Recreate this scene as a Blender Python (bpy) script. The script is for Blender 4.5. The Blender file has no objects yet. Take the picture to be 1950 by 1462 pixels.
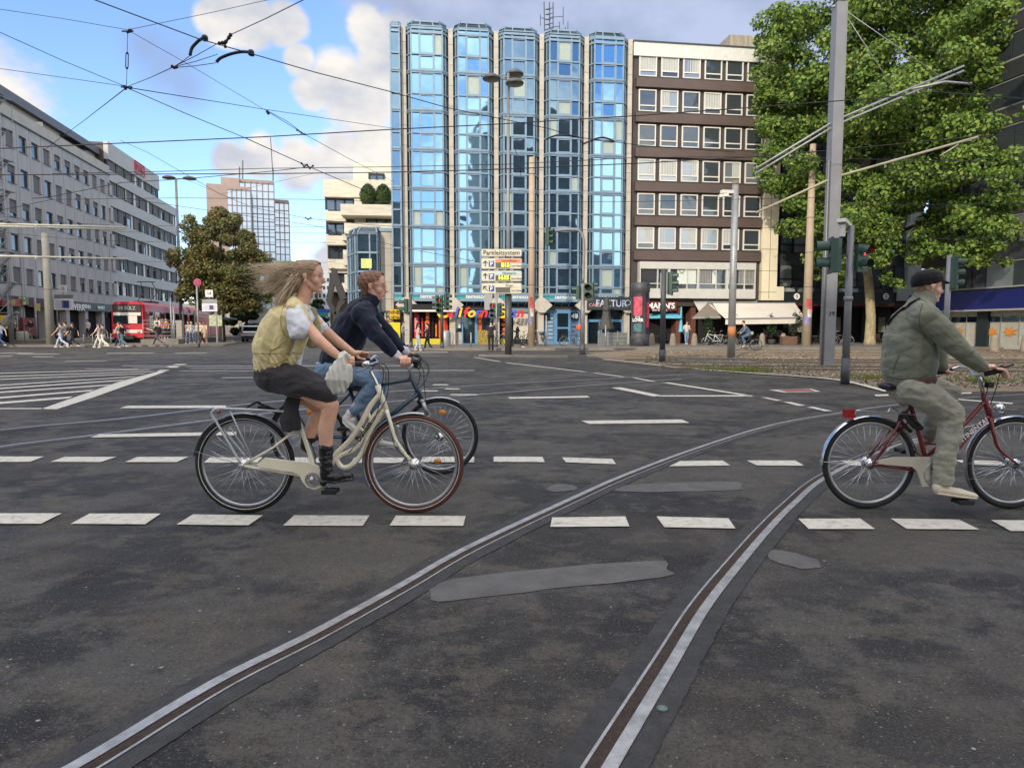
import bpy, bmesh, math, random
import numpy as np
from mathutils import Vector, Matrix, noise
random.seed(7); RNG = np.random.default_rng(7)
SC = bpy.context.scene
COL = SC.collection
R = math.radians
# ---------------------------------------------------------------- camera
F_, HOR, CX, CY, H_ = 1300.0, 626.0, 975.0, 731.0, 1.30
TH = math.atan((CY - HOR) / F_)
CT, ST = math.cos(TH), math.sin(TH)
def ray(px, py):
    dx = (px - CX) / F_; dz = (CY - py) / F_
    return Vector((dx, CT + ST * dz, -ST + CT * dz))
CAM = Vector((0, 0, H_))
def at(px, py, Y):
    d = ray(px, py); return CAM + d * (Y / d.y)
def onz(px, py, z=0.0):
    d = ray(px, py); return CAM + d * ((z - H_) / d.z)
cd = bpy.data.cameras.new('camera'); cam = bpy.data.objects.new('camera', cd); COL.objects.link(cam)
cam.location = CAM; cam.rotation_euler = (R(90) - TH, 0, 0)
cd.sensor_width = 36; cd.lens = 36 * F_ / 1950; cd.clip_end = 3000; cd.clip_start = .05
SC.camera = cam
# ---------------------------------------------------------------- materials
def lin(c):
    return tuple(((v/255)/12.92 if v <= 10 else (((v/255)+.055)/1.055)**2.4) for v in c)
def nt(name):
    m = bpy.data.materials.new(name); m.use_nodes = True
    t = m.node_tree; return m, t, t.nodes['Principled BSDF']
MC = {}
def pm(name, c, rough=.6, metal=0., var=.12, vs=3., bump=0., bs=40., spec=.5, emit=None, es=1., stretch=None):
    """c in sRGB 0..255; var = colour variation; bump strength"""
    if name in MC: return MC[name]
    m, t, b = nt(name); N = t.nodes; L = t.links
    c = lin(c)
    b.inputs['Roughness'].default_value = rough; b.inputs['Metallic'].default_value = metal
    b.inputs['Specular IOR Level'].default_value = spec
    b.inputs['Base Color'].default_value = (*c, 1)
    if var > 0 or bump > 0:
        tc = N.new('ShaderNodeTexCoord'); src = tc.outputs['Object']
        if stretch:
            mp = N.new('ShaderNodeMapping'); mp.inputs['Scale'].default_value = stretch
            L.new(src, mp.inputs['Vector']); src = mp.outputs['Vector']
    if var > 0:
        n = N.new('ShaderNodeTexNoise'); n.inputs['Scale'].default_value = vs; n.inputs['Detail'].default_value = 6
        n.inputs['Roughness'].default_value = .65
        L.new(src, n.inputs['Vector'])
        r = N.new('ShaderNodeValToRGB'); r.color_ramp.elements[0].position = .3; r.color_ramp.elements[1].position = .72
        r.color_ramp.elements[0].color = (*[v*(1-var) for v in c], 1)
        r.color_ramp.elements[1].color = (*[min(1, v*(1+var)) for v in c], 1)
        L.new(n.outputs['Fac'], r.inputs['Fac']); L.new(r.outputs['Color'], b.inputs['Base Color'])
    if bump > 0:
        n2 = N.new('ShaderNodeTexNoise'); n2.inputs['Scale'].default_value = bs; n2.inputs['Detail'].default_value = 5
        L.new(src, n2.inputs['Vector'])
        bp = N.new('ShaderNodeBump'); bp.inputs['Strength'].default_value = bump; bp.inputs['Distance'].default_value = .02
        L.new(n2.outputs['Fac'], bp.inputs['Height']); L.new(bp.outputs['Normal'], b.inputs['Normal'])
    if emit:
        b.inputs['Emission Color'].default_value = (*lin(emit), 1); b.inputs['Emission Strength'].default_value = es
    MC[name] = m; return m
def skin_mat(name, c):
    m = pm(name, c, .48, 0, .15, 16, .12, 140)
    b = m.node_tree.nodes['Principled BSDF']
    b.inputs['Subsurface Weight'].default_value = .12; b.inputs['Subsurface Radius'].default_value = (.012, .005, .003)
    return m
# ---------------------------------------------------------------- mesh builder
class MB:
    def __init__(s, M=None): s.V = []; s.F = []; s.I = []; s.S = []; s.M = M or Matrix()
    def add(s, vs, fs, mi=0, sm=False):
        o = len(s.V); M = s.M
        s.V += [M @ Vector(v) for v in vs]
        for f in fs: s.F.append(tuple(i + o for i in f)); s.I.append(mi); s.S.append(sm)
    def poly(s, pts, mi=0): s.add(pts, [tuple(range(len(pts)))], mi)
    def box(s, x0, x1, y0, y1, z0, z1, mi=0):
        v = [(x0,y0,z0),(x1,y0,z0),(x1,y1,z0),(x0,y1,z0),(x0,y0,z1),(x1,y0,z1),(x1,y1,z1),(x0,y1,z1)]
        s.add(v, [(3,2,1,0),(4,5,6,7),(0,1,5,4),(1,2,6,5),(2,3,7,6),(3,0,4,7)], mi)
    def bar(s, a, b, w, h, mi=0, up=(0,0,1)):
        a = Vector(a); b = Vector(b); d = (b-a).normalized(); u = Vector(up)
        if abs(d.dot(u)) > .98: u = Vector((0,1,0))
        x = d.cross(u).normalized(); z = x.cross(d).normalized(); v = []
        for p in (a, b):
            for i, j in ((-1,-1),(1,-1),(1,1),(-1,1)): v.append(p + x*(i*w/2) + z*(j*h/2))
        s.add(v, [(3,2,1,0),(4,5,6,7),(0,1,5,4),(1,2,6,5),(2,3,7,6),(3,0,4,7)], mi)
    def prism(s, pts, off, mi=0):
        """closed polygon pts (3d) extruded by vector off"""
        n = len(pts); off = Vector(off); v = [Vector(p) for p in pts] + [Vector(p) + off for p in pts]
        s.add(v, [tuple(range(n))[::-1], tuple(range(n, 2*n))] + [(i, (i+1) % n, (i+1) % n + n, i + n) for i in range(n)], mi)
    def tube(s, pts, r, n=8, mi=0, closed=False, flat=None, sm=True):
        """flat=(axis vector, factor): squash"""
        P = [Vector(p) for p in pts]; m = len(P)
        rr = r if isinstance(r, (list, tuple)) else [r]*m
        v = []; prev = None
        for i in range(m):
            if closed: d = P[(i+1) % m] - P[i-1]
            else: d = P[min(i+1, m-1)] - P[max(i-1, 0)]
            if d.length < 1e-9: d = Vector((0,0,1))
            d.normalize()
            if prev is None:
                u = Vector((0,0,1)) if abs(d.z) < .9 else Vector((0,1,0))
            else: u = prev
            x = d.cross(u)
            if x.length < 1e-6: x = d.cross(Vector((1,0,0)))
            x.normalize(); z = x.cross(d); prev = z
            for k in range(n):
                a = 2*math.pi*k/n
                o = x*math.cos(a)*rr[i] + z*math.sin(a)*rr[i]
                if flat: ax = Vector(flat[0]); o = o - ax*(o.dot(ax)*(1-flat[1]))
                v.append(P[i] + o)
        f = []
        for i in range(m if closed else m-1):
            j = (i+1) % m
            for k in range(n):
                l = (k+1) % n; f.append((i*n+k, i*n+l, j*n+l, j*n+k))
        if not closed:
            f.append(tuple(range(n))[::-1]); f.append(tuple(range((m-1)*n, m*n)))
        s.add(v, f, mi, sm)
    def ring(s, c, Rr, r, ax=(0,1,0), seg=48, n=8, mi=0, a0=0, a1=360, flat=None):
        c = Vector(c); ax = Vector(ax).normalized(); u = Vector((1,0,0)) if abs(ax.x) < .9 else Vector((0,0,1))
        u = (u - ax*u.dot(ax)).normalized(); w = Vector(u.cross(ax)) * -1
        if w.z < 0: w = -w
        full = a1 - a0 >= 360
        k = seg if full else seg+1
        pts = [c + u*math.cos(R(a0+(a1-a0)*i/seg))*Rr + w*math.sin(R(a0+(a1-a0)*i/seg))*Rr for i in range(k)]
        s.tube(pts, r, n, mi, closed=full, flat=(ax, flat) if flat else None)
    def sph(s, c, r, seg=12, rings=8, mi=0):
        c = Vector(c); r = r if isinstance(r, (list, tuple)) else (r, r, r); v = []; f = []
        v.append(c + Vector((0,0,r[2])))
        for i in range(1, rings):
            t = math.pi*i/rings
            for k in range(seg):
                a = 2*math.pi*k/seg
                v.append(c + Vector((r[0]*math.sin(t)*math.cos(a), r[1]*math.sin(t)*math.sin(a), r[2]*math.cos(t))))
        v.append(c - Vector((0,0,r[2]))); e = len(v)-1
        for k in range(seg): f.append((0, 1+k, 1+(k+1) % seg))
        for i in range(rings-2):
            for k in range(seg):
                a = 1+i*seg+k; b = 1+i*seg+(k+1) % seg; f.append((a, a+seg, b+seg, b))
        for k in range(seg): f.append((e, e-seg+(k+1) % seg, e-seg+k))
        s.add(v, f, mi, True)
    def lathe(s, c, prof, n=16, mi=0, sm=True):
        """prof list of (r,z) from c"""
        c = Vector(c); v = []; f = []
        for r, z in prof:
            for k in range(n):
                a = 2*math.pi*k/n; v.append(c + Vector((r*math.cos(a), r*math.sin(a), z)))
        for i in range(len(prof)-1):
            for k in range(n):
                l = (k+1) % n; f.append((i*n+k, i*n+l, (i+1)*n+l, (i+1)*n+k))
        f.append(tuple(range(n))[::-1]); f.append(tuple(range((len(prof)-1)*n, len(prof)*n)))
        s.add(v, f, mi, sm)
    def build(s, name, mats, parent=None, origin=None):
        if not isinstance(mats, (list, tuple)): mats = [mats]
        me = bpy.data.meshes.new(name)
        if parent is not None: inv = rootm(parent).inverted()
        else:
            origin = Vector(origin) if origin is not None else (sum(s.V, Vector())/max(1, len(s.V)))
            inv = Matrix.Translation(-origin)
        me.from_pydata([tuple(inv @ v) for v in s.V], [], s.F)
        for m in mats: me.materials.append(m)
        me.polygons.foreach_set('material_index', s.I); me.polygons.foreach_set('use_smooth', s.S)
        me.update()
        return link(name, me, parent, origin)
def link(name, me, parent=None, origin=None):
    o = bpy.data.objects.new(name, me); COL.objects.link(o)
    if parent is not None: o.parent = parent
    elif origin is not None: o.location = origin
    return o
def rootm(o):
    while o.parent: o = o.parent
    return Matrix.LocRotScale(o.location, o.rotation_euler, None)
def tag(o, label=None, cat=None, group=None, kind=None):
    if label: o['label'] = label
    if cat: o['category'] = cat
    if group: o['group'] = group
    if kind: o['kind'] = kind
    return o
def thing(name, loc, label, cat, group=None, rz=0.):
    o = bpy.data.objects.new(name, None); COL.objects.link(o); o.empty_display_size = .2
    o.location = loc; o.rotation_euler = (0, 0, rz); return tag(o, label, cat, group)
def copy_thing(o, loc=None, rz=None, parent=None, **k):
    c = o.copy(); COL.objects.link(c); c.parent = parent
    for ch in list(o.children): copy_thing(ch, parent=c)
    if loc is not None: c.location = loc
    if rz is not None: c.rotation_euler = (0, 0, rz)
    tag(c, **k); return c
def text(s, size, M, mat, parent, ext=.01, name='lettering', bold=0., align='CENTER', shear=0., sx=1.):
    cu = bpy.data.curves.new('t', 'FONT'); cu.body = s; cu.size = size; cu.extrude = ext; cu.align_x = align; cu.align_y = 'CENTER'
    cu.offset = bold; cu.shear = shear; cu.resolution_u = 3
    t = bpy.data.objects.new('t', cu); COL.objects.link(t)
    dg = bpy.context.evaluated_depsgraph_get(); me = bpy.data.meshes.new_from_object(t.evaluated_get(dg))
    bpy.data.objects.remove(t); bpy.data.curves.remove(cu)
    X = rootm(parent).inverted() @ M @ Matrix.Diagonal((sx, 1, 1, 1))
    me.transform(X); me.materials.clear(); me.materials.append(mat); me.name = name
    return link(name, me, parent)
class Frame:
    """vertical facade plane: local x along it (left to right as seen), y into the building, z up"""
    def __init__(s, o, ang):
        s.M = Matrix.Translation((o[0], o[1], 0)) @ Matrix.Rotation(ang, 4, 'Z'); s.I = s.M.inverted()
        s.o = Vector((o[0], o[1], 0)); s.ang = ang
    def h(s, px, py, y=0.):
        c = s.I @ CAM; d = s.I.to_3x3() @ ray(px, py); p = c + d*((y-c.y)/d.y); return p.x, p.z
    def x(s, px, y=0.): return s.h(px, HOR, y)[0]
    def tm(s, x, y, z):  # text matrix: facing the viewer
        return s.M @ Matrix.Translation((x, y, z)) @ Matrix.Rotation(R(90), 4, 'X')
def cdist(px, Y): return Vector(((px-CX)/F_*Y*1.0, Y, 0))
# face-camera frame at ground pixel
def gp(px, py): return onz(px, py, 0)
# ---------------------------------------------------------------- voxel bodies
def loft_raw(V, Fc, pts, ra, rb, lat, n=14):
    P = [Vector(p) for p in pts]; m = len(P); base = len(V)
    ra = list(ra) if isinstance(ra, (list, tuple)) else [ra]*m
    rb = list(rb) if isinstance(rb, (list, tuple)) else ([rb]*m if rb is not None else ra)
    lat = Vector(lat)
    rings = []
    d0 = (P[1]-P[0]).normalized(); d1 = (P[-1]-P[-2]).normalized()
    def cap(p, d, a, b, sg):
        out = []
        for t in (80, 55, 28):
            out.append((p + d*(sg*math.sin(R(t))*min(a, b)), d, a*math.cos(R(t)), b*math.cos(R(t))))
        return out
    rings += cap(P[0], d0, ra[0], rb[0], -1)
    for i in range(m):
        d = (P[min(i+1, m-1)] - P[max(i-1, 0)]).normalized(); rings.append((P[i], d, ra[i], rb[i]))
    rings += cap(P[-1], d1, ra[-1], rb[-1], 1)[::-1]
    for p, d, a, b in rings:
        l = lat - d*lat.dot(d)
        if l.length < .1: l = Vector((1,0,0)) - d*d.x
        l.normalize(); u = d.cross(l)
        for k in range(n):
            t = 2*math.pi*k/n; V.append(p + u*(a*math.cos(t)) + l*(b*math.sin(t)))
    nr = len(rings)
    for i in range(nr-1):
        for k in range(n):
            l_ = (k+1) % n; Fc.append((base+i*n+k, base+i*n+l_, base+(i+1)*n+l_, base+(i+1)*n+k))
    Fc.append(tuple(range(base, base+n))[::-1]); Fc.append(tuple(range(base+(nr-1)*n, base+nr*n)))
def body(name, prims, mat, parent=None, voxel=.007, smooth=4, disp=None, origin=None, keep=None):
    """prims: (pts, ra[, rb[, lateral]]) rounded lofts -> ONE continuous voxel-remeshed surface"""
    V = []; Fc = []
    for p in prims:
        pts, ra = p[0], p[1]; rb = p[2] if len(p) > 2 else None; lat = p[3] if len(p) > 3 else (0,1,0)
        if len(pts) == 1: pts = [Vector(pts[0]) - Vector((0,0,1e-3)), Vector(pts[0]) + Vector((0,0,1e-3))]
        loft_raw(V, Fc, pts, ra, rb, lat)
    me = bpy.data.meshes.new('tmp'); me.from_pydata([tuple(v) for v in V], [], Fc); me.update()
    o = bpy.data.objects.new('tmp', me); COL.objects.link(o)
    bm = bmesh.new(); bm.from_mesh(me); bmesh.ops.recalc_face_normals(bm, faces=bm.faces); bm.to_mesh(me); bm.free()
    md = o.modifiers.new('r', 'REMESH'); md.mode = 'VOXEL'; md.voxel_size = voxel; md.use_smooth_shade = True
    if smooth:
        ms = o.modifiers.new('s', 'SMOOTH'); ms.factor = .5; ms.iterations = smooth
    dg = bpy.context.evaluated_depsgraph_get(); dg.update()
    out = bpy.data.meshes.new_from_object(o.evaluated_get(dg)); bpy.data.objects.remove(o); bpy.data.meshes.remove(me)
    out.name = name
    nv = len(out.vertices)
    if disp:
        no = [v.normal.copy() for v in out.vertices]
        for i, v in enumerate(out.vertices): v.co = v.co + no[i]*disp(v.co, no[i])
    if keep:
        bm = bmesh.new(); bm.from_mesh(out)
        bmesh.ops.delete(bm, geom=[v for v in bm.verts if not keep(v.co)], context='VERTS'); bm.to_mesh(out); bm.free()
    if parent is not None: out.transform(rootm(parent).inverted())
    else: out.transform(Matrix.Translation(-Vector(origin)))
    out.materials.clear(); out.materials.append(mat)
    out.polygons.foreach_set('use_smooth', [True]*len(out.polygons)); out.update()
    return link(name, out, parent, origin)
def folds(amp, fr, ax=(1,1,1), seed=0.):
    a = Vector(ax)
    def f(p, n):
        q = Vector((p.x*a.x, p.y*a.y, p.z*a.z))*fr + Vector((seed, seed*.7, seed*1.3))
        return amp*(noise.noise(q) + .5*noise.noise(q*2.1) - .6*abs(noise.noise(q*1.4 + Vector((5,5,5)))))
    return f
# ---------------------------------------------------------------- foliage
def leaves(name, blobs, n, size, mats, parent=None, origin=None, shell=.55, up=.35, weights=None):
    """blobs: (center, (rx,ry,rz)). many small leaf faces"""
    vol = np.array([b[1][0]*b[1][1]*b[1][2] for b in blobs])**.72; vol /= vol.sum()
    idx = RNG.choice(len(blobs), n, p=vol)
    C = np.array([list(b[0]) for b in blobs])[idx]; Rd = np.array([list(b[1]) for b in blobs])[idx]
    d = RNG.normal(size=(n, 3)); d /= np.linalg.norm(d, axis=1)[:, None]
    r = shell + (1-shell)*RNG.random(n)**.7 + RNG.normal(size=n)*.07
    P = C + d*Rd*r[:, None]
    nr = d + RNG.normal(size=(n, 3))*.75 + np.array([0, 0, up]); nr /= np.linalg.norm(nr, axis=1)[:, None]
    t = np.cross(nr, RNG.normal(size=(n, 3))); t /= np.linalg.norm(t, axis=1)[:, None]; b = np.cross(nr, t)
    sz = size*(.6+.8*RNG.random(n))[:, None]
    q = np.stack([P - t*sz*.62, P - b*sz*.42 + nr*sz*.12, P + t*sz*.62, P + b*sz*.42 + nr*sz*.12], 1).reshape(-1, 3)
    o = np.array(list(origin)) if origin is not None else np.array(list(rootm(parent).translation))
    q = q - o
    me = bpy.data.meshes.new(name); me.vertices.add(4*n); me.loops.add(4*n); me.polygons.add(n)
    me.vertices.foreach_set('co', q.ravel()); me.loops.foreach_set('vertex_index', np.arange(4*n))
    me.polygons.foreach_set('loop_start', np.arange(0, 4*n, 4))
    for m in mats: me.materials.append(m)
    w = weights or [1/len(mats)]*len(mats)
    # clump colour: noise by position plus random
    me.polygons.foreach_set('material_index', RNG.choice(len(mats), n, p=w).astype(np.int32))
    me.update(calc_edges=True); me.validate()
    return link(name, me, parent, origin)
def leaf_mat(name, c, c2=None):
    m, t, b = nt(name); N = t.nodes; L = t.links
    b.inputs['Roughness'].default_value = .55; b.inputs['Specular IOR Level'].default_value = .3
    tc = N.new('ShaderNodeTexCoord'); n = N.new('ShaderNodeTexNoise'); n.inputs['Scale'].default_value = .7; n.inputs['Detail'].default_value = 4
    L.new(tc.outputs['Object'], n.inputs['Vector'])
    r = N.new('ShaderNodeValToRGB'); r.color_ramp.elements[0].position = .38; r.color_ramp.elements[1].position = .62
    r.color_ramp.elements[0].color = (*lin(c), 1); r.color_ramp.elements[1].color = (*lin(c2 or c), 1)
    L.new(n.outputs['Fac'], r.inputs['Fac']); L.new(r.outputs['Color'], b.inputs['Base Color'])
    tr = N.new('ShaderNodeBsdfTranslucent'); L.new(r.outputs['Color'], tr.inputs['Color'])
    mx = N.new('ShaderNodeMixShader'); mx.inputs[0].default_value = .3
    L.new(b.outputs[0], mx.inputs[1]); L.new(tr.outputs[0], mx.inputs[2]); L.new(mx.outputs[0], N['Material Output'].inputs[0])
    return m
SKYM = (1.0, 1.07, 1.24); CLOUDB = 4.3; FILL_CLOUDB = 13.; SKYS = .12; SUNE = 1.65; SUNA = 1.; EXPO = 1.0
# ================================================================ world, sun
SUN_AZ = Vector((-.42, -.91, 0)).normalized(); SUN_EL = R(23)
w = bpy.data.worlds.new('World'); SC.world = w; w.use_nodes = True
wt = w.node_tree; N = wt.nodes; L = wt.links
sky = N.new('ShaderNodeTexSky'); sky.sky_type = 'NISHITA'; sky.sun_disc = False
sky.sun_elevation = SUN_EL; sky.sun_rotation = math.atan2(SUN_AZ.x, SUN_AZ.y); sky.air_density = 1.0; sky.dust_density = .6; sky.ozone_density = 2.2
tc = N.new('ShaderNodeTexCoord')
def math_(op, a, b=None, c=None, clamp=False):
    n = N.new('ShaderNodeMath'); n.operation = op; n.use_clamp = clamp
    for i, v in enumerate((a, b, c)):
        if v is None: continue
        if isinstance(v, (int, float)): n.inputs[i].default_value = v
        else: L.new(v, n.inputs[i])
    return n.outputs[0]
nz = N.new('ShaderNodeTexNoise'); nz.inputs['Scale'].default_value = 7; nz.inputs['Detail'].default_value = 9; nz.inputs['Roughness'].default_value = .58
mp = N.new('ShaderNodeMapping'); mp.inputs['Scale'].default_value = (1, 1, 1.7); L.new(tc.outputs['Generated'], mp.inputs['Vector']); L.new(mp.outputs[0], nz.inputs['Vector'])
nf = nz.outputs['Fac']
def blobmask(lst):
    acc = None
    for px, py, r in lst:
        D = ray(px, py).normalized()
        v = N.new('ShaderNodeVectorMath'); v.operation = 'DISTANCE'; L.new(tc.outputs['Generated'], v.inputs[0]); v.inputs[1].default_value = D
        k = math_('MULTIPLY_ADD', v.outputs['Value'], -1/(r/1300), 1.0)
        acc = k if acc is None else math_('MAXIMUM', acc, k)
    return math_('MAXIMUM', acc, -1.0)
def soft(m, lo, hi, k):
    a = math_('ADD', m, math_('MULTIPLY', math_('SUBTRACT', nf, .5), k))
    n = N.new('ShaderNodeMapRange'); n.interpolation_type = 'SMOOTHSTEP'; L.new(a, n.inputs[0])
    n.inputs[1].default_value = lo; n.inputs[2].default_value = hi; return n.outputs[0]
white = soft(blobmask([(425,35,48),(480,38,55),(540,46,48),(700,48,46),(745,80,72),(640,150,62),(695,205,98),(745,150,82),(570,115,36),(600,170,46),
    (440,305,42),(495,300,52),(570,315,66),(650,305,82),(720,285,92),(660,490,90),(700,440,100),(-200,250,260),(2250,150,300)]), .16, .5, 1.35)
grey = soft(blobmask([(320,130,85),(350,165,60),(280,95,60)]), .05, .95, .5)
lil = soft(blobmask([(880,-20,210),(1050,0,230),(1250,20,240),(1430,60,200),(720,-60,95),(1700,0,300)]), -.05, .55, 1.2)
# added bright clouds behind and above the camera, unseen, to light the foreground
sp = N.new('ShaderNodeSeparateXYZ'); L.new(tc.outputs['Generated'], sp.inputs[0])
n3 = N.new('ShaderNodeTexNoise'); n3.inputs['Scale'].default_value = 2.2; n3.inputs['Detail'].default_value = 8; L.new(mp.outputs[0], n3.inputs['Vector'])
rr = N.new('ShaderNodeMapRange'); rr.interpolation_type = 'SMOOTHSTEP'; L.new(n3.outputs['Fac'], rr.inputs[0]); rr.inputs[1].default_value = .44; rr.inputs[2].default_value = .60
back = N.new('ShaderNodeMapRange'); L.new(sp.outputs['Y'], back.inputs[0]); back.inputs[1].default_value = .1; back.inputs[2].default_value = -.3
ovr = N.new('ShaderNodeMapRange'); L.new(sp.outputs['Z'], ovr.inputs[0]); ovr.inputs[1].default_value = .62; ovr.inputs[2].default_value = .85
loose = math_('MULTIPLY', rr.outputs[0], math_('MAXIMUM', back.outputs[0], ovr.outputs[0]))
def mix(f, a, b):
    n = N.new('ShaderNodeMix'); n.data_type = 'RGBA'
    if isinstance(f, float): n.inputs[0].default_value = f
    else: L.new(f, n.inputs[0])
    for i, v in ((6, a), (7, b)):
        if isinstance(v, tuple): n.inputs[i].default_value = (*v, 1)
        else: L.new(v, n.inputs[i])
    return n.outputs[2]
SKYK = 1.0
skc = N.new('ShaderNodeMix'); skc.data_type = 'RGBA'; skc.blend_type = 'MULTIPLY'; skc.inputs[0].default_value = 1
L.new(sky.outputs[0], skc.inputs[6]); skc.inputs[7].default_value = (SKYM[0], SKYM[1], SKYM[2], 1)
nsh = N.new('ShaderNodeTexNoise'); nsh.inputs['Scale'].default_value = 11; nsh.inputs['Detail'].default_value = 7
mp2 = N.new('ShaderNodeMapping'); mp2.inputs['Location'].default_value = (0, 0, .04); L.new(mp.outputs[0], mp2.inputs[0]); L.new(mp2.outputs[0], nsh.inputs['Vector'])
cr = N.new('ShaderNodeMapRange'); L.new(nsh.outputs['Fac'], cr.inputs[0]); cr.inputs[1].default_value = .35; cr.inputs[2].default_value = .62
CB = CLOUDB
cw = mix(cr.outputs[0], (.60*CB, .63*CB, .72*CB), (.98*CB, .93*CB, .87*CB))
cl = mix(cr.outputs[0], (.40*CB, .45*CB, .62*CB), (.54*CB, .59*CB, .76*CB))
c = mix(math_('MULTIPLY', lil, .9), skc.outputs[2], cl)
c = mix(white, c, cw)
c = mix(math_('MULTIPLY', grey, .5), c, (.34*CB, .36*CB, .46*CB))
c = mix(loose, c, (.98*FILL_CLOUDB, .90*FILL_CLOUDB, .80*FILL_CLOUDB))
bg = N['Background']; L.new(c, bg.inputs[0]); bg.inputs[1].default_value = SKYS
sl = bpy.data.lights.new('sun', 'SUN'); so = bpy.data.objects.new('sun', sl); COL.objects.link(so)
sl.energy = SUNE; sl.angle = R(SUNA); sl.color = (1, .89, .72)
sd = Vector((SUN_AZ.x*math.cos(SUN_EL), SUN_AZ.y*math.cos(SUN_EL), math.sin(SUN_EL)))
so.rotation_euler = sd.to_track_quat('Z', 'Y').to_euler(); so.location = (0, -20, 60)
SC.view_settings.view_transform = 'Standard'; SC.view_settings.look = 'None'; SC.view_settings.exposure = EXPO; SC.view_settings.gamma = 1
SC.cycles.max_bounces = 6; SC.cycles.diffuse_bounces = 3; SC.cycles.glossy_bounces = 3; SC.cycles.transmission_bounces = 4; SC.cycles.sample_clamp_indirect = 4
# ================================================================ ground materials
def asphalt():
    m, t, b = nt('asphalt'); N = t.nodes; L = t.links
    g = N.new('ShaderNodeNewGeometry'); pos = g.outputs['Position']
    def ns(scale, det, rough=.6, mpscale=None, loc=(0,0,0)):
        n = N.new('ShaderNodeTexNoise'); n.inputs['Scale'].default_value = scale; n.inputs['Detail'].default_value = det; n.inputs['Roughness'].default_value = rough
        q = N.new('ShaderNodeMapping'); q.inputs['Scale'].default_value = mpscale or (1,1,1); q.inputs['Location'].default_value = loc
        L.new(pos, q.inputs[0]); L.new(q.outputs[0], n.inputs['Vector']); return n.outputs['Fac']
    def ramp(f, a, b_):
        n = N.new('ShaderNodeMapRange'); n.interpolation_type = 'SMOOTHSTEP'; L.new(f, n.inputs[0]); n.inputs[1].default_value = a; n.inputs[2].default_value = b_; return n.outputs[0]
    def mx(f, a, b_, mode='MIX'):
        n = N.new('ShaderNodeMix'); n.data_type = 'RGBA'; n.blend_type = mode
        if isinstance(f, float): n.inputs[0].default_value = f
        else: L.new(f, n.inputs[0])
        for i, v in ((6, a), (7, b_)):
            if isinstance(v, tuple): n.inputs[i].default_value = (*v, 1)
            else: L.new(v, n.inputs[i])
        return n.outputs[2]
    def mul(a, v):
        n = N.new('ShaderNodeMath'); n.operation = 'MULTIPLY'; L.new(a, n.inputs[0])
        if isinstance(v, float): n.inputs[1].default_value = v
        else: L.new(v, n.inputs[1])
        return n.outputs[0]
    big = ramp(ns(.55, 4, .55, (1, 1, 1), (3, 1, 0)), .42, .60)
    med = ramp(ns(2.3, 7, .72, (1, 1.2, 1), (0, 5, 0)), .44, .60)
    warm = ramp(ns(.9, 5, .6, loc=(9, 2, 0)), .47, .62)
    far = N.new('ShaderNodeSeparateXYZ'); L.new(pos, far.inputs[0])
    f1 = ramp(ns(.62, 13, .70, loc=(3.3, 1.2, 0)), .48, .55)
    f2 = ramp(ns(2.6, 12, .76, (1, 1.25, 1), (0, 5, 0)), .50, .58)
    c = mx(mul(big, .6), (.024, .023, .024), (.040, .038, .035))
    c = mx(mul(f1, .9), c, (.092, .085, .074))
    c = mx(mul(f2, .65), c, (.112, .100, .080))
    f3 = ramp(ns(9, 9, .8, loc=(6, 1, 0)), .50, .64); c = mx(mul(f3, .5), c, (.030, .029, .029))
    c = mx(mul(warm, .45), c, (.070, .061, .050))
    blotch = ramp(ns(5.5, 9, .8, loc=(2, 2, 2)), .54, .66)
    c = mx(mul(blotch, .3), c, (.026, .026, .028))
    strk = ramp(ns(1.6, 5, .6, (.12, 1.1, 1), (4, 4, 0)), .55, .7)
    c = mx(mul(strk, .22), c, (.10, .10, .105))
    grain = ns(170, 3, .6)
    g1 = ramp(ns(105, 3, .6), .52, .66); g2 = ramp(ns(62, 4, .7, loc=(5,5,0)), .50, .62)
    c = mx(mul(g1, .55), c, (.135, .128, .115)); c = mx(mul(g2, .5), c, (.016, .016, .017))
    spk = ramp(ns(75, 1, .3, loc=(1, 8, 0)), .70, .76); c = mx(mul(spk, .7), c, (.30, .28, .24))
    # cracks
    vo = N.new('ShaderNodeTexVoronoi'); vo.feature = 'DISTANCE_TO_EDGE'; vo.inputs['Scale'].default_value = .35
    wv = N.new('ShaderNodeTexNoise'); wv.inputs['Scale'].default_value = 2.5; wv.inputs['Detail'].default_value = 8; L.new(pos, wv.inputs['Vector'])
    ad = N.new('ShaderNodeVectorMath'); ad.operation = 'MULTIPLY_ADD'; L.new(wv.outputs['Color'], ad.inputs[0]); ad.inputs[1].default_value = (.55, .55, 0); L.new(pos, ad.inputs[2])
    L.new(ad.outputs[0], vo.inputs['Vector'])
    ck = N.new('ShaderNodeMapRange'); L.new(vo.outputs['Distance'], ck.inputs[0]); ck.inputs[1].default_value = .004; ck.inputs[2].default_value = .0; ck.inputs[3].default_value = 0; ck.inputs[4].default_value = .22
    c = mx(ck.outputs[0], c, (.018, .017, .016))
    L.new(c, b.inputs['Base Color'])
    rg = N.new('ShaderNodeMapRange'); L.new(ns(3.1, 6, .7, loc=(7, 7, 0)), rg.inputs[0]); rg.inputs[1].default_value = .35; rg.inputs[2].default_value = .65; rg.inputs[3].default_value = .52; rg.inputs[4].default_value = .85
    L.new(rg.outputs[0], b.inputs['Roughness']); b.inputs['Specular IOR Level'].default_value = .22
    bp = N.new('ShaderNodeBump'); bp.inputs['Strength'].default_value = .9; bp.inputs['Distance'].default_value = .007; L.new(grain, bp.inputs['Height'])
    b2 = N.new('ShaderNodeBump'); b2.inputs['Strength'].default_value = .35; b2.inputs['Distance'].default_value = .02; L.new(ns(30, 5, .7), b2.inputs['Height']); L.new(b2.outputs[0], bp.inputs['Normal'])
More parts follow.
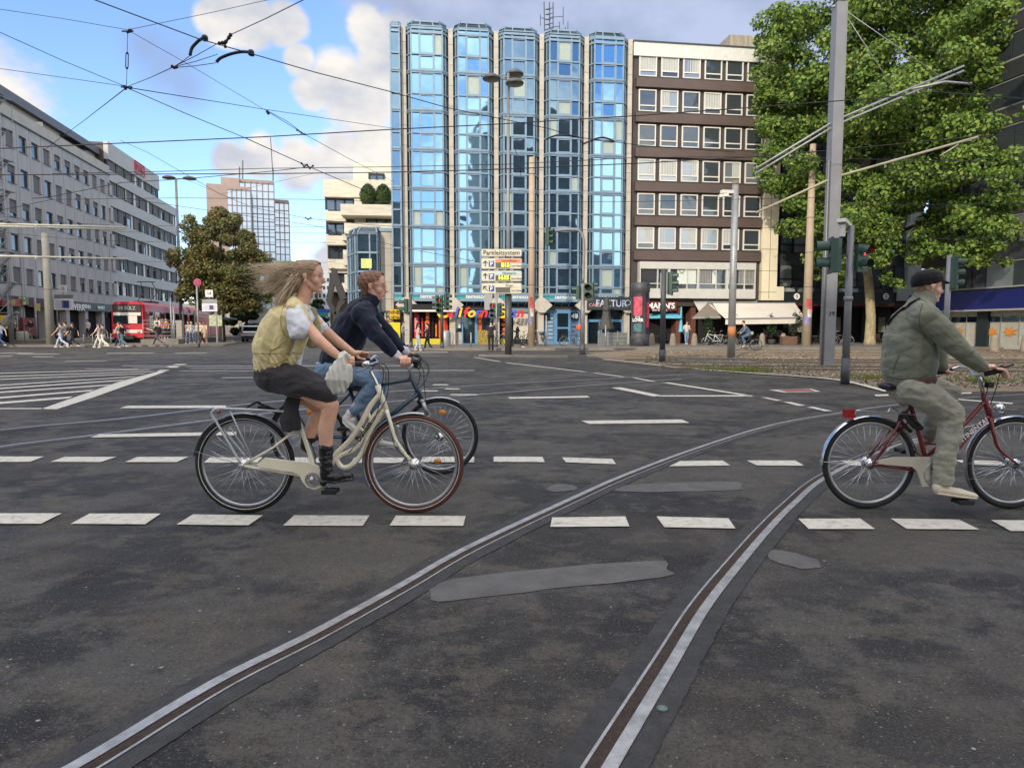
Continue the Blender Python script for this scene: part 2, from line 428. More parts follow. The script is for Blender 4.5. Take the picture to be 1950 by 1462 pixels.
    L.new(bp.outputs[0], b.inputs['Normal'])
    return m
M_asph = asphalt()
def worn_paint(name, c, wear=.5):
    m, t, b = nt(name); N = t.nodes; L = t.links
    g = N.new('ShaderNodeNewGeometry')
    n = N.new('ShaderNodeTexNoise'); n.inputs['Scale'].default_value = 14; n.inputs['Detail'].default_value = 9; n.inputs['Roughness'].default_value = .75; L.new(g.outputs['Position'], n.inputs['Vector'])
    r = N.new('ShaderNodeValToRGB'); e = r.color_ramp.elements; e[0].position = .31; e[0].color = (*[v*.2 for v in lin(c)], 1); e[1].position = .62; e[1].color = (*lin(c), 1)
    k = r.color_ramp.elements.new(.44); k.color = (*[v*(1-.35*wear) for v in lin(c)], 1)
    L.new(n.outputs['Fac'], r.inputs[0]); L.new(r.outputs[0], b.inputs['Base Color']); b.inputs['Roughness'].default_value = .8
    n2 = N.new('ShaderNodeTexNoise'); n2.inputs['Scale'].default_value = 120; L.new(g.outputs['Position'], n2.inputs['Vector'])
    bp = N.new('ShaderNodeBump'); bp.inputs['Strength'].default_value = .4; bp.inputs['Distance'].default_value = .006; L.new(n2.outputs['Fac'], bp.inputs['Height']); L.new(bp.outputs[0], b.inputs['Normal'])
    return m
M_paint = worn_paint('road_paint', (205, 200, 186)); M_paintb = worn_paint('old_road_paint', (150, 150, 146), .9)
M_patch = pm('asphalt_patch', (90, 89, 86), .75, 0, .25, 6, .5, 90)
M_bitumen = pm('bitumen_joint', (54, 53, 52), .7, 0, .45, 11, .9, 60)
M_steel = pm('rail_steel', (176, 174, 170), .42, .6, .35, 14, .2, 60)
M_rust = pm('rail_groove_rust', (58, 46, 37), .9, 0, .5, 30, .8, 80)
M_pave = pm('paving', (112, 106, 98), .9, 0, .28, 1.2, .5, 30)
M_kerb = pm('kerb_stone', (122, 117, 108), .85, 0, .2, 2, .3, 30)
M_ballast = pm('ballast', (120, 106, 86), .95, 0, .5, 6, 1., 26)
M_oldrail = pm('far_rail', (120, 108, 94), .5, .6, .2, 3)
# ---------------------------------------------------------------- ground sheets
def sheet(name, pts, mat, z, kind='structure'):
    m = MB(); m.poly([(p[0], p[1], z) for p in pts]); o = m.build(name, mat, origin=(0, 0, 0)); tag(o, kind=kind); return o
def strip(mb, line, o0, o1, z, mi=0, z1=None, jit=False):
    """band beside a ground polyline from offset o0 to o1 (left positive)"""
    n = len(line); v = []
    for i, p in enumerate(line):
        d = (line[min(i+1, n-1)] - line[max(i-1, 0)]); d = Vector((d.x, d.y, 0)).normalized(); l = Vector((-d.y, d.x, 0))
        if jit:
            jj = .010*noise.noise(Vector((p.x*2.2, p.y*2.2, o0))) + random.gauss(0, .0022)
            if abs(o0) > abs(o1): q0, q1 = o0+jj, o1
            else: q0, q1 = o0, o1+jj
        else: q0, q1 = o0, o1
        v.append((p.x+l.x*q0, p.y+l.y*q0, z)); v.append((p.x+l.x*q1, p.y+l.y*q1, z if z1 is None else z1)); continue
        v.append((p.x+l.x*o0, p.y+l.y*o0, z)); v.append((p.x+l.x*o1, p.y+l.y*o1, z if z1 is None else z1))
    mb.add(v, [(2*i, 2*i+2, 2*i+3, 2*i+1) if o0 > o1 else (2*i+1, 2*i+3, 2*i+2, 2*i) for i in range(n-1)], mi)
def smooth_line(pts, k=8):
    """Catmull-Rom through ground points"""
    P = [Vector(p) for p in pts]; out = []
    for i in range(len(P)-1):
        a = P[max(i-1, 0)]; b = P[i]; c = P[i+1]; d = P[min(i+2, len(P)-1)]
        for j in range(k):
            t = j/k; out.append(.5*((2*b) + (c-a)*t + (2*a-5*b+4*c-d)*t*t + (3*b-a-3*c+d)*t**3))
    out.append(P[-1]); return out
m = MB(); m.poly([(-700, -300, 0), (700, -300, 0), (700, 1500, 0), (-700, 1500, 0)]); tag(m.build('road', M_asph, origin=(0, 0, 0)), kind='structure')
def rail(name, pxs, heads, z=.004, wide=1.0):
    line = smooth_line([gp(*p) for p in pxs], 24)
    g, hd, lp, mg = .044, .046, .011, .08
    s = 1 if heads == 'L' else -1
    m = MB()
    strip(m, line, s*(g/2+hd+mg), s*(g/2+hd), z, 1, jit=True)          # bitumen beside head
    strip(m, line, s*(g/2+hd), s*(g/2), z+.004, 0)            # running head
    strip(m, line, s*(g/2), -s*(g/2), z+.001, 2)              # groove
    strip(m, line, -s*(g/2), -s*(g/2+lp), z+.003, 0)          # lip
    strip(m, line, -s*(g/2+lp), -s*(g/2+lp+mg), z, 1, jit=True)
    for i, f in enumerate(m.F): pass
    o = m.build(name, [M_steel, M_bitumen, M_rust], origin=(0, 0, 0)); return tag(o, kind='structure')
rail('tram_rail', [(-10,1560),(172,1462),(425,1307),(610,1212),(775,1120),(905,1045),(1090,956),(1198,907),(1323,859),(1438,821),(1510,803),(1582,791),(1700,773),(1860,757),(2100,744)], 'L')
rail('tram_rail', [(1090,1530),(1130,1462),(1255,1265),(1325,1155),(1390,1075),(1450,1007),(1500,958),(1560,910),(1660,862),(1790,822),(1960,792),(2200,768)], 'R')
def thin_rail(pxs, w=.05):
    line = smooth_line([gp(*p) for p in pxs], 6); m = MB()
    strip(m, line, .20, .07, .004, 1); strip(m, line, .07, .015, .007, 0); strip(m, line, .015, -.03, .005, 2); strip(m, line, -.03, -.05, .007, 0); strip(m, line, -.05, -.18, .004, 1)
    tag(m.build('tram_rail', [M_steel, M_bitumen, M_rust], origin=(0, 0, 0)), kind='structure')
thin_rail([(-300,862),(0,819.5),(230,798),(395,779),(538,764),(900,735),(1192,719.7),(1330,712)])
thin_rail([(-300,905),(0,852),(201,827),(395,801.5),(600,778),(900,753),(1130,734),(1300,722)])
marks = []
def mark(pts, mat=None, z=.0085): marks.append(([gp(*p) for p in pts], mat, z))
for q in [[(-70,979),(118,979),(78,999),(-110,999)],[(171,979.5),(306.5,979.5),(276.5,1000),(134.5,999)],[(368,981),(501,983),(473,1002),(336,1000.5)],
  [(560,983),(704,983),(690.5,1003),(539,1002.5)],[(754,983.5),(887,984),(882,1003),(742,1002.5)],[(1051.5,987),(1191,985),(1198.5,1004),(1048,1005)],
  [(1250,985),(1387,988.5),(1400.5,1008),(1265,1005.5)],[(1520,989.5),(1638,989),(1666,1009),(1540,1009)],[(1696,989),(1826,991),(1864.5,1010),(1727,1009)],[(1887,992),(2010,993),(2050,1013),(1925,1013)],
  [(-60,870),(84,870.5),(57,880.5),(-80,881)],[(124,871),(222,871),(192,881),(96,880.5)],[(262,871),(359.5,871),(336,881),(238,881)],[(400,872),(500,872),(490,882),(388,882)],
  [(540,872),(640,872.5),(632,882.5),(530,882)],[(675,872.5),(770,872.5),(765,882.5),(668,882.5)],[(805,871),(903,871),(903,881.5),(801,881)],[(940,870.5),(1033,871),(1037.5,881),(940,880.5)],
  [(1070,872),(1166,875),(1173,885),(1078,881.5)],[(1295,879),(1376,878),(1390.5,887.5),(1274.5,889)],[(1422,878),(1514,878),(1532,888),(1441,887.5)],[(1600,878),(1690,878),(1712,889),(1622,888)],[(1818,877),(1900,879),(1925,889),(1838,885)],
  [(1107,802),(1298,799.5),(1313,806),(1121,808)],[(967,757),(1118,754.5),(1124,757.5),(971,760)],[(1164,739),(1183,738),(1259,753.3),(1245,755.7)],[(1262,753.4),(1425,753),(1436,755.6),(1249,755.7)],
  [(1260,729),(1275,729),(1436,754.2),(1420,754.2)],[(1449,757.5),(1460,757.5),(1490,763.5),(1478,763.5)],[(1491,766),(1506,766),(1535,773),(1520,773.5)],[(1535,775.5),(1550,775.5),(1586,783.5),(1570,783.5)],
  [(1203,720),(1212,720),(1250,727),(1241,727)],[(1128,710.5),(1136,710.5),(1192,718.2),(1182,718.2)],[(960,691),(968,691),(1120,708.6),(1110,708.6)],[(900,680.5),(906,680.5),(955,689),(948,689)],
  [(1665,752),(1850,747.5),(1850,750),(1668,755)],[(1820,760),(1930,768),(1926,770),(1810,761)],
  [(243,773.3),(430,772.6),(430,777.4),(228,778)],[(190,828),(450,823),(450,829.5),(172,834)],
  [(78,779.5),(139.5,758),(225.6,728),(303.6,707),(316,707.7),(176,758),(107.7,780)],[(305,704.6),(324,704.6),(316,706.8),(298,706.8)],[(322,697.5),(344,697.5),(336,700.5),(314,700.5)],[(336,693.5),(357,693.5),(350,695.5),(328,695.5)],
  [(-60,777.8),(78,777.8),(85,779.6),(-60,779.8)]]: mark(q)
for a0, a1, ex, ey in [(766.8,771.3,139,757.3),(757,760.6,180,744),(746.7,749.5,215,733.5),(739.5,742,239,724.5),(733.5,735.4,260,718),(722.5,724,281,712),(717,718.4,297,707.7),(710.5,711.8,290,704)]:
    h = (a1-a0)*.42
    mark([(-90, a0+(a0-ey)*90/ex), (ex, ey-h), (ex-8, ey+h), (-90, a1+(a0-ey)*90/ex)])
for x0, x1, y in [(120,200,688.5),(230,330,697),(250,318,700.5),(160,260,703.5),(30,110,674.5),(60,100,680),(200,290,673),(330,390,673),(-60,60,673),(-40,20,679),(350,500,698),(360,520,702),(340,500,707)]:
    mark([(x0+6,y-.6),(x1+6,y-.9),(x1,y+.5),(x0,y+.8)], M_paintb)
for x0, x1, y in [(610,640,684),(600,650,691),(590,660,716),(420,640,720),(800,830,745),(822,850,733),(845,872,741),(855,905,752),(560,760,697),(700,900,706),(650,850,671)]:
    mark([(x0+5,y-1),(x1,y-.8),(x1+6,y+1),(x0,y+1)], M_paintb if x1-x0 > 100 else M_paint)
mb = MB(); mb2 = MB()
for pts, mt, z in marks: (mb2 if mt is M_paintb else mb).poly([(p.x, p.y, z+(.003 if mt is M_paintb else 0)) for p in pts])
tag(mb.build('road_markings', M_paint, origin=(0,0,0)), kind='structure'); tag(mb2.build('road_worn_markings', M_paintb, origin=(0,0,0)), kind='structure')
for q in [[(820,1118),(905,1096),(1240,1068),(1270,1085),(1262,1100),(1000,1128),(835,1146)],[(1170,935),(1190,924),(1390,917),(1412,928),(1400,934),(1230,937)],[(1036,932),(1060,922),(1090,924),(1098,932),(1060,937)],[(1462,1052),(1490,1048),(1555,1066),(1560,1082),(1520,1082),(1470,1066)]]:
    ln = smooth_line([gp(*p) for p in q] + [gp(*q[0])], 5)[:-1]
    sheet('asphalt_patch', [(p.x+random.uniform(-.012,.012), p.y+random.uniform(-.012,.012)) for p in ln], M_patch, .0035)
m = MB(); m.poly([Vector((*gp(*p)[:2], .0105)) for p in [(1464,743.2),(1545,741),(1563,746.5),(1495,748.5)]]); tag(m.build('road_sign_marking', M_paint, origin=(0,0,0)), kind='structure')
m = MB(); m.poly([Vector((*gp(*p)[:2], .0145)) for p in [(1482,743.4),(1541,741.8),(1552,745.9),(1498,747.4)]]); tag(m.build('road_red_marking', worn_paint('red_road_paint', (150,85,75)), origin=(0,0,0)), kind='structure')
# litter flecks on the asphalt
m = MB()
for i in range(60):
    p = gp(random.uniform(-20,1970), random.choice([random.uniform(1000,1460), random.uniform(800,1000)])); s = random.uniform(.003,.010)
    pts = [(p.x+math.cos(a)*s*random.uniform(.6,1.2), p.y+math.sin(a)*s*random.uniform(.5,1), .012+.0001*i) for a in (0,1.2,2.5,3.8,5)]
    m.poly(pts)
tag(m.build('litter_flecks', pm('chewing_gum_grey', (150,152,148), .8), origin=(0,0,0)), kind='stuff')
m = MB(); p = gp(1261,1351); m.lathe((p.x,p.y,.004), [(.019,0),(.02,.004),(.008,.007)], 14); tag(m.build('bottle_cap', pm('cap_green', (96,112,104), .5), origin=p), 'pale green bottle cap lying on the asphalt right of the rail', 'bottle cap')
# ballast bed of the tram line on the right with its white edge line
edge = [(1150,686),(1200,691),(1300,702),(1430,712),(1500,716.5),(1600,726),(1690,748)]
edgew = smooth_line([gp(*p) for p in edge], 6)
far = [gp(2600,666), gp(1700,664.5), gp(1200,667), gp(1120,672)]
sheet('tram_bed', [(p.x, p.y) for p in edgew] + [(gp(2300,745)).xy, (gp(2900,700)).xy] + [(p.x,p.y) for p in far], M_ballast, .012)
m = MB(); strip(m, edgew, .10, -.06, .026); tag(m.build('bed_edge_line', M_paint, origin=(0,0,0)), kind='structure')
# loose stones of the ballast
m = MB()
ec = [(p.x,p.y) for p in edgew]
for i in range(5200):
    px = random.uniform(1230,1960); lo = np.interp(px, [e[0] for e in edge]+[1960], [e[1] for e in edge]+[741])
    py = 669 + (lo-3-669)*random.random(); p = gp(px, py); s = random.uniform(.02,.055)
    if random.random() < .5 and 684 < py < 694: continue
    v = [(p.x+random.uniform(-s,s), p.y+random.uniform(-s,s), .014 + (s*.8 if k > 2 else 0)) for k in range(5)]
    m.add(v, [(0,1,3),(1,2,4,3),(2,0,3,4),(0,2,1)], random.randrange(3))
tag(m.build('ballast_stones', [pm('stone_a',(132,118,98),.9,0,.2), pm('stone_b',(98,86,70),.9,0,.2), pm('stone_c',(156,144,122),.9,0,.2)], origin=(0,0,0)), kind='stuff')
m = MB(); 
for y0, y1 in [(674.5,673),(679,677.5),(686.5,687),(691,692.5),(698,702.5),(703,710)]:
    a = gp(1190 if y0 < 690 else 1260, y0); b = gp(2600, y1+(y1-y0)*.7); l = smooth_line([a, gp(1950, y1), b] if False else [a, b], 8)
    strip(m, l, .05, -.05, .06); strip(m, l, .05, .0501, .06, 0, .012); strip(m, l, -.0501, -.05, .012, 0, .06)
tag(m.build('tram_rails', [M_oldrail], origin=(0,0,0)), kind='structure')
m = MB()
for xa, ya, xb, yb in [(913,679,1082,681.2),(1118,678.8,1181,678.4),(1270,683,1420,687),(1290,690.5,1440,694.5)]:
    a = gp(xa, ya); b = gp(xb, yb); a.z = b.z = .05; m.bar(a, b, .25, .1)
tag(m.build('island_kerb', M_kerb, origin=(0,0,0)), kind='structure')
# weeds
def tuft(cs, label, name='weeds'):
    m = MB()
    for px, py, n, sp in cs:
        c = gp(px, py)
        for i in range(n):
            p = c + Vector((random.gauss(0,sp), random.gauss(0,sp*.8), 0)); h = random.uniform(.05,.2); a = random.uniform(0,6.28); q = Vector((math.cos(a),math.sin(a),0))
            m.add([p-q*.02, p+q*.02, p+q*.03+Vector((random.uniform(-.1,.1),random.uniform(-.1,.1),h))], [(0,1,2)])
    tag(m.build(name, leaf_mat('weed_green',(92,112,42),(120,128,60)), origin=(0,0,0)), label, kind='stuff')
tuft([(1350,703,90,.5),(1395,706,130,.5),(1435,708,200,.35),(1660,722,200,.3),(1860,728,120,.3),(1900,724,70,.5)], 'grass')
# far pavements with a real kerb step
def pavement(name, pts, mat=M_pave, h=.12):
    m = MB(); m.prism([(p[0],p[1],.0) for p in pts], (0,0,h)); return tag(m.build(name, mat, origin=(0,0,0)), kind='structure')
# ================================================================ shared building materials
def glass_mat(name, tint, rough=.03, metal=.9, wob=.006, scale=1.1):
    m, t, b = nt(name); N = t.nodes; L = t.links
    b.inputs['Base Color'].default_value = (*lin(tint), 1); b.inputs['Metallic'].default_value = metal; b.inputs['Roughness'].default_value = rough
    tc = N.new('ShaderNodeTexCoord'); n = N.new('ShaderNodeTexNoise'); n.inputs['Scale'].default_value = scale; n.inputs['Detail'].default_value = 1
    L.new(tc.outputs['Object'], n.inputs['Vector'])
    bp = N.new('ShaderNodeBump'); bp.inputs['Strength'].default_value = 1; bp.inputs['Distance'].default_value = wob; L.new(n.outputs['Fac'], bp.inputs['Height']); L.new(bp.outputs[0], b.inputs['Normal'])
    return m
G_blue = glass_mat('blue_glass', (122, 162, 190)); G_mid = glass_mat('grey_blue_glass', (106, 132, 150)); G_dark = glass_mat('dark_glass', (62, 78, 88), .05, .8)
G_win = glass_mat('window_glass', (92, 100, 106), .05, .6, .01); G_pale = glass_mat('pale_window_glass', (150, 158, 162), .12, .5)
M_curt = pm('curtain_behind_glass', (160, 172, 160), .35, .15, .2, 5, stretch=(6,6,.6), spec=.8); M_curty = pm('yellow_blind', (205, 200, 130), .4, .1, .12, 3, spec=.7)
M_alu = pm('blue_grey_frame', (126, 148, 164), .45, .3, .12, 2); M_alud = pm('dark_grey_frame', (66, 72, 76), .5, .3, .15, 2)
M_trav = pm('travertine', (182, 174, 160), .8, 0, .16, 1.6, .15, 12); M_travj = pm('stone_joint', (120, 108, 92), .9)
M_white = pm('white_paint', (216, 212, 202), .55, 0, .06); M_brown = pm('brown_panel', (92, 78, 72), .55, .1, .14, .9); M_brownd = pm('dark_brown_panel', (68, 60, 57), .6, 0, .15, 1.2)
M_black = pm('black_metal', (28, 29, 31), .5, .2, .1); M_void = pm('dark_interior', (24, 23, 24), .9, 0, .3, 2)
M_teal = pm('teal_band', (28, 148, 152), .5, 0, .06); M_bluef = pm('blue_door_frame', (96, 140, 178), .45, 0, .1)
def text_mat(name, c, e=.0): return pm('letters_' + name, c, .5, 0, 0, emit=c if e else None, es=e)
T_white = text_mat('white', (235,235,230)); T_black = text_mat('black', (30,30,32)); 
# ================================================================ glass tower building
FC = Frame(((772-CX)/F_*51.5, 51.5), R(7.9)); X = FC.x
PX = [775, 861.5, 945, 1029, 1111.5, 1191.7]; PS = [X(p) for p in PX]
Zt = FC.h(800, 68)[1]; Zb = FC.h(800, 560)[1]; HF = (Zt-Zb)/6.75
ztop_p = FC.h(775, 54)[1]
gb = thing('glass_building', FC.M @ Vector((PS[0], 0, 0)), 'tall blue glass building with five faceted bay columns between pale stone pillars', 'building', rz=FC.ang)
D = 14
m = MB(FC.M); m.box(PS[0]-1.0, PS[-1]+.25, .55, D, .0, ztop_p-.3, 0); m.box(PS[2]+1.2, PS[4]-1, 3, 9, ztop_p-.3, ztop_p+.5, 0)
m.build('core_wall', [M_alud], gb)
for i, s in enumerate(PS):
    m = MB(FC.M); k = .165
    zz = ztop_p + .05
    m.box(s-k, s+k, -.26, .5, 2.6, zz, 0)
    m.box(s-k-.05, s+k+.05, -.26, .5, 0, 2.595, 0)
    z = 3.0
    while z < zz: m.box(s-k-.004, s+k+.004, -.265, .4, z, z+.03, 1); z += 1.46
    # diamond stone flare at the pillar foot
    zc = FC.h(1030, 582)[1]; q = .82
    m.prism([(s-q,-.66,zc),(s-.22,-.66,zc-.55),(s+.22,-.66,zc-.55),(s+q,-.66,zc),(s+.22,-.66,zc+.55),(s-.22,-.66,zc+.55)][::-1], (0,.41,0), 0)
    m.build('pillar', [M_trav, M_travj], gb)
def bay(s0, s1, ptop, left_half=False, base_glass=0):
    """faceted glass bay between two pillars, projecting .75 m"""
    a, b = s0, s1; wd = b-a; c0 = a+.12*wd if not left_half else a; c1 = b-.15*wd; pr = -.55
    prof = [(a, .02), (c0, pr), (c1, pr), (b, .02)]
    if left_half: prof = [(a, pr+.5), (a+.1, pr), (c1, pr), (b, .02)]
    m = MB(FC.M)
    def mull(x, y, z0, z1, t=.055): m.box(x-t, x+t, y-.06, y+.06, z0, z1, 0)
    fx = [c0+(c1-c0)*t for t in (0, .27, .73, 1)] if not left_half else [c0, c1]
    z0, z1 = Zb-.0, ptop
    for x in fx: mull(x, pr, z0, z1)
    for (xa, ya), (xb, yb) in ((prof[0], prof[1]), (prof[2], prof[3])):
        if left_half and xa == a: continue
        for t in (.5,): mull(xa+(xb-xa)*t, ya+(yb-ya)*t, z0, z1, .03)
    # horizontal rails
    lv = []
    for k in range(7):
        zt = Zt - k*HF; lv += [(zt+.0, .10), (zt-HF*.55, .06), (zt-HF*.97, .13)]
    lv += [(Zb, .12), (Zt+.45, .05), (ptop, .1)]
    lv = [q for q in lv if q[0] >= Zb-.01]
    for z, t in lv:
        for (xa, ya), (xb, yb) in zip(prof[:-1], prof[1:]):
            m.bar((xa, ya-.035, z), (xb, yb-.035, z), .14, t*1.6, 0)
    # sloped glass cap
    ins = .55
    top = [(xa if 0 < i < 3 else xa, .2 if 0 < i < 3 else .5) for i, (xa, ya) in enumerate(prof)]
    bo = m.build('bay', [M_alu], gb)
    mc = MB(FC.M); zr = ptop + .62
    tp = [(a+.12, .40), (c0+.22, -.18), (c1-.22, -.18), (b-.12, .40)]
    if left_half: tp = [(a+.05,.5),(a+.2,.25),(c1-.1,.25),(b-.02,.55)]
    for i in range(3):
        p, q = prof[i], prof[i+1]; r, s_ = tp[i], tp[i+1]
        mc.poly([(p[0],p[1],ptop+.06),(q[0],q[1],ptop+.06),(s_[0],s_[1],zr),(r[0],r[1],zr)], 1)
        for u, v in ((p, r), (q, s_)): mc.bar((u[0],u[1]-.02,ptop+.06),(v[0],v[1]-.02,zr), .09, .09, 0)
        mc.bar((r[0],r[1]-.02,zr),(s_[0],s_[1]-.02,zr), .12, .12, 0)
        if i == 1:
            for t in (.27,.73): mc.bar((p[0]+(q[0]-p[0])*t,p[1]-.02,ptop+.06),(r[0]+(s_[0]-r[0])*t,r[1]-.02,zr),.07,.07,0)
    mc.poly([(x, y, zr) for x, y in tp] + [(b-.02, 3, zr), (a+.02, 3, zr)], 0)
    mc.build('cap', [M_alu, G_dark], bo)
    # glazing, one window part per row
    rows = [(Zt+.5, ptop-.05, 'h'), (Zt+.04, Zt+.42, 'h2')]
    for k in range(7):
        zt = Zt-k*HF; rows.append((max(Zb, zt-HF*.53), zt-.06, 'b'))
        if zt-HF*.95 > Zb: rows.append((zt-HF*.93, zt-HF*.57, 's'))
        elif zt-HF*.57 > Zb: rows.append((Zb+.05, zt-HF*.57, 's'))
    for ri, (za, zb_, kind) in enumerate(rows):
        if zb_ - za < .1: continue
        g = MB(FC.M)
        def pane(xa, ya, xb, yb, mi, inset=.05, tilt=0, fr=False):
            d = Vector((xb-xa, yb-ya, 0)); n = Vector((d.y, -d.x, 0)).normalized()*tilt
            L_ = d.length; d.normalize(); p = Vector((xa, ya, 0))+d*inset; q = Vector((xb, yb, 0))-d*inset
            g.poly([(p.x, p.y+.02, za), (q.x, q.y+.02, za), (q.x+n.x, q.y+.02+n.y, zb_), (p.x+n.x, p.y+.02+n.y, zb_)], mi)
            if fr:
                for u, v in (((p.x,p.y-.03,za+.04),(q.x,q.y-.03,za+.04)),((p.x,p.y-.03,zb_-.04),(q.x,q.y-.03,zb_-.04))): g.bar(u, v, .05, .08, 4)
                for u in (p, q): g.bar((u.x, u.y-.03, za), (u.x, u.y-.03, zb_), .05, .07, 4)
        def pick(base):
            r = random.random()
            if kind in 'bs' and r < .12: return 2
            return base
        tl = lambda: random.gauss(0, .012)
        for j in range(len(fx)-1):
            mi = pick(base_glass)
            if left_half: mi = 1
            pane(fx[j], pr, fx[j+1], pr, mi, .06, tl(), fr=(j == 1 and kind in 'bs'))
            if mi == 2 and kind == 'b':
                pass
        sd_ = random.choice((0,1,1))
        if not left_half:
            xm, ym = (prof[0][0]+prof[1][0])/2, (prof[0][1]+prof[1][1])/2
            pane(prof[0][0], prof[0][1], xm, ym, sd_, .02, 0); pane(xm, ym, prof[1][0], prof[1][1], sd_, .02, tl())
        xm, ym = (prof[2][0]+prof[3][0])/2, (prof[2][1]+prof[3][1])/2
        pane(prof[2][0], prof[2][1], xm, ym, sd_, .02, tl()); pane(xm, ym, prof[3][0], prof[3][1], sd_, .02, 0)
        g.build('window', [G_blue, G_mid, M_curt, G_dark, M_alu], bo)
    # teal band, lettering, soffit
    e = MB(FC.M); z1 = FC.h(800, 560.5)[1]; z0 = FC.h(800, 569)[1]
    for (xa, ya), (xb, yb) in zip(prof[:-1], prof[1:]): e.prism([(xa,ya-.03,z0),(xb,yb-.03,z0),(xb,yb-.03,z1),(xa,ya-.03,z1)], (0,.05,0), 0)
    e.build('teal_band', [M_teal], bo)
    e = MB(FC.M); zs = FC.h(800, 573)[1]; zq = FC.h(800, 585)[1]
    for i in range(3):
        p, q = prof[i], prof[i+1]; qa = (p[0], .45); qb = (q[0], .45)
        e.poly([(p[0],p[1],zs),(p[0] if i else p[0],.5,zq),(q[0],.5,zq),(q[0],q[1],zs)], 1)
        e.bar((p[0],p[1]-.04,zs+.08),(q[0],q[1]-.04,zs+.08),.12,.24,0); 
        if i == 1:
            for t in (0,.25,.5,.75,1): e.bar((p[0]+(q[0]-p[0])*t,p[1],zs),(p[0]+(q[0]-p[0])*t,.48,zq),.06,.08,0)
    e.build('soffit', [M_alu, G_dark], bo)
    if not left_half: text('tempton', .46, FC.tm((a+b)/2+.1, pr-.06, (z0+z1)/2), T_white, gb, .01, bold=.008)
    return bo
TOPS = [44, 47, 55, 60, 63]
bay(PS[0]-.95, PS[0]-.2, ztop_p-.15, True)
for i in range(5):
    pt = FC.h((PX[i]+PX[i+1])/2, TOPS[i]+9)[1]
    bay(PS[i]+.165, PS[i+1]-.165, Zt+.95 if False else pt-.3, False, [0,0,1,1,0][i])  # third and fourth bays get the greyer pane colour
# ground floor of the glass building
zg = FC.h(800, 586)[1]
def shopbox(a, b, h, name, col, extra=None):
    m = MB(FC.M); m.box(a, b, .3, .38, 0, h, 0); return m
m = MB(FC.M); m.box(PS[0]-.9, PS[-1], .2, .5, zg-.1, zg+.5, 0); m.build('lintel', [M_alud], gb)
m = MB(FC.M); a, b = PS[0]+.27, PS[1]-.27
m.box(a, b, .46, .5, 0, zg, 0); m.box(a, a+.08, -.1, .45, 0, zg, 1); m.box(a+.02, b, -.0, .4, 0, .55, 4)
for x, w_, c_ in ((a+.25,.35,2),(a+1.15,.25,3),(b-.75,.45,3),(b-.28,.2,2)): m.box(x, x+w_, .2, .44, .6, 2.6, c_)
for k in range(9): m.box(a+.3+k*.26, a+.42+k*.26, .3, .44, .7, random.uniform(1.3,2.5), random.choice([0,2,3,5]))
m.build('shop_window', [M_void, M_alu, pm('poster_red',(190,30,34),.5,0,.2), pm('poster_orange',(216,110,40),.5,0,.3,6), pm('sill_yellow',(205,190,40),.6), pm('dress_blue',(50,80,140),.7)], gb)
text('SUMMER', .28, FC.tm(a+.42, .18, 1.6) @ Matrix.Rotation(R(90),4,'Z'), T_white, gb)
m = MB(FC.M); m.box(a, b, -.9, .2, zg-.15, zg+.25, 0); m.bar((a-.3,-1.0,zg-.25),(b+.3,-1.0,zg-.25),.12,.14,1)
m.build('canopy', [M_black, M_white], gb)
# bay 2/3 shop with colourful letters
a, b = PS[1]+.27, PS[2]-.27
m = MB(FC.M); m.box(a-.0, b, .3, .42, 0, zg, 3)
m.box(a, a+.45, .15, .3, 0, 1.05, 2)
for x in (a+.5, a+1.5, a+1.6, b-.06): m.box(x-.05, x+.05, .08, .3, 0, zg-.3, 1)
m.box(a+.5, a+1.55, .08, .3, zg-.42, zg-.3, 1); m.box(a+.5, a+1.55, .08, .3, 0, .18, 1); m.box(a+1.65, b-.1, .1, .28, .05, 1.2, 4); m.box(a+1.7, a+2.0, .2, .28, 1.2, zg-.4, 5); m.box(a+.05,a+.35,.12,.14,1.35,2.1,6)
m.build('shopfront', [M_void, M_bluef, M_trav, G_dark, pm('leopard_yellow',(150,128,50),.6,0,.9,9), pm('orange_panel',(190,90,40),.6), M_white], gb)
a, b = PS[2]+.27, PS[3]-.27
m = MB(FC.M); m.box(a, b, .35, .42, 0, zg, 0); m.box(a+1.1, b-.3, .3, .34, .5, zg-.3, 1); m.box(a+.12, a+1.0, .28, .34, 0, zg-.4, 3); m.box(a+.15,a+.95,.2,.27,.1,.5,2); m.box(a, b, .1, .3, zg-.3, zg, 4)
m.build('shopfront', [M_void, pm('shop_wall_cream',(196,190,172),.8), pm('y2',(190,170,40),.6), G_dark, M_alu], gb)
for k, (t_, c_) in enumerate((('SALE', (226,100,40)), ('HUT', (226,100,40)))): pass
for k in range(5): 
    mm = MB(FC.M); mm.sph((a+.3+.1*(k%2), .25, .9+k*.36), (.16,.03,.13), 8, 6, 0); mm.build('orange_lettering', pm('orange_sign',(226,104,44),.5), gb)
LC = {'y':(224,190,50),'r':(206,44,52),'b':(72,84,190)}
xs0 = X(836, -.9); xs1 = X(1000, -.9); word = 'California Sun'; cols = 'yrbyryobrnyr yrb r'
colseq = ['y','r','b','y','r','y','b','r','b','y',None,'y','b','r']
pos = [0,.085,.15,.19,.24,.30,.37,.43,.50,.54,0,.62,.72,.80]
zl = FC.h(900, 596)[1]
for ch, cc, px_ in zip(word, colseq, [841,856,868,875,885,897,909,921,932,940,0,957,975,990]):
    if ch == ' ': continue
    text(ch, 1.02 if ch not in 'CS' else 1.2, FC.tm(X(px_, -.9), -.9, zl), text_mat(cc, LC[cc]), gb, .05, bold=.035, shear=.25, sx=1.05)
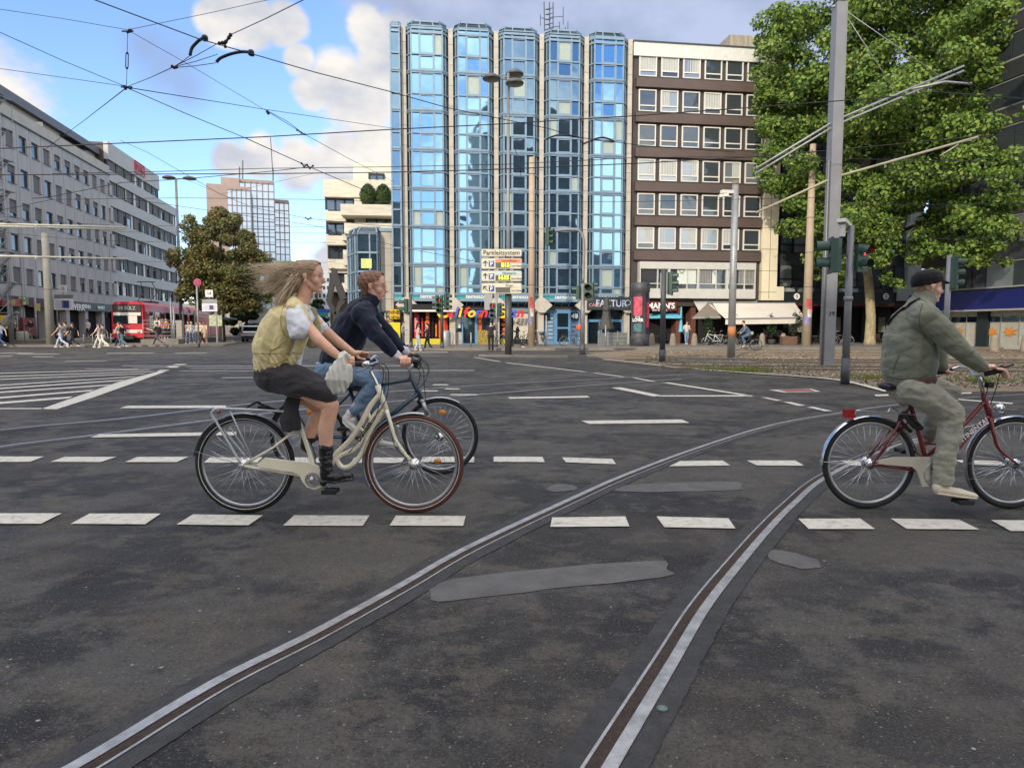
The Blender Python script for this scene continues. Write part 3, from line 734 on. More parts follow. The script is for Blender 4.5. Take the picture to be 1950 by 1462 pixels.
# bay 4 entrance
a, b = PS[3]+.27, PS[4]-.27
m = MB(FC.M); m.box(a, b, .3, .42, 0, zg, 0)
for x in (a+.05, a+.85, a+2.2, b-.05): m.box(x-.05, x+.05, .15, .3, 0, zg-.2, 1)
m.box(a+.9, a+2.15, .2, .3, zg-.65, zg-.1, 1); m.box(a+1.1, a+1.95, .16, .22, .3, 1.3, 2); m.box(a+1.1, a+1.95, .16, .22, 1.45, 2.5, 2); m.box(a+.9,a+2.15,.2,.3,0,zg-.6,1)
for k in range(7): m.box(a+.35, a+.75, .18, .28, .5+k*.3, .7+k*.3, 3)
for k in range(4): m.box(b-.65, b-.25, .18, .28, .5+k*.33, .72+k*.33, 3)
m.build('entrance', [M_bluef, M_bluef, G_dark, pm('name_plates',(150,170,184),.4,.2)], gb)
m = MB(FC.M); m.box(b-.75, b-.15, .05, .1, 2.0, 2.55, 0); m.box(a+.05, a+.5, .05, .1, 2.0, 2.5, 0); pl = m.build('house_number_plate', M_black, gb)
text('48', .5, FC.tm(b-.45, .04, 2.27), T_white, gb, bold=.01)
# bay 5 cafe
a, b = PS[4]+.27, PS[5]-.2
m = MB(FC.M); m.box(a, b, .3, .42, 0, zg, 2)
for x in (a+.1, a+1.05, a+1.2, b-.05): m.box(x-.05, x+.05, .15, .3, 0, zg-.9, 0)
m.box(a, b, .15, .3, zg-1.05, zg-.85, 0); m.box(a+1.2, b, .1, .3, 0, .75, 0); m.box(a+1.6, a+2.1, .2, .29, 1.3, 2.0, 1)
m.build('shopfront', [M_bluef, M_curt, G_dark], gb)
m = MB(FC.M); m.box(a-.2, b+.35, -.75, -.6, 2.75, 3.75, 0); m.build('cafe_sign', pm('anthracite',(48,54,60),.5), gb)
text('CAFE', .36, FC.tm(a+.35, -.77, 3.1), text_mat('salmon', (226,150,140)), gb); text('FAKTUR', .74, FC.tm(a+1.7, -.77, 3.22), text_mat('paleblue',(196,214,224)), gb, sx=.9)
m = MB(FC.M); m.ring((b+.1,-.79,3.3),.2,.02,n=6,seg=20); m.build('emblem', text_mat('paleblue',(196,214,224)), gb)
# roof mast with antennas
rm = thing('roof_antenna', FC.M @ Vector((X(1040), 5, ztop_p+.4)), 'lattice aerial mast with small antennas on the roof of the glass building', 'antenna', rz=FC.ang)
xm = X(1036, 5); zb0 = ztop_p+.2; Mx = FC.M @ Matrix.Translation((0, 5, 0))
m = MB(Mx)
for dx in (0, .45, .75): m.bar((xm+dx, dx*.5, zb0), (xm+dx-.1, 0, zb0+4.6), .07, .07)
for k in range(11): m.bar((xm, 0, zb0+.4*k), (xm+.7, .3, zb0+.4*k+.3), .05, .05); m.bar((xm, 0, zb0+.4*k), (xm+.45, 0, zb0+.4*k), .05, .05)
m.build('mast', M_alud, rm)
m = MB(Mx)
for dx, z, l in ((1.5,3.4,.9),(1.7,1.6,1.1),(-.4,3.2,.4),(1.2,2.6,.5)): m.bar((xm+.3,0,z+zb0),(xm+dx,0,z+zb0+.15),.04,.04); m.bar((xm+dx,0,zb0+z-.5),(xm+dx,0,zb0+z+l),.05,.05)
m.bar((xm+1.9,0,zb0),(xm+1.9,0,zb0+3.2),.05,.05); m.bar((xm+1.5,0,zb0+1.7),(xm+2.9,0,zb0+2.1),.05,.05)
m.build('antenna_arm', M_alud, rm)
# ================================================================ left turret and travertine wall of the same house
tb = thing('travertine_wall', FC.M @ Vector((X(742,.4), .4, 0)), 'pale travertine wall strip left of the tall glass building', 'wall', rz=FC.ang)
xa, xb = X(727,.2), X(760,.2); zt_ = FC.h(740,441,.2)[1]
m = MB(FC.M); m.box(xa, PS[0]-.97, .2, 5, 2.6, zt_, 0); m.box(xa+.3, PS[0]-.97, .35, 5, 0, 2.6, 0)
z = 1.0
while z < zt_: m.box(xa-.003, PS[0]-.975, .195, .3, z, z+.03, 1); z += 1.25
m.box(xa+.75, xa+.77, .195, .3, 2.7, zt_-.05, 1)
m.box(xa-.1, PS[0]-.97, .1, 5, zt_, zt_+.25, 2)
m.build('wall', [M_trav, M_travj, M_alu], tb)
m = MB(FC.M); m.box(X(739,.1), X(771,.1)-.35, .05, .15, .3, FC.h(750,614)[1], 0); m.box(X(733,.1),X(739,.1),.04,.15,.3,FC.h(750,609)[1],1); m.box(X(742,0), X(771,0)-.35, -.1, .1, FC.h(750,608)[1], FC.h(750,589)[1], 2)
m.build('poster', [pm('poster_yellow',(222,196,20),.6,0,.05), pm('poster_red2',(190,40,44),.6,0,.4,6), pm('yellow_sign',(222,180,30),.5)], tb)
text('SONNEN\nSTUDIO', .42, FC.tm(X(748,-.2), -.2, FC.h(750,600)[1]), T_black, tb)
tu = thing('glass_turret', FC.M @ Vector((X(697,.3), .5, 0)), 'low blue glass turret with sloping glass top beside the pale stone wall', 'building', rz=FC.ang)
x0, x1 = X(667,1.5), xa; c0, c1 = X(684,-.2), X(721,-.2); zt_ = FC.h(700,446)[1]; zr = FC.h(700,432)[1]
prof = [(x0-.2, 2.6), (x0+.35, .9), (c0, -.5), (c1, -.5), (x1, .3)]
tp = [(x0, 2.6), (x0+.5, 1.3), (c0+.25, .2), (c1-.1, .2), (x1, .4)]
m = MB(FC.M); g = MB(FC.M)
lv = [2.6+ .0]; z = zt_
while z > 2.8: lv.append(z); z -= HF*.5
for i in range(4):
    p, q = prof[i], prof[i+1]
    for z in lv + [zt_+.02]: m.bar((p[0],p[1]-.02,z),(q[0],q[1]-.02,z),.1,.14)
    for t in ((0,.5,1) if i != 2 else (0,.62,1)): m.bar((p[0]+(q[0]-p[0])*t,p[1]+(q[1]-p[1])*t,2.6),(p[0]+(q[0]-p[0])*t,p[1]+(q[1]-p[1])*t,zt_),.1,.1)
    g.poly([(p[0],p[1]+.05,2.6),(q[0],q[1]+.05,2.6),(q[0],q[1]+.05,zt_),(p[0],p[1]+.05,zt_)], 0 if i == 2 else 1)
    r, s_ = tp[i], tp[i+1]; g.poly([(p[0],p[1],zt_),(q[0],q[1],zt_),(s_[0],s_[1],zr),(r[0],r[1],zr)], 2)
    m.bar((p[0],p[1],zt_),(r[0],r[1],zr),.09,.09); m.bar((r[0],r[1],zr),(s_[0],s_[1],zr),.1,.1)
g.poly([(a_, b_, zr) for a_, b_ in tp]+[(x1,5,zr),(x0,5,zr)], 2)
g.box(x0+.2, x1, 2.6, 5, 0, zt_, 2); g.box(x0+.6, x1-.1, 1.0, 2.5, 0, 2.6, 2)
m.build('frame', M_alu, tu); g.build('glazing', [G_mid, G_dark, M_alud], tu)
m = MB(FC.M); m.box(X(686,-.5)+.15, X(710,-.5), -.56, -.5, FC.h(700,512)[1], FC.h(700,494)[1]); m.build('banner', pm('banner_yellow',(196,204,120),.6,0,.15,5), tu)
# ================================================================ brown block right
FB = FC; xa, xb = X(1199), X(1444)
bb = thing('brown_building', FC.M @ Vector(((xa+xb)/2, 0, 0)), 'seven storey dark brown panel building with white framed windows and open cafe terrace', 'building', rz=FC.ang)
ztb = FC.h(1207, 81)[1]
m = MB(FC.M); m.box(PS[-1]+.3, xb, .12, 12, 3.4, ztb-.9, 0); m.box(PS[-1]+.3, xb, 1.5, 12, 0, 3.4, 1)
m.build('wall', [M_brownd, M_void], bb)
m = MB(FC.M); m.box(PS[-1]+.3, xb+.1, -.15, 12, ztb-1.0, ztb, 0); m.box(PS[-1]+.28, xb+.14, -.2, 12.02, ztb, ztb+.12, 1); m.build('roof_fascia', [pm('fascia_grey',(206,204,196),.6), M_alud], bb)
cx0 = X((1190+55/2.76)); cpit = (X(1190+608/2.76)-cx0)/5; ww = X(1190+145/2.76)-cx0
zr0 = FC.h(1225, 103.6)[1]; zr6 = FC.h(1222, 433)[1]; rp = (zr0-zr6)/5; wh = (FC.h(1225,103.6)[1]-FC.h(1225,146)[1])
def white_window(x, z1, w_, h, mat, kind):
    m = MB(FC.M); t = .085; z0 = z1-h; zm = z0+h*.27
    for (a_, b_, c_, d_) in ((x, x+w_, z1-t, z1), (x, x+w_, z0, z0+t), (x, x+t, z0+t, z1-t), (x+w_-t, x+w_, z0+t, z1-t), (x+t, x+w_-t, zm-t*.5, zm+t*.5)): m.box(a_, b_, -.06, .08, c_, d_, 0)
    m.box(x-.06, x+w_+.06, -.14, .1, z0-.07, z0-.005, 1)
    wo = m.build('window', [M_white, M_alud], bb)
    g = MB(FC.M)
    i = .04 if random.random() < .25 else 0
    g.poly([(x+t, .02-i, zm+t*.5), (x+w_-t, .02, zm+t*.5), (x+w_-t, .02, z1-t), (x+t, .02-i, z1-t)], kind); g.poly([(x+t, .02, z0+t), (x+w_-t, .02, z0+t), (x+w_-t, .02, zm-t*.5), (x+t, .02, zm-t*.5)], kind if random.random() < .6 else 0)
    if kind == 1 or random.random() < .35:
        s = random.choice((.35, .5, 1)); xx = x+t if random.random() < .5 else x+w_-t-(w_-2*t)*s
        k = int(10*s)+2
        for q in range(k): g.poly([(xx+(w_-2*t)*s*q/k, -.0-(.025 if q % 2 else 0)+.01, zm+t*.6), (xx+(w_-2*t)*s*(q+1)/k, -.0-(0 if q % 2 else .025)+.01, zm+t*.6), (xx+(w_-2*t)*s*(q+1)/k, -.0-(0 if q % 2 else .025)+.01, z1-t*1.1), (xx+(w_-2*t)*s*q/k, -.0-(.025 if q % 2 else 0)+.01, z1-t*1.1)], 2)
    g.build('pane', [G_win, G_pale, pm('net_curtain',(176,178,172),.8,0,.1)], wo)
K = [[1,1,1,0,0,0],[0,1,0,1,0,0],[0,0,0,0,0,0],[1,1,1,0,1,1],[0,0,0,0,0,0],[1,1,1,1,0,0]]
for r_ in range(6):
    z1 = zr0-r_*rp
    for c_ in range(6): white_window(cx0+c_*cpit, z1, ww, wh, None, K[r_][c_])
    m = MB(FC.M); zb_ = z1-wh-.12; zt2 = z1-rp+.14 if r_ < 5 else zb_-.75
    m.box(cx0-.25, xb-.05, -.22, .14, zt2, zb_, 0); m.build('spandrel', M_brown, bb)
za = FC.h(1222, 499)[1]; zc = FC.h(1222, 568)[1]; a_, b_ = X(1213), X(1431)
m = MB(FC.M); m.box(a_, b_, -.5, .1, za-.55, za, 0); m.box(a_, b_, -.5, .1, zc, zc+.75, 0)
for k in range(5): x = a_+(b_-a_)*k/4; m.box(x-.09 if k else x, x+.09 if k < 4 else x, -.48, .1, zc+.75, za-.55, 0)
for k in range(4): x = a_+(b_-a_)*(k+.62)/4; m.box(x-.04, x+.04, -.44, .1, zc+.75, za-.55, 0); m.box(a_+(b_-a_)*k/4+.09, a_+(b_-a_)*(k+1)/4-.09, -.43, .1, zc+1.1, zc+1.17, 0)
wo = m.build('bay_window', pm('grey_white_frame',(190,188,180),.6,0,.08), bb)
g = MB(FC.M); g.box(a_, b_, -.3, -.28, zc+.7, za-.5, 0)
L4 = (b_-a_)/4
def drape(x0, x1, z0, z1, mi, k=9, y=-.34):
    for q in range(k):
        u = x0+(x1-x0)*q/k; v = x0+(x1-x0)*(q+1)/k; d0 = .03*(q % 2); d1 = .03*((q+1) % 2)
        g.poly([(u, y-d0, z0), (v, y-d1, z0), (v, y-d1, z1), (u, y-d0, z1)], mi)
zz0, zz1 = zc+1.18, za-.56
g.poly([(a_+.2,-.35,zz1),(a_+.2,-.35,zz0+.3),(a_+.8,-.35,zz0+.1),(a_+1.35,-.35,zz0+.3),(a_+1.35,-.35,zz1)], 1)
drape(a_+L4+.7, a_+L4*2-.15, zz0-.1, zz1, 2, 2); drape(a_+L4*2+.15, a_+L4*2+1.1, zz0, zz1, 3); drape(a_+L4*2+1.2, a_+L4*2+1.6, zz0, zz1, 2, 4); drape(a_+L4*3+.1, a_+L4*3+.7, zz0, zz1, 2, 5); drape(a_+L4*3+1.0, b_-.15, zz0, zz1, 3)
g.build('pane', [G_win, pm('dark_cloth',(52,54,58),.8), pm('pale_blind',(200,208,198),.8,0,.05), pm('grey_drape',(126,126,122),.8,0,.2)], wo)
for hx in (a_+L4+1.05, a_+L4*2+1.4):
    hm = MB(FC.M); pts = [(hx+.2*math.sin(t)**3, -.40, zz0+.95+.17*(math.cos(t)-.35*math.cos(2*t)-.15*math.cos(3*t))) for t in [i*math.pi/8 for i in range(16)]]; hm.tube(pts, .02, 5, closed=True); hm.build('heart_sticker', M_alud, wo)
# end strip of cream panels
m = MB(FC.M); x2 = X(1473); z_t = FC.h(1450, 83)[1]
m.box(xb+.02, x2, -.3, 12, FC.h(1450,572)[1], z_t, 0); m.box(x2, X(1487), -.3, 3, FC.h(1450,572)[1], FC.h(1450,546)[1], 0); m.box(xb+.02, X(1452), -.3, 1, z_t, z_t+.55, 0)
z = 4.2
while z < z_t: m.box(xb+.015, x2+.005, -.305, 1, z, z+.04, 1); z += 1.7
m.box((xb+x2)/2-.02, (xb+x2)/2+.02, -.305, 0, 3.7, z_t-.1, 1)
m.build('cream_end_wall', [pm('cream_panel',(222,212,184),.6,0,.09,1.0), M_travj], bb)
m = MB(FC.M); m.box(X(1376,4), X(1468,4), 4, 9, ztb, FC.h(1420,68,4)[1]); m.build('penthouse', pm('weathered_grey',(142,134,118),.85,0,.35,1.2, stretch=(3,3,.4)), bb)
# restaurant sign and ground floor of the brown block
m = MB(FC.M); m.box(X(1238), X(1286), -.2, .05, FC.h(1250,592)[1], FC.h(1250,574)[1], 0)
for k in range(5): z = FC.h(1250,592)[1]+.08+k*.14; m.box(X(1238), X(1286), -.24, -.2, z, z+.06, 1)
m.build('restaurant_sign', [pm('sign_wood',(70,34,26),.6), pm('sign_slat',(140,60,36),.6)], bb)
text("MANN'S", .62, FC.tm(X(1258,-.3), -.3, FC.h(1258,583)[1]), T_white, bb, bold=.02)
text("BAR & GRILL", .22, FC.tm(X(1256,-.3), -.3, FC.h(1258,591)[1]), T_white, bb)
m = MB(FC.M)
for x in (X(1290), X(1318), X(1400)): m.box(x, x+.4, .3, 1.4, 0, 3.4, 0)
m.box(PS[-1]+.3, xb, .1, 1.6, 3.1, 3.4, 1); m.box(X(1322), X(1440), 1.3, 1.45, 0, 2.9, 2); m.build('ground_floor', [pm('red_brown_pier',(104,64,52),.8), M_brownd, pm('dark_shopfront',(44,42,42),.5,0,.3)], bb)
# ================================================================ dark building behind the plane tree
db = thing('dark_building', FC.M @ Vector((X(1620,2), 2, 0)), 'dark glass building with stone panels behind the large plane tree', 'building', rz=FC.ang)
xa, xb = X(1475,2.2)+.1, X(1752,2.2)
m = MB(FC.M); ztd = 21.5; m.box(xa, xb, 2.4, 14, 3.3, ztd, 0); m.box(xa, xb, 4.5, 14, 0, 3.3, 1); m.prism([(X(1483,6),6,ztd),(X(1560,6),6,ztd),(X(1560,6),6,ztd+2.6),(X(1528,6),6,ztd+2.8)], (0,5,0), 0)
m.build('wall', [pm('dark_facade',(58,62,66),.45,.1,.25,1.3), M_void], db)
for r_ in range(6):
    m = MB(FC.M); z = 4.9+r_*2.85; nw = 11
    for k in range(nw):
        x = xa+.2+(xb-xa-.4)*k/nw; m.box(x+.06, x+(xb-xa-.4)/nw-.06, 2.3, 2.36, z, z+1.7, 0 if (k*7+r_*3) % 5 else 1)
    for k in range(nw+1): x = xa+.2+(xb-xa-.4)*k/nw; m.box(x-.06, x+.06, 2.2, 2.4, z-.1, z+1.8, 2)
    m.box(xa, xb, 2.2, 2.4, z+.55, z+.65, 2)
    m.build('window', [G_win, G_pale, M_black], db)
m = MB(FC.M)
for x_, x2_ in ((1495,1512),(1520,1548),(1600,1632)): m.box(X(x_,2), X(x2_,2), 2.05, 2.4, FC.h(1600,570,2)[1], FC.h(1600,549,2)[1], 0); m.build('stone_panel', pm('grey_marble',(150,156,158),.4,0,.22,2), db); m = MB(FC.M)
m.box(X(1724,1.9), X(1750,1.9), 1.9, 2.4, FC.h(1735,549,2)[1], FC.h(1735,405,2)[1], 0); m.box(X(1705,1.9), X(1752,1.9), 1.8, 2.4, FC.h(1735,573,2)[1], FC.h(1735,548,2)[1], 0)
m.build('stone_panel', pm('grey_marble',(150,156,158),.4,0,.22,2), db)
m = MB(FC.M); m.box(xa, X(1704,2), 1.95, 2.3, FC.h(1600,577,2)[1], FC.h(1600,556,2)[1], 0); m.build('sign_band', pm('dark_green_sign',(22,38,38),.5), db)
for px_ in (1515, 1684):
    m = MB(FC.M); c_ = Vector((X(px_,1.9), 1.9, FC.h(px_,564.5,1.9)[1])); m.prism([c_+Vector((.27*math.cos(a),0,.27*math.sin(a))) for a in [i*.3927 for i in range(16)]], (0,-.05,0)); e = m.build('round_emblem', T_white, db)
    text('S', .4, FC.tm(c_.x, 1.83, c_.z), T_black, db)
m = MB(FC.M); m.box(xa, xb+.3, -.6, 2.2, FC.h(1600,583,0)[1], FC.h(1600,577,0)[1], 0); m.build('restaurant_canopy', pm('dark_red_canopy',(62,24,24),.6), db)
for x_ in (1494,1560,1640,1700): m = MB(FC.M); m.box(X(x_,3), X(x_,3)+.3, 3, 3.3, 0, 3.3, 0); m.build('pillar', M_black, db)
for x_, w_ in ((1502,.9),(1520,.7),(1589,.55),(1673,.6)): m = MB(FC.M); m.box(X(x_,2.6), X(x_,2.6)+w_, 2.6, 2.65, 1.0, 2.3, 0); m.build('menu_board', pm('dim_panel',(130,124,112),.7,0,.4,4), db)
# ================================================================ blue-banded building on the right
FR = Frame((32.0, 42.8), math.atan2(-.982, .187))
rb = thing('grey_office_building', FR.M @ Vector((0, 0, 0)), 'grey office building with ribbed metal bands and a blue shop band, right edge', 'building', rz=FR.ang)
xl = FR.x(1750); xr = FR.x(1950)+14
m = MB(FR.M); m.box(xl, xr, .3, 14, 0, 25.2, 0); m.build('wall', pm('office_grey',(98,98,96),.6,0,.15,1), rb)
zb1 = FR.h(1801,560)[1]; zb0 = FR.h(1801,592)[1]
m = MB(FR.M); m.box(xl-.1, xr, -.9, .3, zb0, zb1, 0); m.box(xl-.1, xr, -.95, .3, zb0-.12, zb0-.003, 1); m.build('shop_band', [pm('shop_blue',(18,30,96),.45,0,.12,.8), pm('pale_trim',(150,150,146),.5)], rb)
m = MB(FR.M); m.box(xl, xr, .02, .3, 0, zb0, 0); m.build('shop_wall', pm('shop_white',(168,164,152),.6,0,.1), rb)
x = xl+.3; k = 0
while x < xr-1.4:
    m = MB(FR.M); m.box(x, x+1.25, -.04, .02, 1.75, zb0-.45, 0); m.box(x+1.27, x+1.33, -.06, .02, .35, zb0-.3, 1); m.build('shop_window', [G_dark, pm('pale_trim',(150,150,146),.5)], rb)
    if k % 3 != 0:
        random.seed(k+3); m = MB(FR.M); pts = [(x+.62+(.5+.12*random.uniform(-1,1))*math.cos(a)*(1 if j % 2 else .55), -.03, 1.1+(.36)*math.sin(a)*(1 if j % 2 else .5)) for j, a in enumerate([i*2*math.pi/14 for i in range(14)])]
        m.prism(pts[::-1], (0,-.01,0)); m.build('orange_splash', pm('splash_orange',(206,130,50),.6), rb)
    x += 1.33; k += 1
m = MB(FR.M)
for px_ in (1871,): m.box(FR.x(px_)-.3, FR.x(px_)+.55, -.2, .3, 0, zb0-.12)
m.build('pier', pm('dark_green_pier',(30,42,44),.5), rb)
for f in range(7):
    z0 = FR.h(1950,545)[1]-.0 + f*2.85
    m = MB(FR.M)
    x = xl+.2
    while x < xr-.5:
        w_ = random.choice((1.1,1.5,2.0)); m.box(x, x+w_-.08, .1, .3, z0+.1, z0+1.65, random.choice((0,0,0,0,1))); x += w_
    m.box(xl, xr, .05, .3, z0+1.65, z0+1.75, 2); m.box(xl, xr, -.02, .3, z0, z0+.1, 2)
    m.build('ribbon_window', [G_win, G_pale, pm('pale_trim',(150,150,146),.5), M_curt], rb)
    m = MB(FR.M); zz = z0+1.78
    while zz < z0+2.8: m.box(xl, xr, -.05, .3, zz, zz+.05); zz += .1
    m.box(xl, xr, -.01, .3, z0+1.78, z0+2.82); m.build('ribbed_band', pm('ribbed_grey',(88,90,92),.5,.3,.1), rb)
# ================================================================ left concrete block
FL = Frame((-42.0, 56.0), math.atan2(.982, -.187)); XL = FL.x
lb = thing('concrete_office_building', FL.M @ Vector((12, 0, 0)), 'long grey concrete office building with rows of square windows and ground floor shops', 'building', rz=FL.ang)
M_conc = pm('grey_concrete', (172,171,168), .85, 0, .16, .5, .2, 6, stretch=(2.5,2.5,.5)); M_concp = pm('pale_concrete', (178,174,162), .85, 0, .12, .8)
M_blind = pm('grey_blind', (104,102,100), .7, 0, .15, 2, stretch=(1,1,14)); M_lead = pm('lead_fascia', (104,104,108), .6, .2, .12)
s1 = XL(221.5); s0 = -14
ROW = [(18.1,16.7),(15.2,13.7),(12.3,10.85),(9.4,8.0),(6.6,5.2)]; pit = 2.19; w_ = 1.36
# wall with real openings: piers between windows, bands between rows
m = MB(FL.M)
zedge = [19.1]+[z for a in ROW for z in a]+[4.1]
for i in range(0, len(zedge), 2): m.box(s0, s1, 0, .45, zedge[i+1], zedge[i], 0)
xs = [2.85+pit*k for k in range(-7, 11)]
for (zt2, zb2) in ROW:
    px0 = s0
    for x in xs: m.box(px0, x, 0, .45, zb2, zt2, 0); px0 = x+w_
    m.box(px0, s1, 0, .45, zb2, zt2, 0)
m.box(s0, s1, .6, 15, 0, 19.1, 1); m.box(s0, s1, 1.9, 15, 19.1, 20.5, 1)
for k in range(-6, 11): m.box(2.85+pit*k-.42, 2.85+pit*k-.40, -.012, .01, 4.2, 19, 2)
m.build('wall', [M_conc, M_brownd, M_lead], lb)
m = MB(FL.M); m.box(s0, s1-.0, -.05, .12, 19.12, 20.05, 0); m.box(s0, s1, -.1, 1.9, 19.0, 19.12, 1); m.build('terrace_parapet', [M_concp, M_black], lb)
m = MB(FL.M); m.box(s0, s1, 1.4, 15, 20.5, 21.3, 0); m.box(s0, s1, .9, 15, 21.3, 22.1, 1); m.build('roof', [M_concp, M_lead], lb)
for (zt2, zb2) in ROW:
    for x in xs:
        if XL(-60) > x: continue
        m = MB(FL.M); m.box(x+.03, x+w_-.03, .2, .26, zb2+.03, zt2-.03, 1)
        for u in (x+.02, x+w_-.09): m.box(u, u+.07, .14, .27, zb2+.02, zt2-.02, 0)
        m.box(x+.02, x+w_-.02, .13, .27, zt2-.1, zt2-.02, 0); m.box(x-.05, x+w_+.05, -.06, .2, zb2-.06, zb2-.002, 0)
        fr = random.choice((0, 0, .35, .75, 1, 1))
        if fr: m.box(x+.1, x+w_-.1, .12, .17, zt2-.1-(zt2-zb2-.14)*fr, zt2-.1, 2)
        m.build('window', [M_alud, G_win, M_blind], lb)
m = MB(FL.M)
for k in range(9): x = s0+1+k*4.3; m.box(x, x+3.4, 1.7, 1.9, 19.2, 20.45, 0 if k % 2 else 1)
m.box(10, 10.08, .2, 1.6, 19.2, 20.6, 2); m.build('terrace_window', [G_win, M_blind, M_white], lb)
# ground floor
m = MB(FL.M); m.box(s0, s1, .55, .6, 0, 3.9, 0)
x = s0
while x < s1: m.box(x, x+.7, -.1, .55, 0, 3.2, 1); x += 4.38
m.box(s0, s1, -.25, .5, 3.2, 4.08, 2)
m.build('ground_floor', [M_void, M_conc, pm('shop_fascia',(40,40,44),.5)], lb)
for px_, py, s_, sz in ((118,582,'back',.9),(149,582,'WERK',.9),(165,581,'DENN',.6),(193,583,'MARKT',.5)):
    xx, zz = FL.h(px_, py, -.3); text(s_, sz, FL.tm(xx, -.3, 3.6 if sz < .8 else 3.45), T_white, lb, bold=.015, sx=1.2)
m = MB(FL.M)
for a_, b_, y0, y1, c_ in ((3,19,568,583,0),(19,40,568,583,1),(40,53,566,580,2),(53,83,569,584,3),(0,20,600,626,4),(40,66,605,640,0)):
    u0, u1 = XL(a_, -.4), XL(b_, -.4); zt2 = FL.h(a_, y0, -.4)[1]; zb2 = FL.h(a_, y1, -.4)[1]; m.box(u0, u1, -.55, -.35, max(.6, zb2), zt2, c_)
m.build('shop_sign', [pm('dull_red_sign',(130,44,46),.6,0,.5,5), pm('red_orange_sign',(150,70,60),.6,0,.4,6), pm('green_yellow_sign',(196,200,120),.6,0,.2), pm('maroon_sign',(70,30,38),.6,0,.3), pm('poster_yellow2',(226,190,50),.6,0,.2)], lb)
xx, zz = FL.h(47, 574, -.6); text('M', 1.0, FL.tm(xx, -.6, zz), text_mat('green',(70,120,60)), lb, sx=1.6)
# balcony planter plant + awning on the terrace
m = MB(FL.M); xa_ = XL(160); m.prism([(xa_,.3,20.9),(xa_+6,.3,20.9),(xa_+6,1.9,21.2),(xa_,1.9,21.2)],(0,0,.06)); m.build('awning', pm('dark_blue_awning',(40,50,76),.7), lb)
# ribbon-window half
l2 = thing('ribbon_window_building', FL.M @ Vector((38, 0, 0)), 'long pale grey building with continuous ribbon windows beyond the concrete block', 'building', rz=FL.ang)
sA, sB, sC = s1+.02, XL(314.5), XL(345)
M_band = pm('pale_grey_band', (176,176,172), .7, 0, .07, .4); RR = [(20.9,19.7),(18.5,16.9),(15.6,13.9),(12.7,11.1),(9.8,8.2),(6.9,5.3)]
m = MB(FL.M)
m.box(sA, sC, .5, 15, 0, 19.5, 1); m.box(sA, sB, .5, 15, 19.5, 22.8, 1)
zed = [22.9]+[z for a in RR for z in a]+[0.]
m.box(sA, sB, 0, .5, RR[0][0], 22.9, 0); m.box(sA, sC, 0, .5, RR[1][0], RR[0][1], 0)
for i in range(1, 5): m.box(sA, sC, 0, .5, RR[i+1][0], RR[i][1], 0)
m.box(sA, sC, 0, .5, 3.6, RR[5][1], 0); m.box(sA, sC, -.03, 15, 22.9, 22.98, 2) if False else None
m.build('wall', [M_band, M_brownd, M_alud], l2)
for i, (zt2, zb2) in enumerate(RR):
    e_ = sB if i == 0 else sC; x = sA
    while x < e_-.3:
        m = MB(FL.M); x2 = min(x+2.6, e_); m.box(x+.03, x2-.03, .28, .34, zb2, zt2, 1)
        y = x
        while y < x2-.1:
            f = random.choice((.3,1,1,1,1,.8)); m.box(y+.05, min(y+.62, x2)-.02, .2, .26, zt2-(zt2-zb2)*f, zt2, 2 if random.random() < .9 else 3); y += .65
        m.box(x, x+.05, .1, .3, zb2, zt2, 0); m.build('window', [M_alud, G_win, M_blind, M_white], l2); x = x2
m = MB(FL.M); m.box(sA, sC, .3, .45, 0, 3.6, 0); 
for k in range(9): m.box(sA+k*3, sA+k*3+.5, 0, .4, 0, 3.6, 1)
m.build('ground_floor', [M_void, M_conc], l2)
xx, zz = FL.h(266, 322, -.05); text('DAK', 1.15, FL.tm(xx, -.06, zz), text_mat('signred',(190,40,40)), l2, .05, bold=.02, sx=1.2)
m = MB(FL.M); 
for q in ((-1.8,-1.72,-.7,.7),(1.72,1.8,-.7,.7)): m.box(xx+q[0],xx+q[1],-.1,0,zz+q[2],zz+q[3])
for q in (-.7,.7): m.box(xx-1.8,xx+1.8,-.1,0,zz+q-.06,zz+q+.06)
m.build('sign_frame', text_mat('signred',(190,40,40)), l2)
# ================================================================ distant glass tower
tw = thing('office_tower', (cdist(480,185).x, 185, 0), 'distant brown office tower with gridded mirror glass behind the trees', 'building')
M_tb = pm('tower_brown', (150,132,124), .8, 0, .1, .2); Gt = glass_mat('tower_glass', (146,160,176), .1, .8, .02, .3)
def tbox(pa, pb, Y, top, dpt, glass=True, cols=6, rows=16, name='block'):
    F3 = Frame(((480-CX)/F_*180, 180), R(19)); Y = (Y-180)*.9; a_ = F3.x(pa, Y); b_ = F3.x(pb, Y); z = F3.h((pa+pb)/2, top, Y)[1]
    m = MB(F3.M); m.box(a_, b_, Y, Y+dpt, 0, z, 0); o = m.build('wall', [M_tb], tw)
    if glass:
        for k in range(cols):
            m = MB(F3.M); xa_ = a_+(b_-a_)*k/cols; xb_ = a_+(b_-a_)*(k+1)/cols
            m.box(xa_+.12, xb_-.12, Y-.15, Y-.02, 4, z-1, 0)
            for r_ in range(rows+1): zz = 4+(z-5)*r_/rows; m.box(xa_, xb_-.14, Y-.25, Y-.16, zz-.12, zz+.12, 1)
            m.box(xb_-.13, xb_+.13, Y-.35, Y, 4, z-.6, 1); m.build('window_strip', [Gt, pm('tower_mullion',(110,108,112),.6)], o)
    return o
tbox(402, 441, 178, 351, 30, False); tbox(441, 485, 178, 356, 30, cols=5, rows=17); tbox(430, 464, 184, 339, 20, False); tbox(464, 529, 186, 343, 25, cols=6, rows=18); tbox(529, 556, 192, 381, 25, cols=3, rows=16)
m = MB(); 
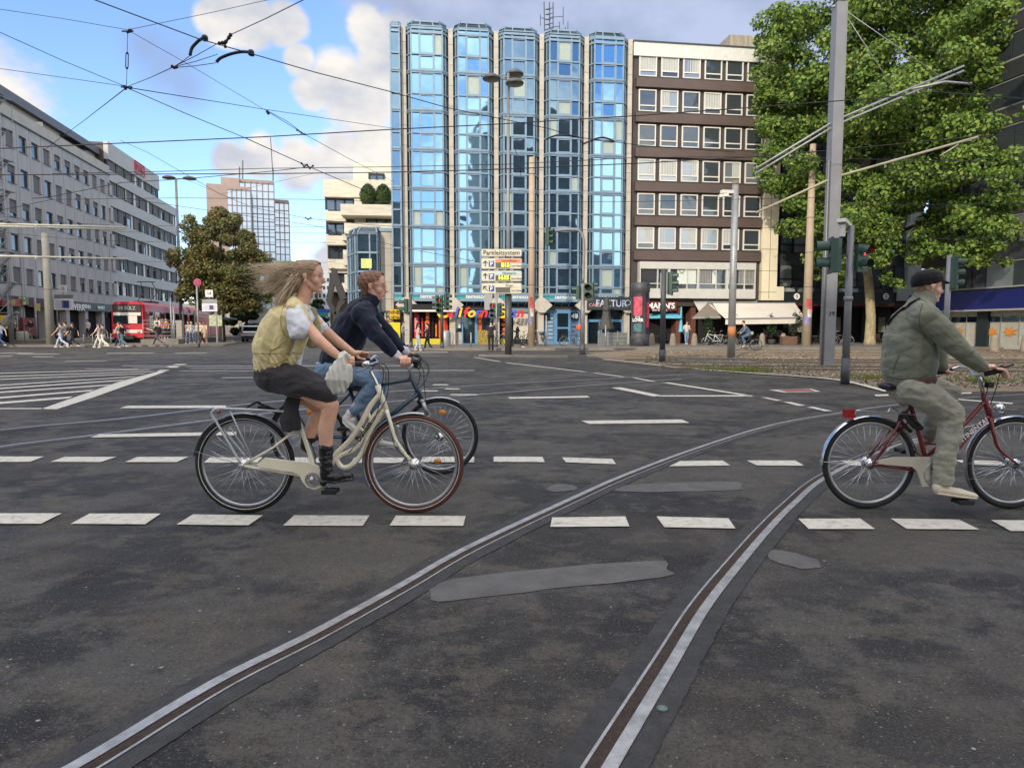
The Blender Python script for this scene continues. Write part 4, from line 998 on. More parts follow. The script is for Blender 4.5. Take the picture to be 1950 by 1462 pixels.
for px_, t_ in ((456,318),(462,306),(520,322)): p = at(px_, 345, 188); q = at(px_, t_, 188); m.bar(p, q, .3, .3)
m.build('mast', M_alud, tw)
# ================================================================ white terraced concrete block
FW = Frame(((690-CX)/F_*76, 76), R(6)); XW = FW.x
wb = thing('terraced_building', FW.M @ Vector((0, 0, 0)), 'sunlit board-marked white concrete block with stepped terraces and dark windows', 'building', rz=FW.ang)
M_wc = pm('white_concrete', (206,200,182), .9, 0, .2, 1.1, .3, 5, stretch=(.5,.5,3))
def zz(py, y=0.): return FW.h(690, py, y)[1]
def wbx(m, a_, b_, y0, y1, t, bt, mi=0): m.box(XW(a_, y0), XW(b_, y0), y0, y1, zz(bt, y0), zz(t, y0), mi)
m = MB(FW.M)
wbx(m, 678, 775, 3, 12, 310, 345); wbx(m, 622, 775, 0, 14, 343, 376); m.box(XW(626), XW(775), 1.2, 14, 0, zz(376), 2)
wbx(m, 679, 775, .3, 1.3, 376, 660); 
for a_, b_, y0, t, bt in ((653,775,-2.2,389,410),(624,662,-.6,403,422),(659,775,-2.4,425,446),(625,664,-.5,449,467),(655,672,-1.8,447,458),(627,665,-.4,494,512),(664,672,-1,456,530),(628,668,-.3,539,556),(626,672,.2,512,520),(656,668,-1.4,476,505),(658,668,-1.6,523,552)): wbx(m, a_, b_, y0, 1.5, t, bt)
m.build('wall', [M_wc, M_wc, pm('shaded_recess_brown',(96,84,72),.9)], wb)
for a_, b_, y, t, bt, n in ((708,735,2.95,330,341,2),(626,678,1.0,377,401,3),(662,685,.8,411,424,1),(702,775,.1,411,424,4),(627,659,.8,423,447,2),(629,663,.8,468,493,2),(632,666,.9,520,538,2)):
    m = MB(FW.M); wbx(m, a_, b_, y, y+.1, t, bt, 1)
    for k in range(n+1): x = XW(a_, y)+(XW(b_, y)-XW(a_, y))*k/n; m.box(x-.09, x+.09, y-.15, y, zz(bt, y), zz(t, y), 0)
    m.box(XW(a_, y), XW(b_, y), y-.15, y, zz(t, y)-.18, zz(t, y), 0); m.build('window', [M_black, G_win], wb)
m = MB(FW.M); p = FW.M.inverted() @ at(743, 309, 80); m.box(p.x-.8, p.x+.8, 4, 5.5, zz(310,3), zz(310,3)+.5); m.build('roof_hatch', M_wc, wb)
# beam sculpture at the corner
sc = MB(); P = lambda x, y, Y=68: at(x, y, Y)
sc.bar(P(638,511), P(626,575), .42, .5); sc.bar(P(636,520), P(655,570), .6, .6, 1); sc.bar(P(655,570), P(648,580), .5, .5, 1); sc.bar(P(626,573), P(645,612), .4, .4); sc.bar(P(648,578), P(640,600), .4, .4, 1); sc.bar(P(640,598), P(640,660), .5, .5); sc.bar(P(626,573), P(640,598), .3, .3, 1)
tag(sc.build('beam_sculpture', [M_black, pm('sculpture_grey',(52,50,50),.7)], origin=P(638,655)), 'angular black and grey steel beam sculpture against the terraced building', 'sculpture')
# blocks far down the street
def far_block(name, pa, pb, Y, top, col, label, n=4, rows=8, dpt=20, cat='building'):
    a_ = at(pa,500,Y).x; b_ = at(pb,500,Y).x; z = at(pa, top, Y).z; t = thing(name, ((a_+b_)/2, Y, 0), label, cat)
    m = MB(); m.box(a_, b_, Y, Y+dpt, 0, z); m.build('wall', pm('far_'+str(col), col, .85, 0, .1, .2), t)
    for r_ in range(rows):
        for k in range(n):
            m = MB(); x = a_+(b_-a_)*(k+.25)/n; zc_ = 1+(z-2)*(r_+.3)/rows; m.box(x, x+(b_-a_)*.5/n, Y-.1, Y-.001, zc_, zc_+(z-2)*.45/rows); m.build('window', G_win, t)
    return t
far_block('apartment_building', 612, 636, 130, 516, (178,180,186), 'distant pale grey apartment block between the woman and the sculpture', 3, 7)
far_block('apartment_building', 588, 612, 210, 548, (190,184,176), 'distant beige apartment block behind the woman on the white bicycle', 3, 4)
far_block('apartment_building', 505, 590, 260, 560, (160,164,172), 'low grey row of buildings at the far end of the street', 9, 3)
far_block('apartment_building', 318, 400, 160, 578, (134,134,136), 'grey row of shops far behind the tram and its platform', 6, 3)
far_block('apartment_building', 395, 470, 150, 585, (120,112,104), 'low brown building behind the leafy street tree', 5, 2)
# buildings behind the camera (they shade the crossing and mirror in the glass facades)
def rear(x0, x1, y, h, col, label):
    t = thing('street_building', ((x0+x1)/2, y, 0), label, 'building'); m = MB(); m.box(x0, x1, y-14, y, 0, h); m.build('wall', pm('rear_'+str(col), col, .85, 0, .1, .3), t)
    m = MB(); n = int((x1-x0)/2.6)
    for r_ in range(int(h/3.1)):
        for k in range(n): x = x0+.6+k*(x1-x0-.6)/n; m.box(x, x+1.5, y+.001, y+.06, 1+r_*3.1, 2.7+r_*3.1)
    m.build('window_field', G_win, t)
    return t
# ================================================================ pavements and platforms
def quad_pts(*p): return [gp(*q) for q in p]
pavement('sidewalk', [gp(765,667.5), gp(1100,667), gp(1700,664.6), gp(2600,664)] + [Vector((80,120,0)), Vector((-12,120,0))], h=.12)
m = MB(); l = [gp(765,667.6), gp(1100,667.1), gp(1700,664.7)]
for a_, b_ in zip(l[:-1], l[1:]): m.bar(a_+Vector((0,-.05,.07)), b_+Vector((0,-.05,.07)), .2, .15)
tag(m.build('kerb', M_kerb, origin=(0,0,0)), kind='structure')
pavement('sidewalk', [gp(-400,661), gp(330,660), gp(425,658.5), gp(452,654.5), gp(440,648), Vector((-38,120,0)), Vector((-90,120,0))], h=.12)
m = MB(); l = [gp(-400,661.1), gp(330,660.1), gp(425,658.6), gp(452,654.5)]
for a_, b_ in zip(l[:-1], l[1:]): m.bar(a_+Vector((0,-.05,.07)), b_+Vector((0,-.05,.07)), .2, .15)
tag(m.build('kerb', M_kerb, origin=(0,0,0)), kind='structure')
pavement('sidewalk', [gp(560,650), gp(770,660), Vector((-6,75,0)), Vector((-25,100,0))], h=.12)
UP = Vector((0,0,1)); SD = Vector((-.187,.982,0)); SR = Vector((.982,.187,0))
def platform(px, py, px2, h, ln, label):
    a_ = gp(px, py); wd = (gp(px2, py)-a_).length; a_.z = 0
    m = MB(); m.prism([a_, a_+SR*wd, a_+SR*wd+SD*ln, a_+SD*ln], (0,0,h)); return tag(m.build('tram_platform', [M_kerb], origin=a_), kind='structure')
platform(268, 658.3, 335, .5, 40, '')
platform(24, 657.5, 178, .42, 45, '')
# ================================================================ poles
M_galv = pm('galvanised_steel', (150,152,152), .5, .5, .2, 5, stretch=(1,1,.4)); M_polc = pm('concrete_pole', (168,150,128), .85, 0, .12, 1.5); M_pold = pm('dark_steel_pole', (78,80,82), .5, .3, .15)
M_polg = pm('grey_painted_steel', (132,132,134), .5, .3, .12, 2); M_tlg = pm('signal_green', (40,70,58), .45, 0, .15); M_tld = pm('signal_black', (24,28,27), .5, 0, .1); M_lens = pm('dark_lens', (40,38,38), .2)
M_red = pm('red_signal', (230,30,40), .4, 0, 0, emit=(255,40,50), es=2.5)
def pole(name, base, top, r0, r1, mat, label, cat='pole', group=None, collar=None, square=0, foot=.0, z0=0):
    b = gp(*base); t = at(top[0], top[1], b.y); t.x = b.x + (t.x-b.x) * 0; t.y = b.y
    o = thing(name, b, label, cat, group)
    m = MB()
    if square: m.box(b.x-r0, b.x+r0, b.y-square, b.y+square, z0, t.z)
    else: m.tube([(b.x,b.y,z0+foot), (b.x,b.y,t.z)], [r0, r1], 16)
    m.build('pole', mat, o)
    if foot: m = MB(); m.tube([(b.x,b.y,z0), (b.x,b.y,z0+foot)], r0*1.18, 14); m.build('pole_foot', M_pold, o)
    return o, b, t
def signal(parent, c, face, n=3, lit=None, size=.3, mat=None, name='signal_head', back=False):
    """traffic signal head: rounded housing, visors, lenses; face = direction it looks"""
    f = Vector(face).normalized(); s = f.cross(UP).normalized(); c = Vector(c); hh = n*size*1.05
    m = MB(); dpt = size*.62
    pr = [(-size*.56, 0), (-size*.56, dpt*.6), (-size*.3, dpt), (size*.3, dpt), (size*.56, dpt*.6), (size*.56, 0)]
    m.prism([c + s*x - f*y - UP*hh/2 for x, y in pr], UP*hh)
    m.prism([c + s*x + f*.02 - UP*(hh/2+.03) for x in (-size*.6, size*.6)] + [c + s*x + f*.02 + UP*(hh/2+.03) for x in (size*.6, -size*.6)], -f*.05)
    h = m.build(name, mat or M_tlg, parent)
    for k in range(n):
        z = hh/2 - size*1.05*(k+.5); q = c + UP*z
        v = MB(); r = size*.42; N_ = 10
        a_ = [math.pi*(-.12+1.24*i/N_) for i in range(N_+1)]
        p0 = [q + s*(r*math.cos(t)) + UP*(r*math.sin(t)) + f*.02 for t in a_]; p1 = [q + s*(r*.97*math.cos(t)) + UP*(r*.97*math.sin(t)) + f*(size*.85) for t in a_]
        p2 = [p + (q+f*0-p)*.06 for p in p0]; p3 = [p + (q+f*size*.85-p)*.06 for p in p1]
        for i in range(N_): v.poly([p0[i], p0[i+1], p1[i+1], p1[i]]); v.poly([p3[i], p3[i+1], p2[i+1], p2[i]])
        v.build('visor', mat or M_tlg, h)
        l = MB(); l.prism([q + f*.03 + s*(r*.9*math.cos(t)) + UP*(r*.9*math.sin(t)) for t in [i*math.pi/8 for i in range(16)]], f*.01)
        l.build('lens', M_lens if lit != k else M_lens, h)
        if lit == k:
            g = MB(); g.sph(q+f*.05+UP*size*.18, size*.07, 6, 5); g.tube([q+f*.05+UP*size*.12, q+f*.05-UP*size*.05], [size*.09, size*.06], 6); g.tube([q+f*.05-UP*size*.05, q+f*.05-UP*size*.28-s*size*.03], [size*.06, size*.035], 6); g.build('red_light', M_red, h)
    return h
# big catenary mast (H profile)
b = gp(1575,697); o = thing('catenary_mast', b, 'tall grey steel H-section overhead line mast numbered 19 beside the tram bed', 'pole')
zt = at(1600,-30,b.y).z; zt2 = at(1600,8,b.y).z
m = MB(); m.box(b.x-.20, b.x-.16, b.y-.2, b.y+.2, 0, zt2); m.box(b.x+.12, b.x+.16, b.y-.2, b.y+.2, 0, zt2) ; m.box(b.x-.16, b.x+.12, b.y-.195, b.y-.17, 0, zt2); m.tube([(b.x,b.y,zt2),(b.x,b.y,zt)], .12, 10)
m.tube([(b.x-.24,b.y-.1,0),(b.x-.24,b.y-.1,7)], .03, 6, 0); m.build('mast', M_polg, o)
m = MB()
for pa in (0,): pass
tp = Vector((b.x,b.y,at(1588,238,b.y).z)); end = at(1835,135,b.y+.5); st = at(1440,330,b.y-.3)
for d in (0, .16): m.tube([st+UP*d, tp+UP*d, end+UP*d*1.0], .035, 8)
m.tube([at(1735,170,b.y+.3), at(1800,156,b.y+.3), at(1850,160,b.y+.3)], .04, 8); m.build('cantilever_arm', M_galv, o)
m = MB(); tp2 = Vector((b.x,b.y,at(1590,338,b.y).z)); m.tube([at(1440,405,b.y), tp2, at(1862,261,b.y)], .04, 8); m.tube([at(1790,297,b.y), at(1825,275,b.y)], .025, 6); m.build('lower_cantilever_arm', pm('yellow_grey_tube',(156,150,128),.6), o)
m = MB(); tq = Vector((b.x,b.y,at(1600,14,b.y).z))
for q in ((1707,177),(1792,147)): m.tube([tq, at(*q, b.y+.2)], .014, 5)
m.tube([tq+UP*.1, tq+Vector((-.3,0,0))], .04, 6)
m.build('stay', M_galv, o)
TF = lambda p: Matrix.Translation(p) @ Matrix.Rotation(R(90), 4, 'X')
text('19', .22, TF((b.x, b.y-.205, at(1578,598,b.y).z)), T_black, o)
# signal poles by the right cyclist
o, b, t = pole('signal_pole', (1609,732), (1614,430), .085, .07, M_pold if False else M_polg, 'slender grey signal pole with a camera on top and red pedestrian light', 'traffic light', foot=.62)
m = MB(); m.tube([(b.x,b.y,1.95),(b.x,b.y,2.05)], .10, 12); m.build('collar', M_polg, o)
c = at(1606,427,b.y); m = MB(); m.bar(at(1592,425,b.y)+Vector((0,-.25,.03)), at(1618,430,b.y)+Vector((0,.1,0)), .2, .08); m.box(c.x-.14, c.x-.04, b.y-.2, b.y-.1, c.z-.3, c.z-.03); m.build('camera', pm('camera_white',(206,204,192),.5), o)
q = at(1641,492,b.y); m = MB(); m.bar((b.x,b.y,q.z+.18),(q.x-.1,b.y,q.z+.18),.04,.04); m.bar((b.x,b.y,q.z-.18),(q.x-.1,b.y,q.z-.18),.04,.04); m.build('bracket', M_pold, o)
signal(o, (q.x, b.y-.05, q.z), (.35,-1,0), 2, 0, .27)
q = at(1585,487,b.y); signal(o, (q.x-.05, b.y, q.z), (-.95,.25,0), 2, None, .36, name='large_signal_head'); m = MB(); m.bar((b.x,b.y,q.z),(q.x+.1,b.y,q.z),.05,.05); m.build('bracket', M_pold, o)
# pole behind the right rider
o, b, t = pole('signal_pole', (1797,712), (1799,486), .08, .07, M_polg, 'grey signal pole rising behind the head of the rider in the green jacket', 'traffic light', foot=.5)
q = at(1818,520,b.y); signal(o, (q.x, b.y, q.z), (1,-.25,0), 3, None, .28)
m = MB(); m.bar((b.x,b.y,q.z+.2),(q.x,b.y,q.z+.2),.04,.04); m.bar((b.x,b.y,q.z-.2),(q.x,b.y,q.z-.2),.04,.04); m.build('bracket', M_pold, o)
# galvanised pole with rust band and camera
o, b, t = pole('steel_pole', (1392,682), (1397,352), .165, .14, M_galv, 'round galvanised pole with an orange band and a camera at its top', 'pole')
m = MB(); za_, zb_ = at(1392,641,b.y).z, at(1392,622,b.y).z; m.tube([(b.x,b.y,za_),(b.x,b.y,zb_)], .168, 16); m.build('orange_band', pm('rust_orange',(176,116,72),.8,0,.3,6), o)
m = MB(); m.tube([(b.x,b.y,t.z-.0),(b.x,b.y,t.z+.14)], .15, 14); m.build('pole_cap', pm('cap_brown',(130,112,84),.7), o)
c = at(1380,366,b.y); m = MB(); m.bar((b.x-.1,b.y,c.z),(c.x-.2,b.y-.2,c.z-.02),.2,.14); m.bar((c.x-.3,b.y-.2,c.z-.2),(c.x+.1,b.y-.2,c.z-.15),.12,.12); m.build('camera', pm('camera_white',(206,204,192),.5), o)
# concrete poles
def concrete_pole(base, top, r0, r1, label, stick=True, mat=M_polc):
    o, b, t = pole('concrete_pole', base, top, r0, r1, mat, label, 'pole')
    m = MB()
    z = 4.2
    while z < t.z-1: rz = r0+(r1-r0)*z/t.z; m.tube([(b.x,b.y,z),(b.x,b.y,z+.04)], rz+.008, 16); z += 2.4
    m.build('band', M_pold, o)
    if stick:
        for k, (a_, c_) in enumerate(((-.5,(120,120,170)),(.35,(196,70,90)),(.1,(190,200,190)),(-.2,(170,60,60)))):
            m = MB(); z = 1.6+.5*(k % 2)+.25*k; r = r0+.012
            pts = [(b.x+r*math.sin(a_+j*.22), b.y-r*math.cos(a_+j*.22)) for j in range(-2, 3)]
            for (x0,y0),(x1,y1) in zip(pts[:-1], pts[1:]): m.poly([(x0,y0,z),(x1,y1,z),(x1,y1,z+.55),(x0,y0,z+.55)])
            m.build('poster', pm('sticker'+str(k), c_, .6, 0, .5, 9), o)
    return o
concrete_pole((1535,661), (1543,275), .33, .2, 'tan concrete mast with pasted posters beside the beige awning')
concrete_pole((1012,663), (1011,300), .24, .19, 'slim tan concrete mast right of the parking guidance sign, posters pasted low')
concrete_pole((97,659), (90,444), .30, .24, 'grey concrete column on the left tram platform', False, pm('grey_concrete_pole',(140,138,128),.85,0,.15,2))
# parking guidance sign
b = gp(968,678); o = thing('parking_sign', b, 'four-panel parking guidance sign with yellow numbers on a dark post', 'sign')
m = MB(); m.tube([(b.x,b.y,0),(b.x,b.y,at(968,545,b.y).z)], .16, 16); m.build('post', M_pold, o)
M_sgn = pm('sign_cream', (206,200,178), .5, 0, .04); M_sgf = pm('sign_edge', (150,146,134), .5); M_pb = pm('parking_blue', (30,84,160), .5); M_or = pm('sign_orange', (226,130,92), .5); M_bl2 = pm('sign_pale_blue',(178,196,196),.5); M_led = pm('led_yellow', (220,230,60), .5, 0, 0, emit=(214,226,50), es=.7); M_dsp = pm('display_grey', (88,86,80), .5)
def rrect(m, x0, x1, y, z0, z1, r, th, mi=0):
    pts = []
    for cx_, cz_, a0 in ((x1-r, z1-r, 0), (x0+r, z1-r, 90), (x0+r, z0+r, 180), (x1-r, z0+r, 270)):
        for k in range(4): a_ = R(a0+30*k); pts.append((cx_+r*math.cos(a_), y, cz_+r*math.sin(a_)))
    m.prism(pts[::-1] if th < 0 else pts, (0, th, 0), mi)
ys = b.y-.34
xa, xb = at(916,500,ys).x, at(994,500,ys).x
for i, (p0, p1) in enumerate(((474,489),(491.5,512.5),(515,536.5),(538.5,559.5))):
    z1, z0 = at(955,p0,ys).z, at(955,p1,ys).z
    m = MB(); rrect(m, xa, xb, ys, z0, z1, .08, .12, 1); rrect(m, xa+.03, xb-.03, ys-.012, z0+.03, z1-.03, .06, .02, 0); pn = m.build('sign_panel', [M_sgn, M_sgf], o)
    y = ys-.03
    if i == 0: text('Parkleitsystem', .31, TF(((xa+xb)/2, y, (z0+z1)/2)), T_black, o, .004, sx=.95)
    else:
        cz_ = (z0+z1)/2; u = xa; ar = MB(); c_ = Vector((u+.2, y, cz_-.01))
        if i < 3:
            ar.bar(c_-UP*.12, c_+UP*.12, .035, .01, up=(0,1,0)); ar.bar(c_+UP*.13, c_+Vector((-.1,0,.03)), .035, .01, up=(0,1,0)); ar.bar(c_+UP*.13, c_+Vector((.1,0,.03)), .035, .01, up=(0,1,0))
        else: ar.bar(c_+Vector((.1,0,-.1)), c_+Vector((-.08,0,.08)), .035, .01, up=(0,1,0)); ar.bar(c_+Vector((-.09,0,.09)), c_+Vector((.05,0,.09)), .035, .01, up=(0,1,0)); ar.bar(c_+Vector((-.09,0,.09)), c_+Vector((-.09,0,-.05)), .035, .01, up=(0,1,0))
        ar.build('arrow', T_black, o)
        q = MB(); q.box(u+.36, u+.61, y, y+.01, cz_-.14, cz_+.13, 0); q.build('parking_symbol', M_pb, o); text('P', .24, TF((u+.485, y-.01, cz_-.03)), T_white, o, .003, bold=.006)
        ar = MB(); ar.tube([(u+.38,y-.012,cz_+.06),(u+.485,y-.012,cz_+.11),(u+.59,y-.012,cz_+.06)], .012, 5); ar.build('roof_symbol', T_white, o)
        q = MB(); q.box(u+.67, xb-.06, y, y+.01, z1-.21, z1-.05, 0); q.build('name_field', [M_or, M_bl2, M_sgn][i-1], o); text(['Dom/Rhein','Neumarkt','Ringe'][i-1], .155, TF((u+1.32, y-.008, z1-.13)), T_black if i > 1 else text_mat('brownred',(110,50,40)), o, .003)
        q = MB(); q.box(u+.68, u+1.36, y, y+.01, z0+.06, z0+.3, 0); q.build('display', M_dsp, o)
        if i < 3: text(['815','1615'][i-1], .26, TF((u+1.34-(.2 if i == 1 else .29), y-.012, z0+.18)), M_led, o, .004, bold=.012)
        text('freie Plätze', .105, TF((u+1.66, y-.008, z0+.15)), T_black, o, .003)
m = MB(); m.box(b.x-.6, b.x+.6, ys+.12, b.y-.14, at(955,485,ys).z, at(955,483,ys).z); m.box(b.x-.6, b.x+.6, ys+.12, b.y-.14, at(955,550,ys).z, at(955,548,ys).z); m.build('bracket', M_pold, o)
# three-headed lamp
def lamp_post(base, top, r, heads, label, hr=.32):
    o, b, t = pole('street_lamp', base, top, r, r*.6, M_polg, label, 'street lamp')
    m = MB()
    for (px, py, dy) in heads:
        c = at(px, py, b.y+dy); m.tube([(b.x,b.y,c.z-.02), (c.x,b.y+dy,c.z)], .035, 6)
    m.build('lamp_arm', M_polg, o)
    for (px, py, dy) in heads:
        c = at(px, py, b.y+dy); m = MB(); m.lathe(c, [(.02,.16),(hr*.6,.14),(hr*.95,.03),(hr,-.03),(hr*.92,-.08)], 18, 0); m.lathe(c, [(hr*.86,-.082),(hr*.5,-.12),(.03,-.13)], 18, 1); m.build('lamp_head', [M_pold, pm('lamp_glass',(120,116,100),.3)], o)
    return o
lamp_post((968,677.6), (972,140), .11, [(936,149,-.1),(980,141,.3),(980,158,-.4)], 'tall street lamp with three round dark heads in front of the glass building', .43)
lamp_post((347,652), (341,340), .17, [(322,338.5,0),(361,340,0)], 'tall thin double-headed street lamp left of the leafy tree', .62)
# centre traffic lights
o, b, t = pole('signal_pole', (1261,690), (1262,512), .11, .1, M_pold, 'dark signal pole with a green housing on its right, before the advertising column', 'traffic light', foot=.5)
q = at(1282,540,b.y); signal(o, (q.x-.05, b.y-.05, q.z), (1,-.35,0), 3, None, .27); m = MB(); m.box(q.x-.5, q.x-.22, b.y-.03, b.y+.03, q.z-.38, q.z+.4); m.build('backing_plate', pm('plate_grey',(150,150,150),.5), o)
o, b, t = pole('signal_mast', (1109,675), (1112,540), .12, .1, M_polg, 'signal mast with a curved arm reaching left over the road', 'traffic light', foot=.55)
pts = [Vector((b.x,b.y,t.z)), at(1112,470,b.y), at(1110,452,b.y), at(1104,441,b.y), at(1090,437,b.y), at(1065,439,b.y), at(1038,443,b.y-.2)]
m = MB(); m.tube(smooth_line(pts, 5), .075, 10); m.build('curved_arm', M_polg, o)
q = at(1118,556,b.y); signal(o, (q.x+.05, b.y-.25, q.z), (-.3,-1,0), 2, None, .38); signal(o, (q.x+.32, b.y-.1, q.z+.1), (1,-.2,0), 3, None, .24); signal(o, (q.x-.5, b.y+.05, q.z-.02), (-1,.2,0), 2, None, .3)
q = at(1046,452,b.y); signal(o, (q.x, b.y-.25, q.z), (.9,-.4,0), 3, None, .27)
for (bx, by, ty, sx_, sy_, f, lit, lab) in (((783),665,560,771,583,(-1,-.1,0),None,'first signal pole right of the navy rider, white arrow plate behind it'), (842,667,562,838,582,(-.4,-1,0),0,'signal pole with a red light before the colourful shop letters'), (945,664,556,938,592,(-.2,-1,0),0,'white-banded signal pole left of the parking sign post with a red light')):
    o, b, t = pole('signal_pole', (bx, by), (bx, ty), .10, .09, M_pold if bx != 945 else M_galv, lab, 'traffic light', foot=.5)
    q = at(sx_, sy_, b.y); signal(o, (q.x, b.y-.12, q.z), f, 3 if bx > 800 else 2, lit, .30 if bx > 800 else .42)
    if bx == 842: q = at(852,575,b.y); signal(o, (q.x, b.y, q.z), (1,-.4,0), 3, None, .3); q = at(831,577,b.y); signal(o, (q.x, b.y, q.z), (-1,.1,0), 3, None, .28)
    if bx == 945: q = at(953,590,b.y); signal(o, (q.x, b.y, q.z), (1,-.4,0), 3, None, .27); q = at(930,574,b.y); m = MB(); rrect(m, q.x-.26, q.x+.26, b.y-.02, q.z-.55, q.z+.6, .05, .05); m.build('backing_plate', pm('plate_grey',(150,150,150),.5), o)
# thin posts in front of the shops
def post(px, py, h, r, label, mat=M_galv, name='post'):
    b = gp(px, py); m = MB(); m.tube([b, b+UP*h], r, 8); m.sph(b+UP*h, r*1.15, 8, 6); return tag(m.build(name, mat, origin=b), label, 'post', 'thin metal posts along the kerb')
for i, (px, py, h) in enumerate(((862,664,1.0),(897,664.5,1.0),(1025,663,1.1),(1040,664,2.1),(817,665,.9),(1153,663,1.5))):
    post(px, py, h, .05, 'thin metal post at the pavement edge before the shops')
# no-stopping sign
b = gp(379,661); o = thing('no_stopping_sign', b, 'round red-rimmed no-stopping sign on a grey pole at the corner', 'sign')
m = MB(); m.tube([b, (b.x,b.y,at(377,534,b.y).z)], .06, 10); m.build('pole', M_galv, o); m = MB(); m.tube([b, b+UP*.5], .09, 10); m.build('pole_foot', M_pold, o)
c = at(377,538,b.y); m = MB(); 
for r, mi, y in ((.27,0,0),(.2,1,-.02)): m.prism([(c.x+r*math.cos(a_), b.y-.08+y, c.z+r*math.sin(a_)) for a_ in [i*math.pi/10 for i in range(20)]], (0,-.02,0), mi)
m.bar((c.x-.14,b.y-.13,c.z+.14),(c.x+.14,b.y-.13,c.z-.14),.05,.01,0,up=(0,1,0)); m.bar((c.x+.14,b.y-.133,c.z+.14),(c.x-.14,b.y-.133,c.z-.14),.05,.01,0,up=(0,1,0)); m.build('sign_face', [pm('sign_red',(196,40,56),.5), pm('sign_blue',(70,70,130),.5)], o)
# advertising column
b = gp(1218,662); o = thing('advertising_column', b, 'dark round advertising column with bright posters before the brown building', 'advertising column')
zt = at(1218,539,b.y).z; r = .62
m = MB(); m.lathe((b.x,b.y,0), [(r*1.06,0),(r*1.06,.75),(r*.98,.8),(r*.98,zt-.65),(r*1.05,zt-.6),(r*1.05,zt-.05),(r*.95,zt)], 28); m.build('column', pm('column_grey',(66,68,70),.5,.1,.12), o)
def curved(parent, name, a0, a1, z0, z1, mat, rr_=.99):
    m = MB(); k = 8
    for j in range(k): 
        t0 = R(a0+(a1-a0)*j/k); t1 = R(a0+(a1-a0)*(j+1)/k)
        m.poly([(b.x+r*rr_*math.sin(t0), b.y-r*rr_*math.cos(t0), z0), (b.x+r*rr_*math.sin(t1), b.y-r*rr_*math.cos(t1), z0), (b.x+r*rr_*math.sin(t1), b.y-r*rr_*math.cos(t1), z1), (b.x+r*rr_*math.sin(t0), b.y-r*rr_*math.cos(t0), z1)])
    return m.build(name, mat, parent)
curved(o, 'poster', -62, 8, 1.0, zt-.75, pm('poster_dark',(50,46,50),.4,0,.2), 1.0)
curved(o, 'poster_picture', -56, 2, 2.2, zt-.95, pm('poster_pink',(190,74,92),.4,0,.7,3.5), 1.01); curved(o, 'poster_picture', -56, 2, 1.1, 1.65, pm('poster_green',(70,110,110),.4,0,.4,4), 1.01)
curved(o, 'poster', 28, 85, 1.0, zt-.75, pm('poster_navy',(44,32,72),.4,0,.3,3), 1.0); curved(o, 'poster_picture', 34, 70, 1.4, zt-1.3, pm('poster_red3',(190,40,60),.4,0,.6,2.4), 1.01)
text('THE', .2, TF((b.x-.3,b.y-.63,2.08)), T_white, o); text('LOVER', .3, TF((b.x-.27,b.y-.65,1.88)), T_white, o, bold=.01, sx=.8)
# umbrellas
def closed_umbrella(px, py, h, r, mat, label, foot=True):
    b = gp(px, py); o = thing('closed_umbrella', b, label, 'umbrella')
    m = MB(); m.tube([b, b+UP*h], .035, 8); m.build('pole', M_black, o)
    m = MB(); n = 16; prof = [(.05,h),(r*.35,h-.15),(r*.55,h*.62),(r*.9,h*.42),(r*1.15,h*.36),(r*.95,h*.34)]
    V_ = []; 
    for rr2, z in prof:
        for k in range(n): a_ = 2*math.pi*k/n; q = rr2*(1+(.22 if k % 2 else -.18)); V_.append(b+Vector((q*math.cos(a_), q*math.sin(a_), z)))
    F2 = [(i*n+k, i*n+(k+1) % n, (i+1)*n+(k+1) % n, (i+1)*n+k) for i in range(len(prof)-1) for k in range(n)]
    m.add(V_, F2, 0, True); m.build('canopy', mat, o); m = MB(); m.tube([b+UP*h*.75, b+UP*(h*.75-.05)], r*.6, 12); m.build('strap', M_black, o)
    m = MB(); m.lathe(b, [(.3,0),(.3,.06),(.05,.1)], 12); m.build('base', M_black, o); return o
closed_umbrella(1154,659, 3.6, .5, pm('umbrella_grey',(74,72,70),.8,0,.2), 'closed dark grey parasol standing before the cafe front')
closed_umbrella(1296,657, 3.05, .17, pm('umbrella_blue',(110,190,216),.7,0,.15), 'closed pale blue parasol beside the open blue one')
b = gp(1268,657); b.y += 1; o = thing('open_umbrella', b, 'open pale blue parasol over the terrace beside the advertising column', 'umbrella')
m = MB(); m.tube([b, b+UP*2.9], .035, 8); m.build('pole', M_black, o)
m = MB(); n = 6; top = b+UP*3.0; rim = [b+Vector((1.75*math.cos(R(60*k+10)), 1.75*math.sin(R(60*k+10)), 2.3)) for k in range(n)]
for k in range(n):
    a_, c_ = rim[k], rim[(k+1) % n]; m.poly([top, a_, c_]); m.poly([a_, a_-UP*.18, c_-UP*.18, c_])
m.build('canopy', pm('umbrella_blue',(110,190,216),.7,0,.15), o)
# beige awnings over the terrace
def awning(corners, drop, label, mat, posts=True):
    P = [FC.M @ Vector((X(px, y), y, FC.h(px, py, y)[1])) for px, py, y in corners]
    o = thing('awning', P[0]-UP*P[0].z, label, 'awning')
    m = MB(); k = 10
    for i in range(k):
        a_ = P[0]+(P[1]-P[0])*i/k; b_ = P[0]+(P[1]-P[0])*(i+1)/k; c_ = P[3]+(P[2]-P[3])*(i+1)/k; d_ = P[3]+(P[2]-P[3])*i/k
        m.poly([a_, b_, c_, d_]); m.poly([d_, c_, c_-UP*drop, d_-UP*drop])
    m.build('fabric', mat, o)
    m = MB(); m.bar(P[0], P[1], .12, .12); m.bar(P[3]+UP*.0, P[2], .09, .09)
    for t in (.03,.5,.97): m.tube([P[0]+(P[1]-P[0])*t-UP*.1, P[3]+(P[2]-P[3])*t-UP*.05], .03, 6)
    m.build('awning_frame', M_polg, o)
    return o, P
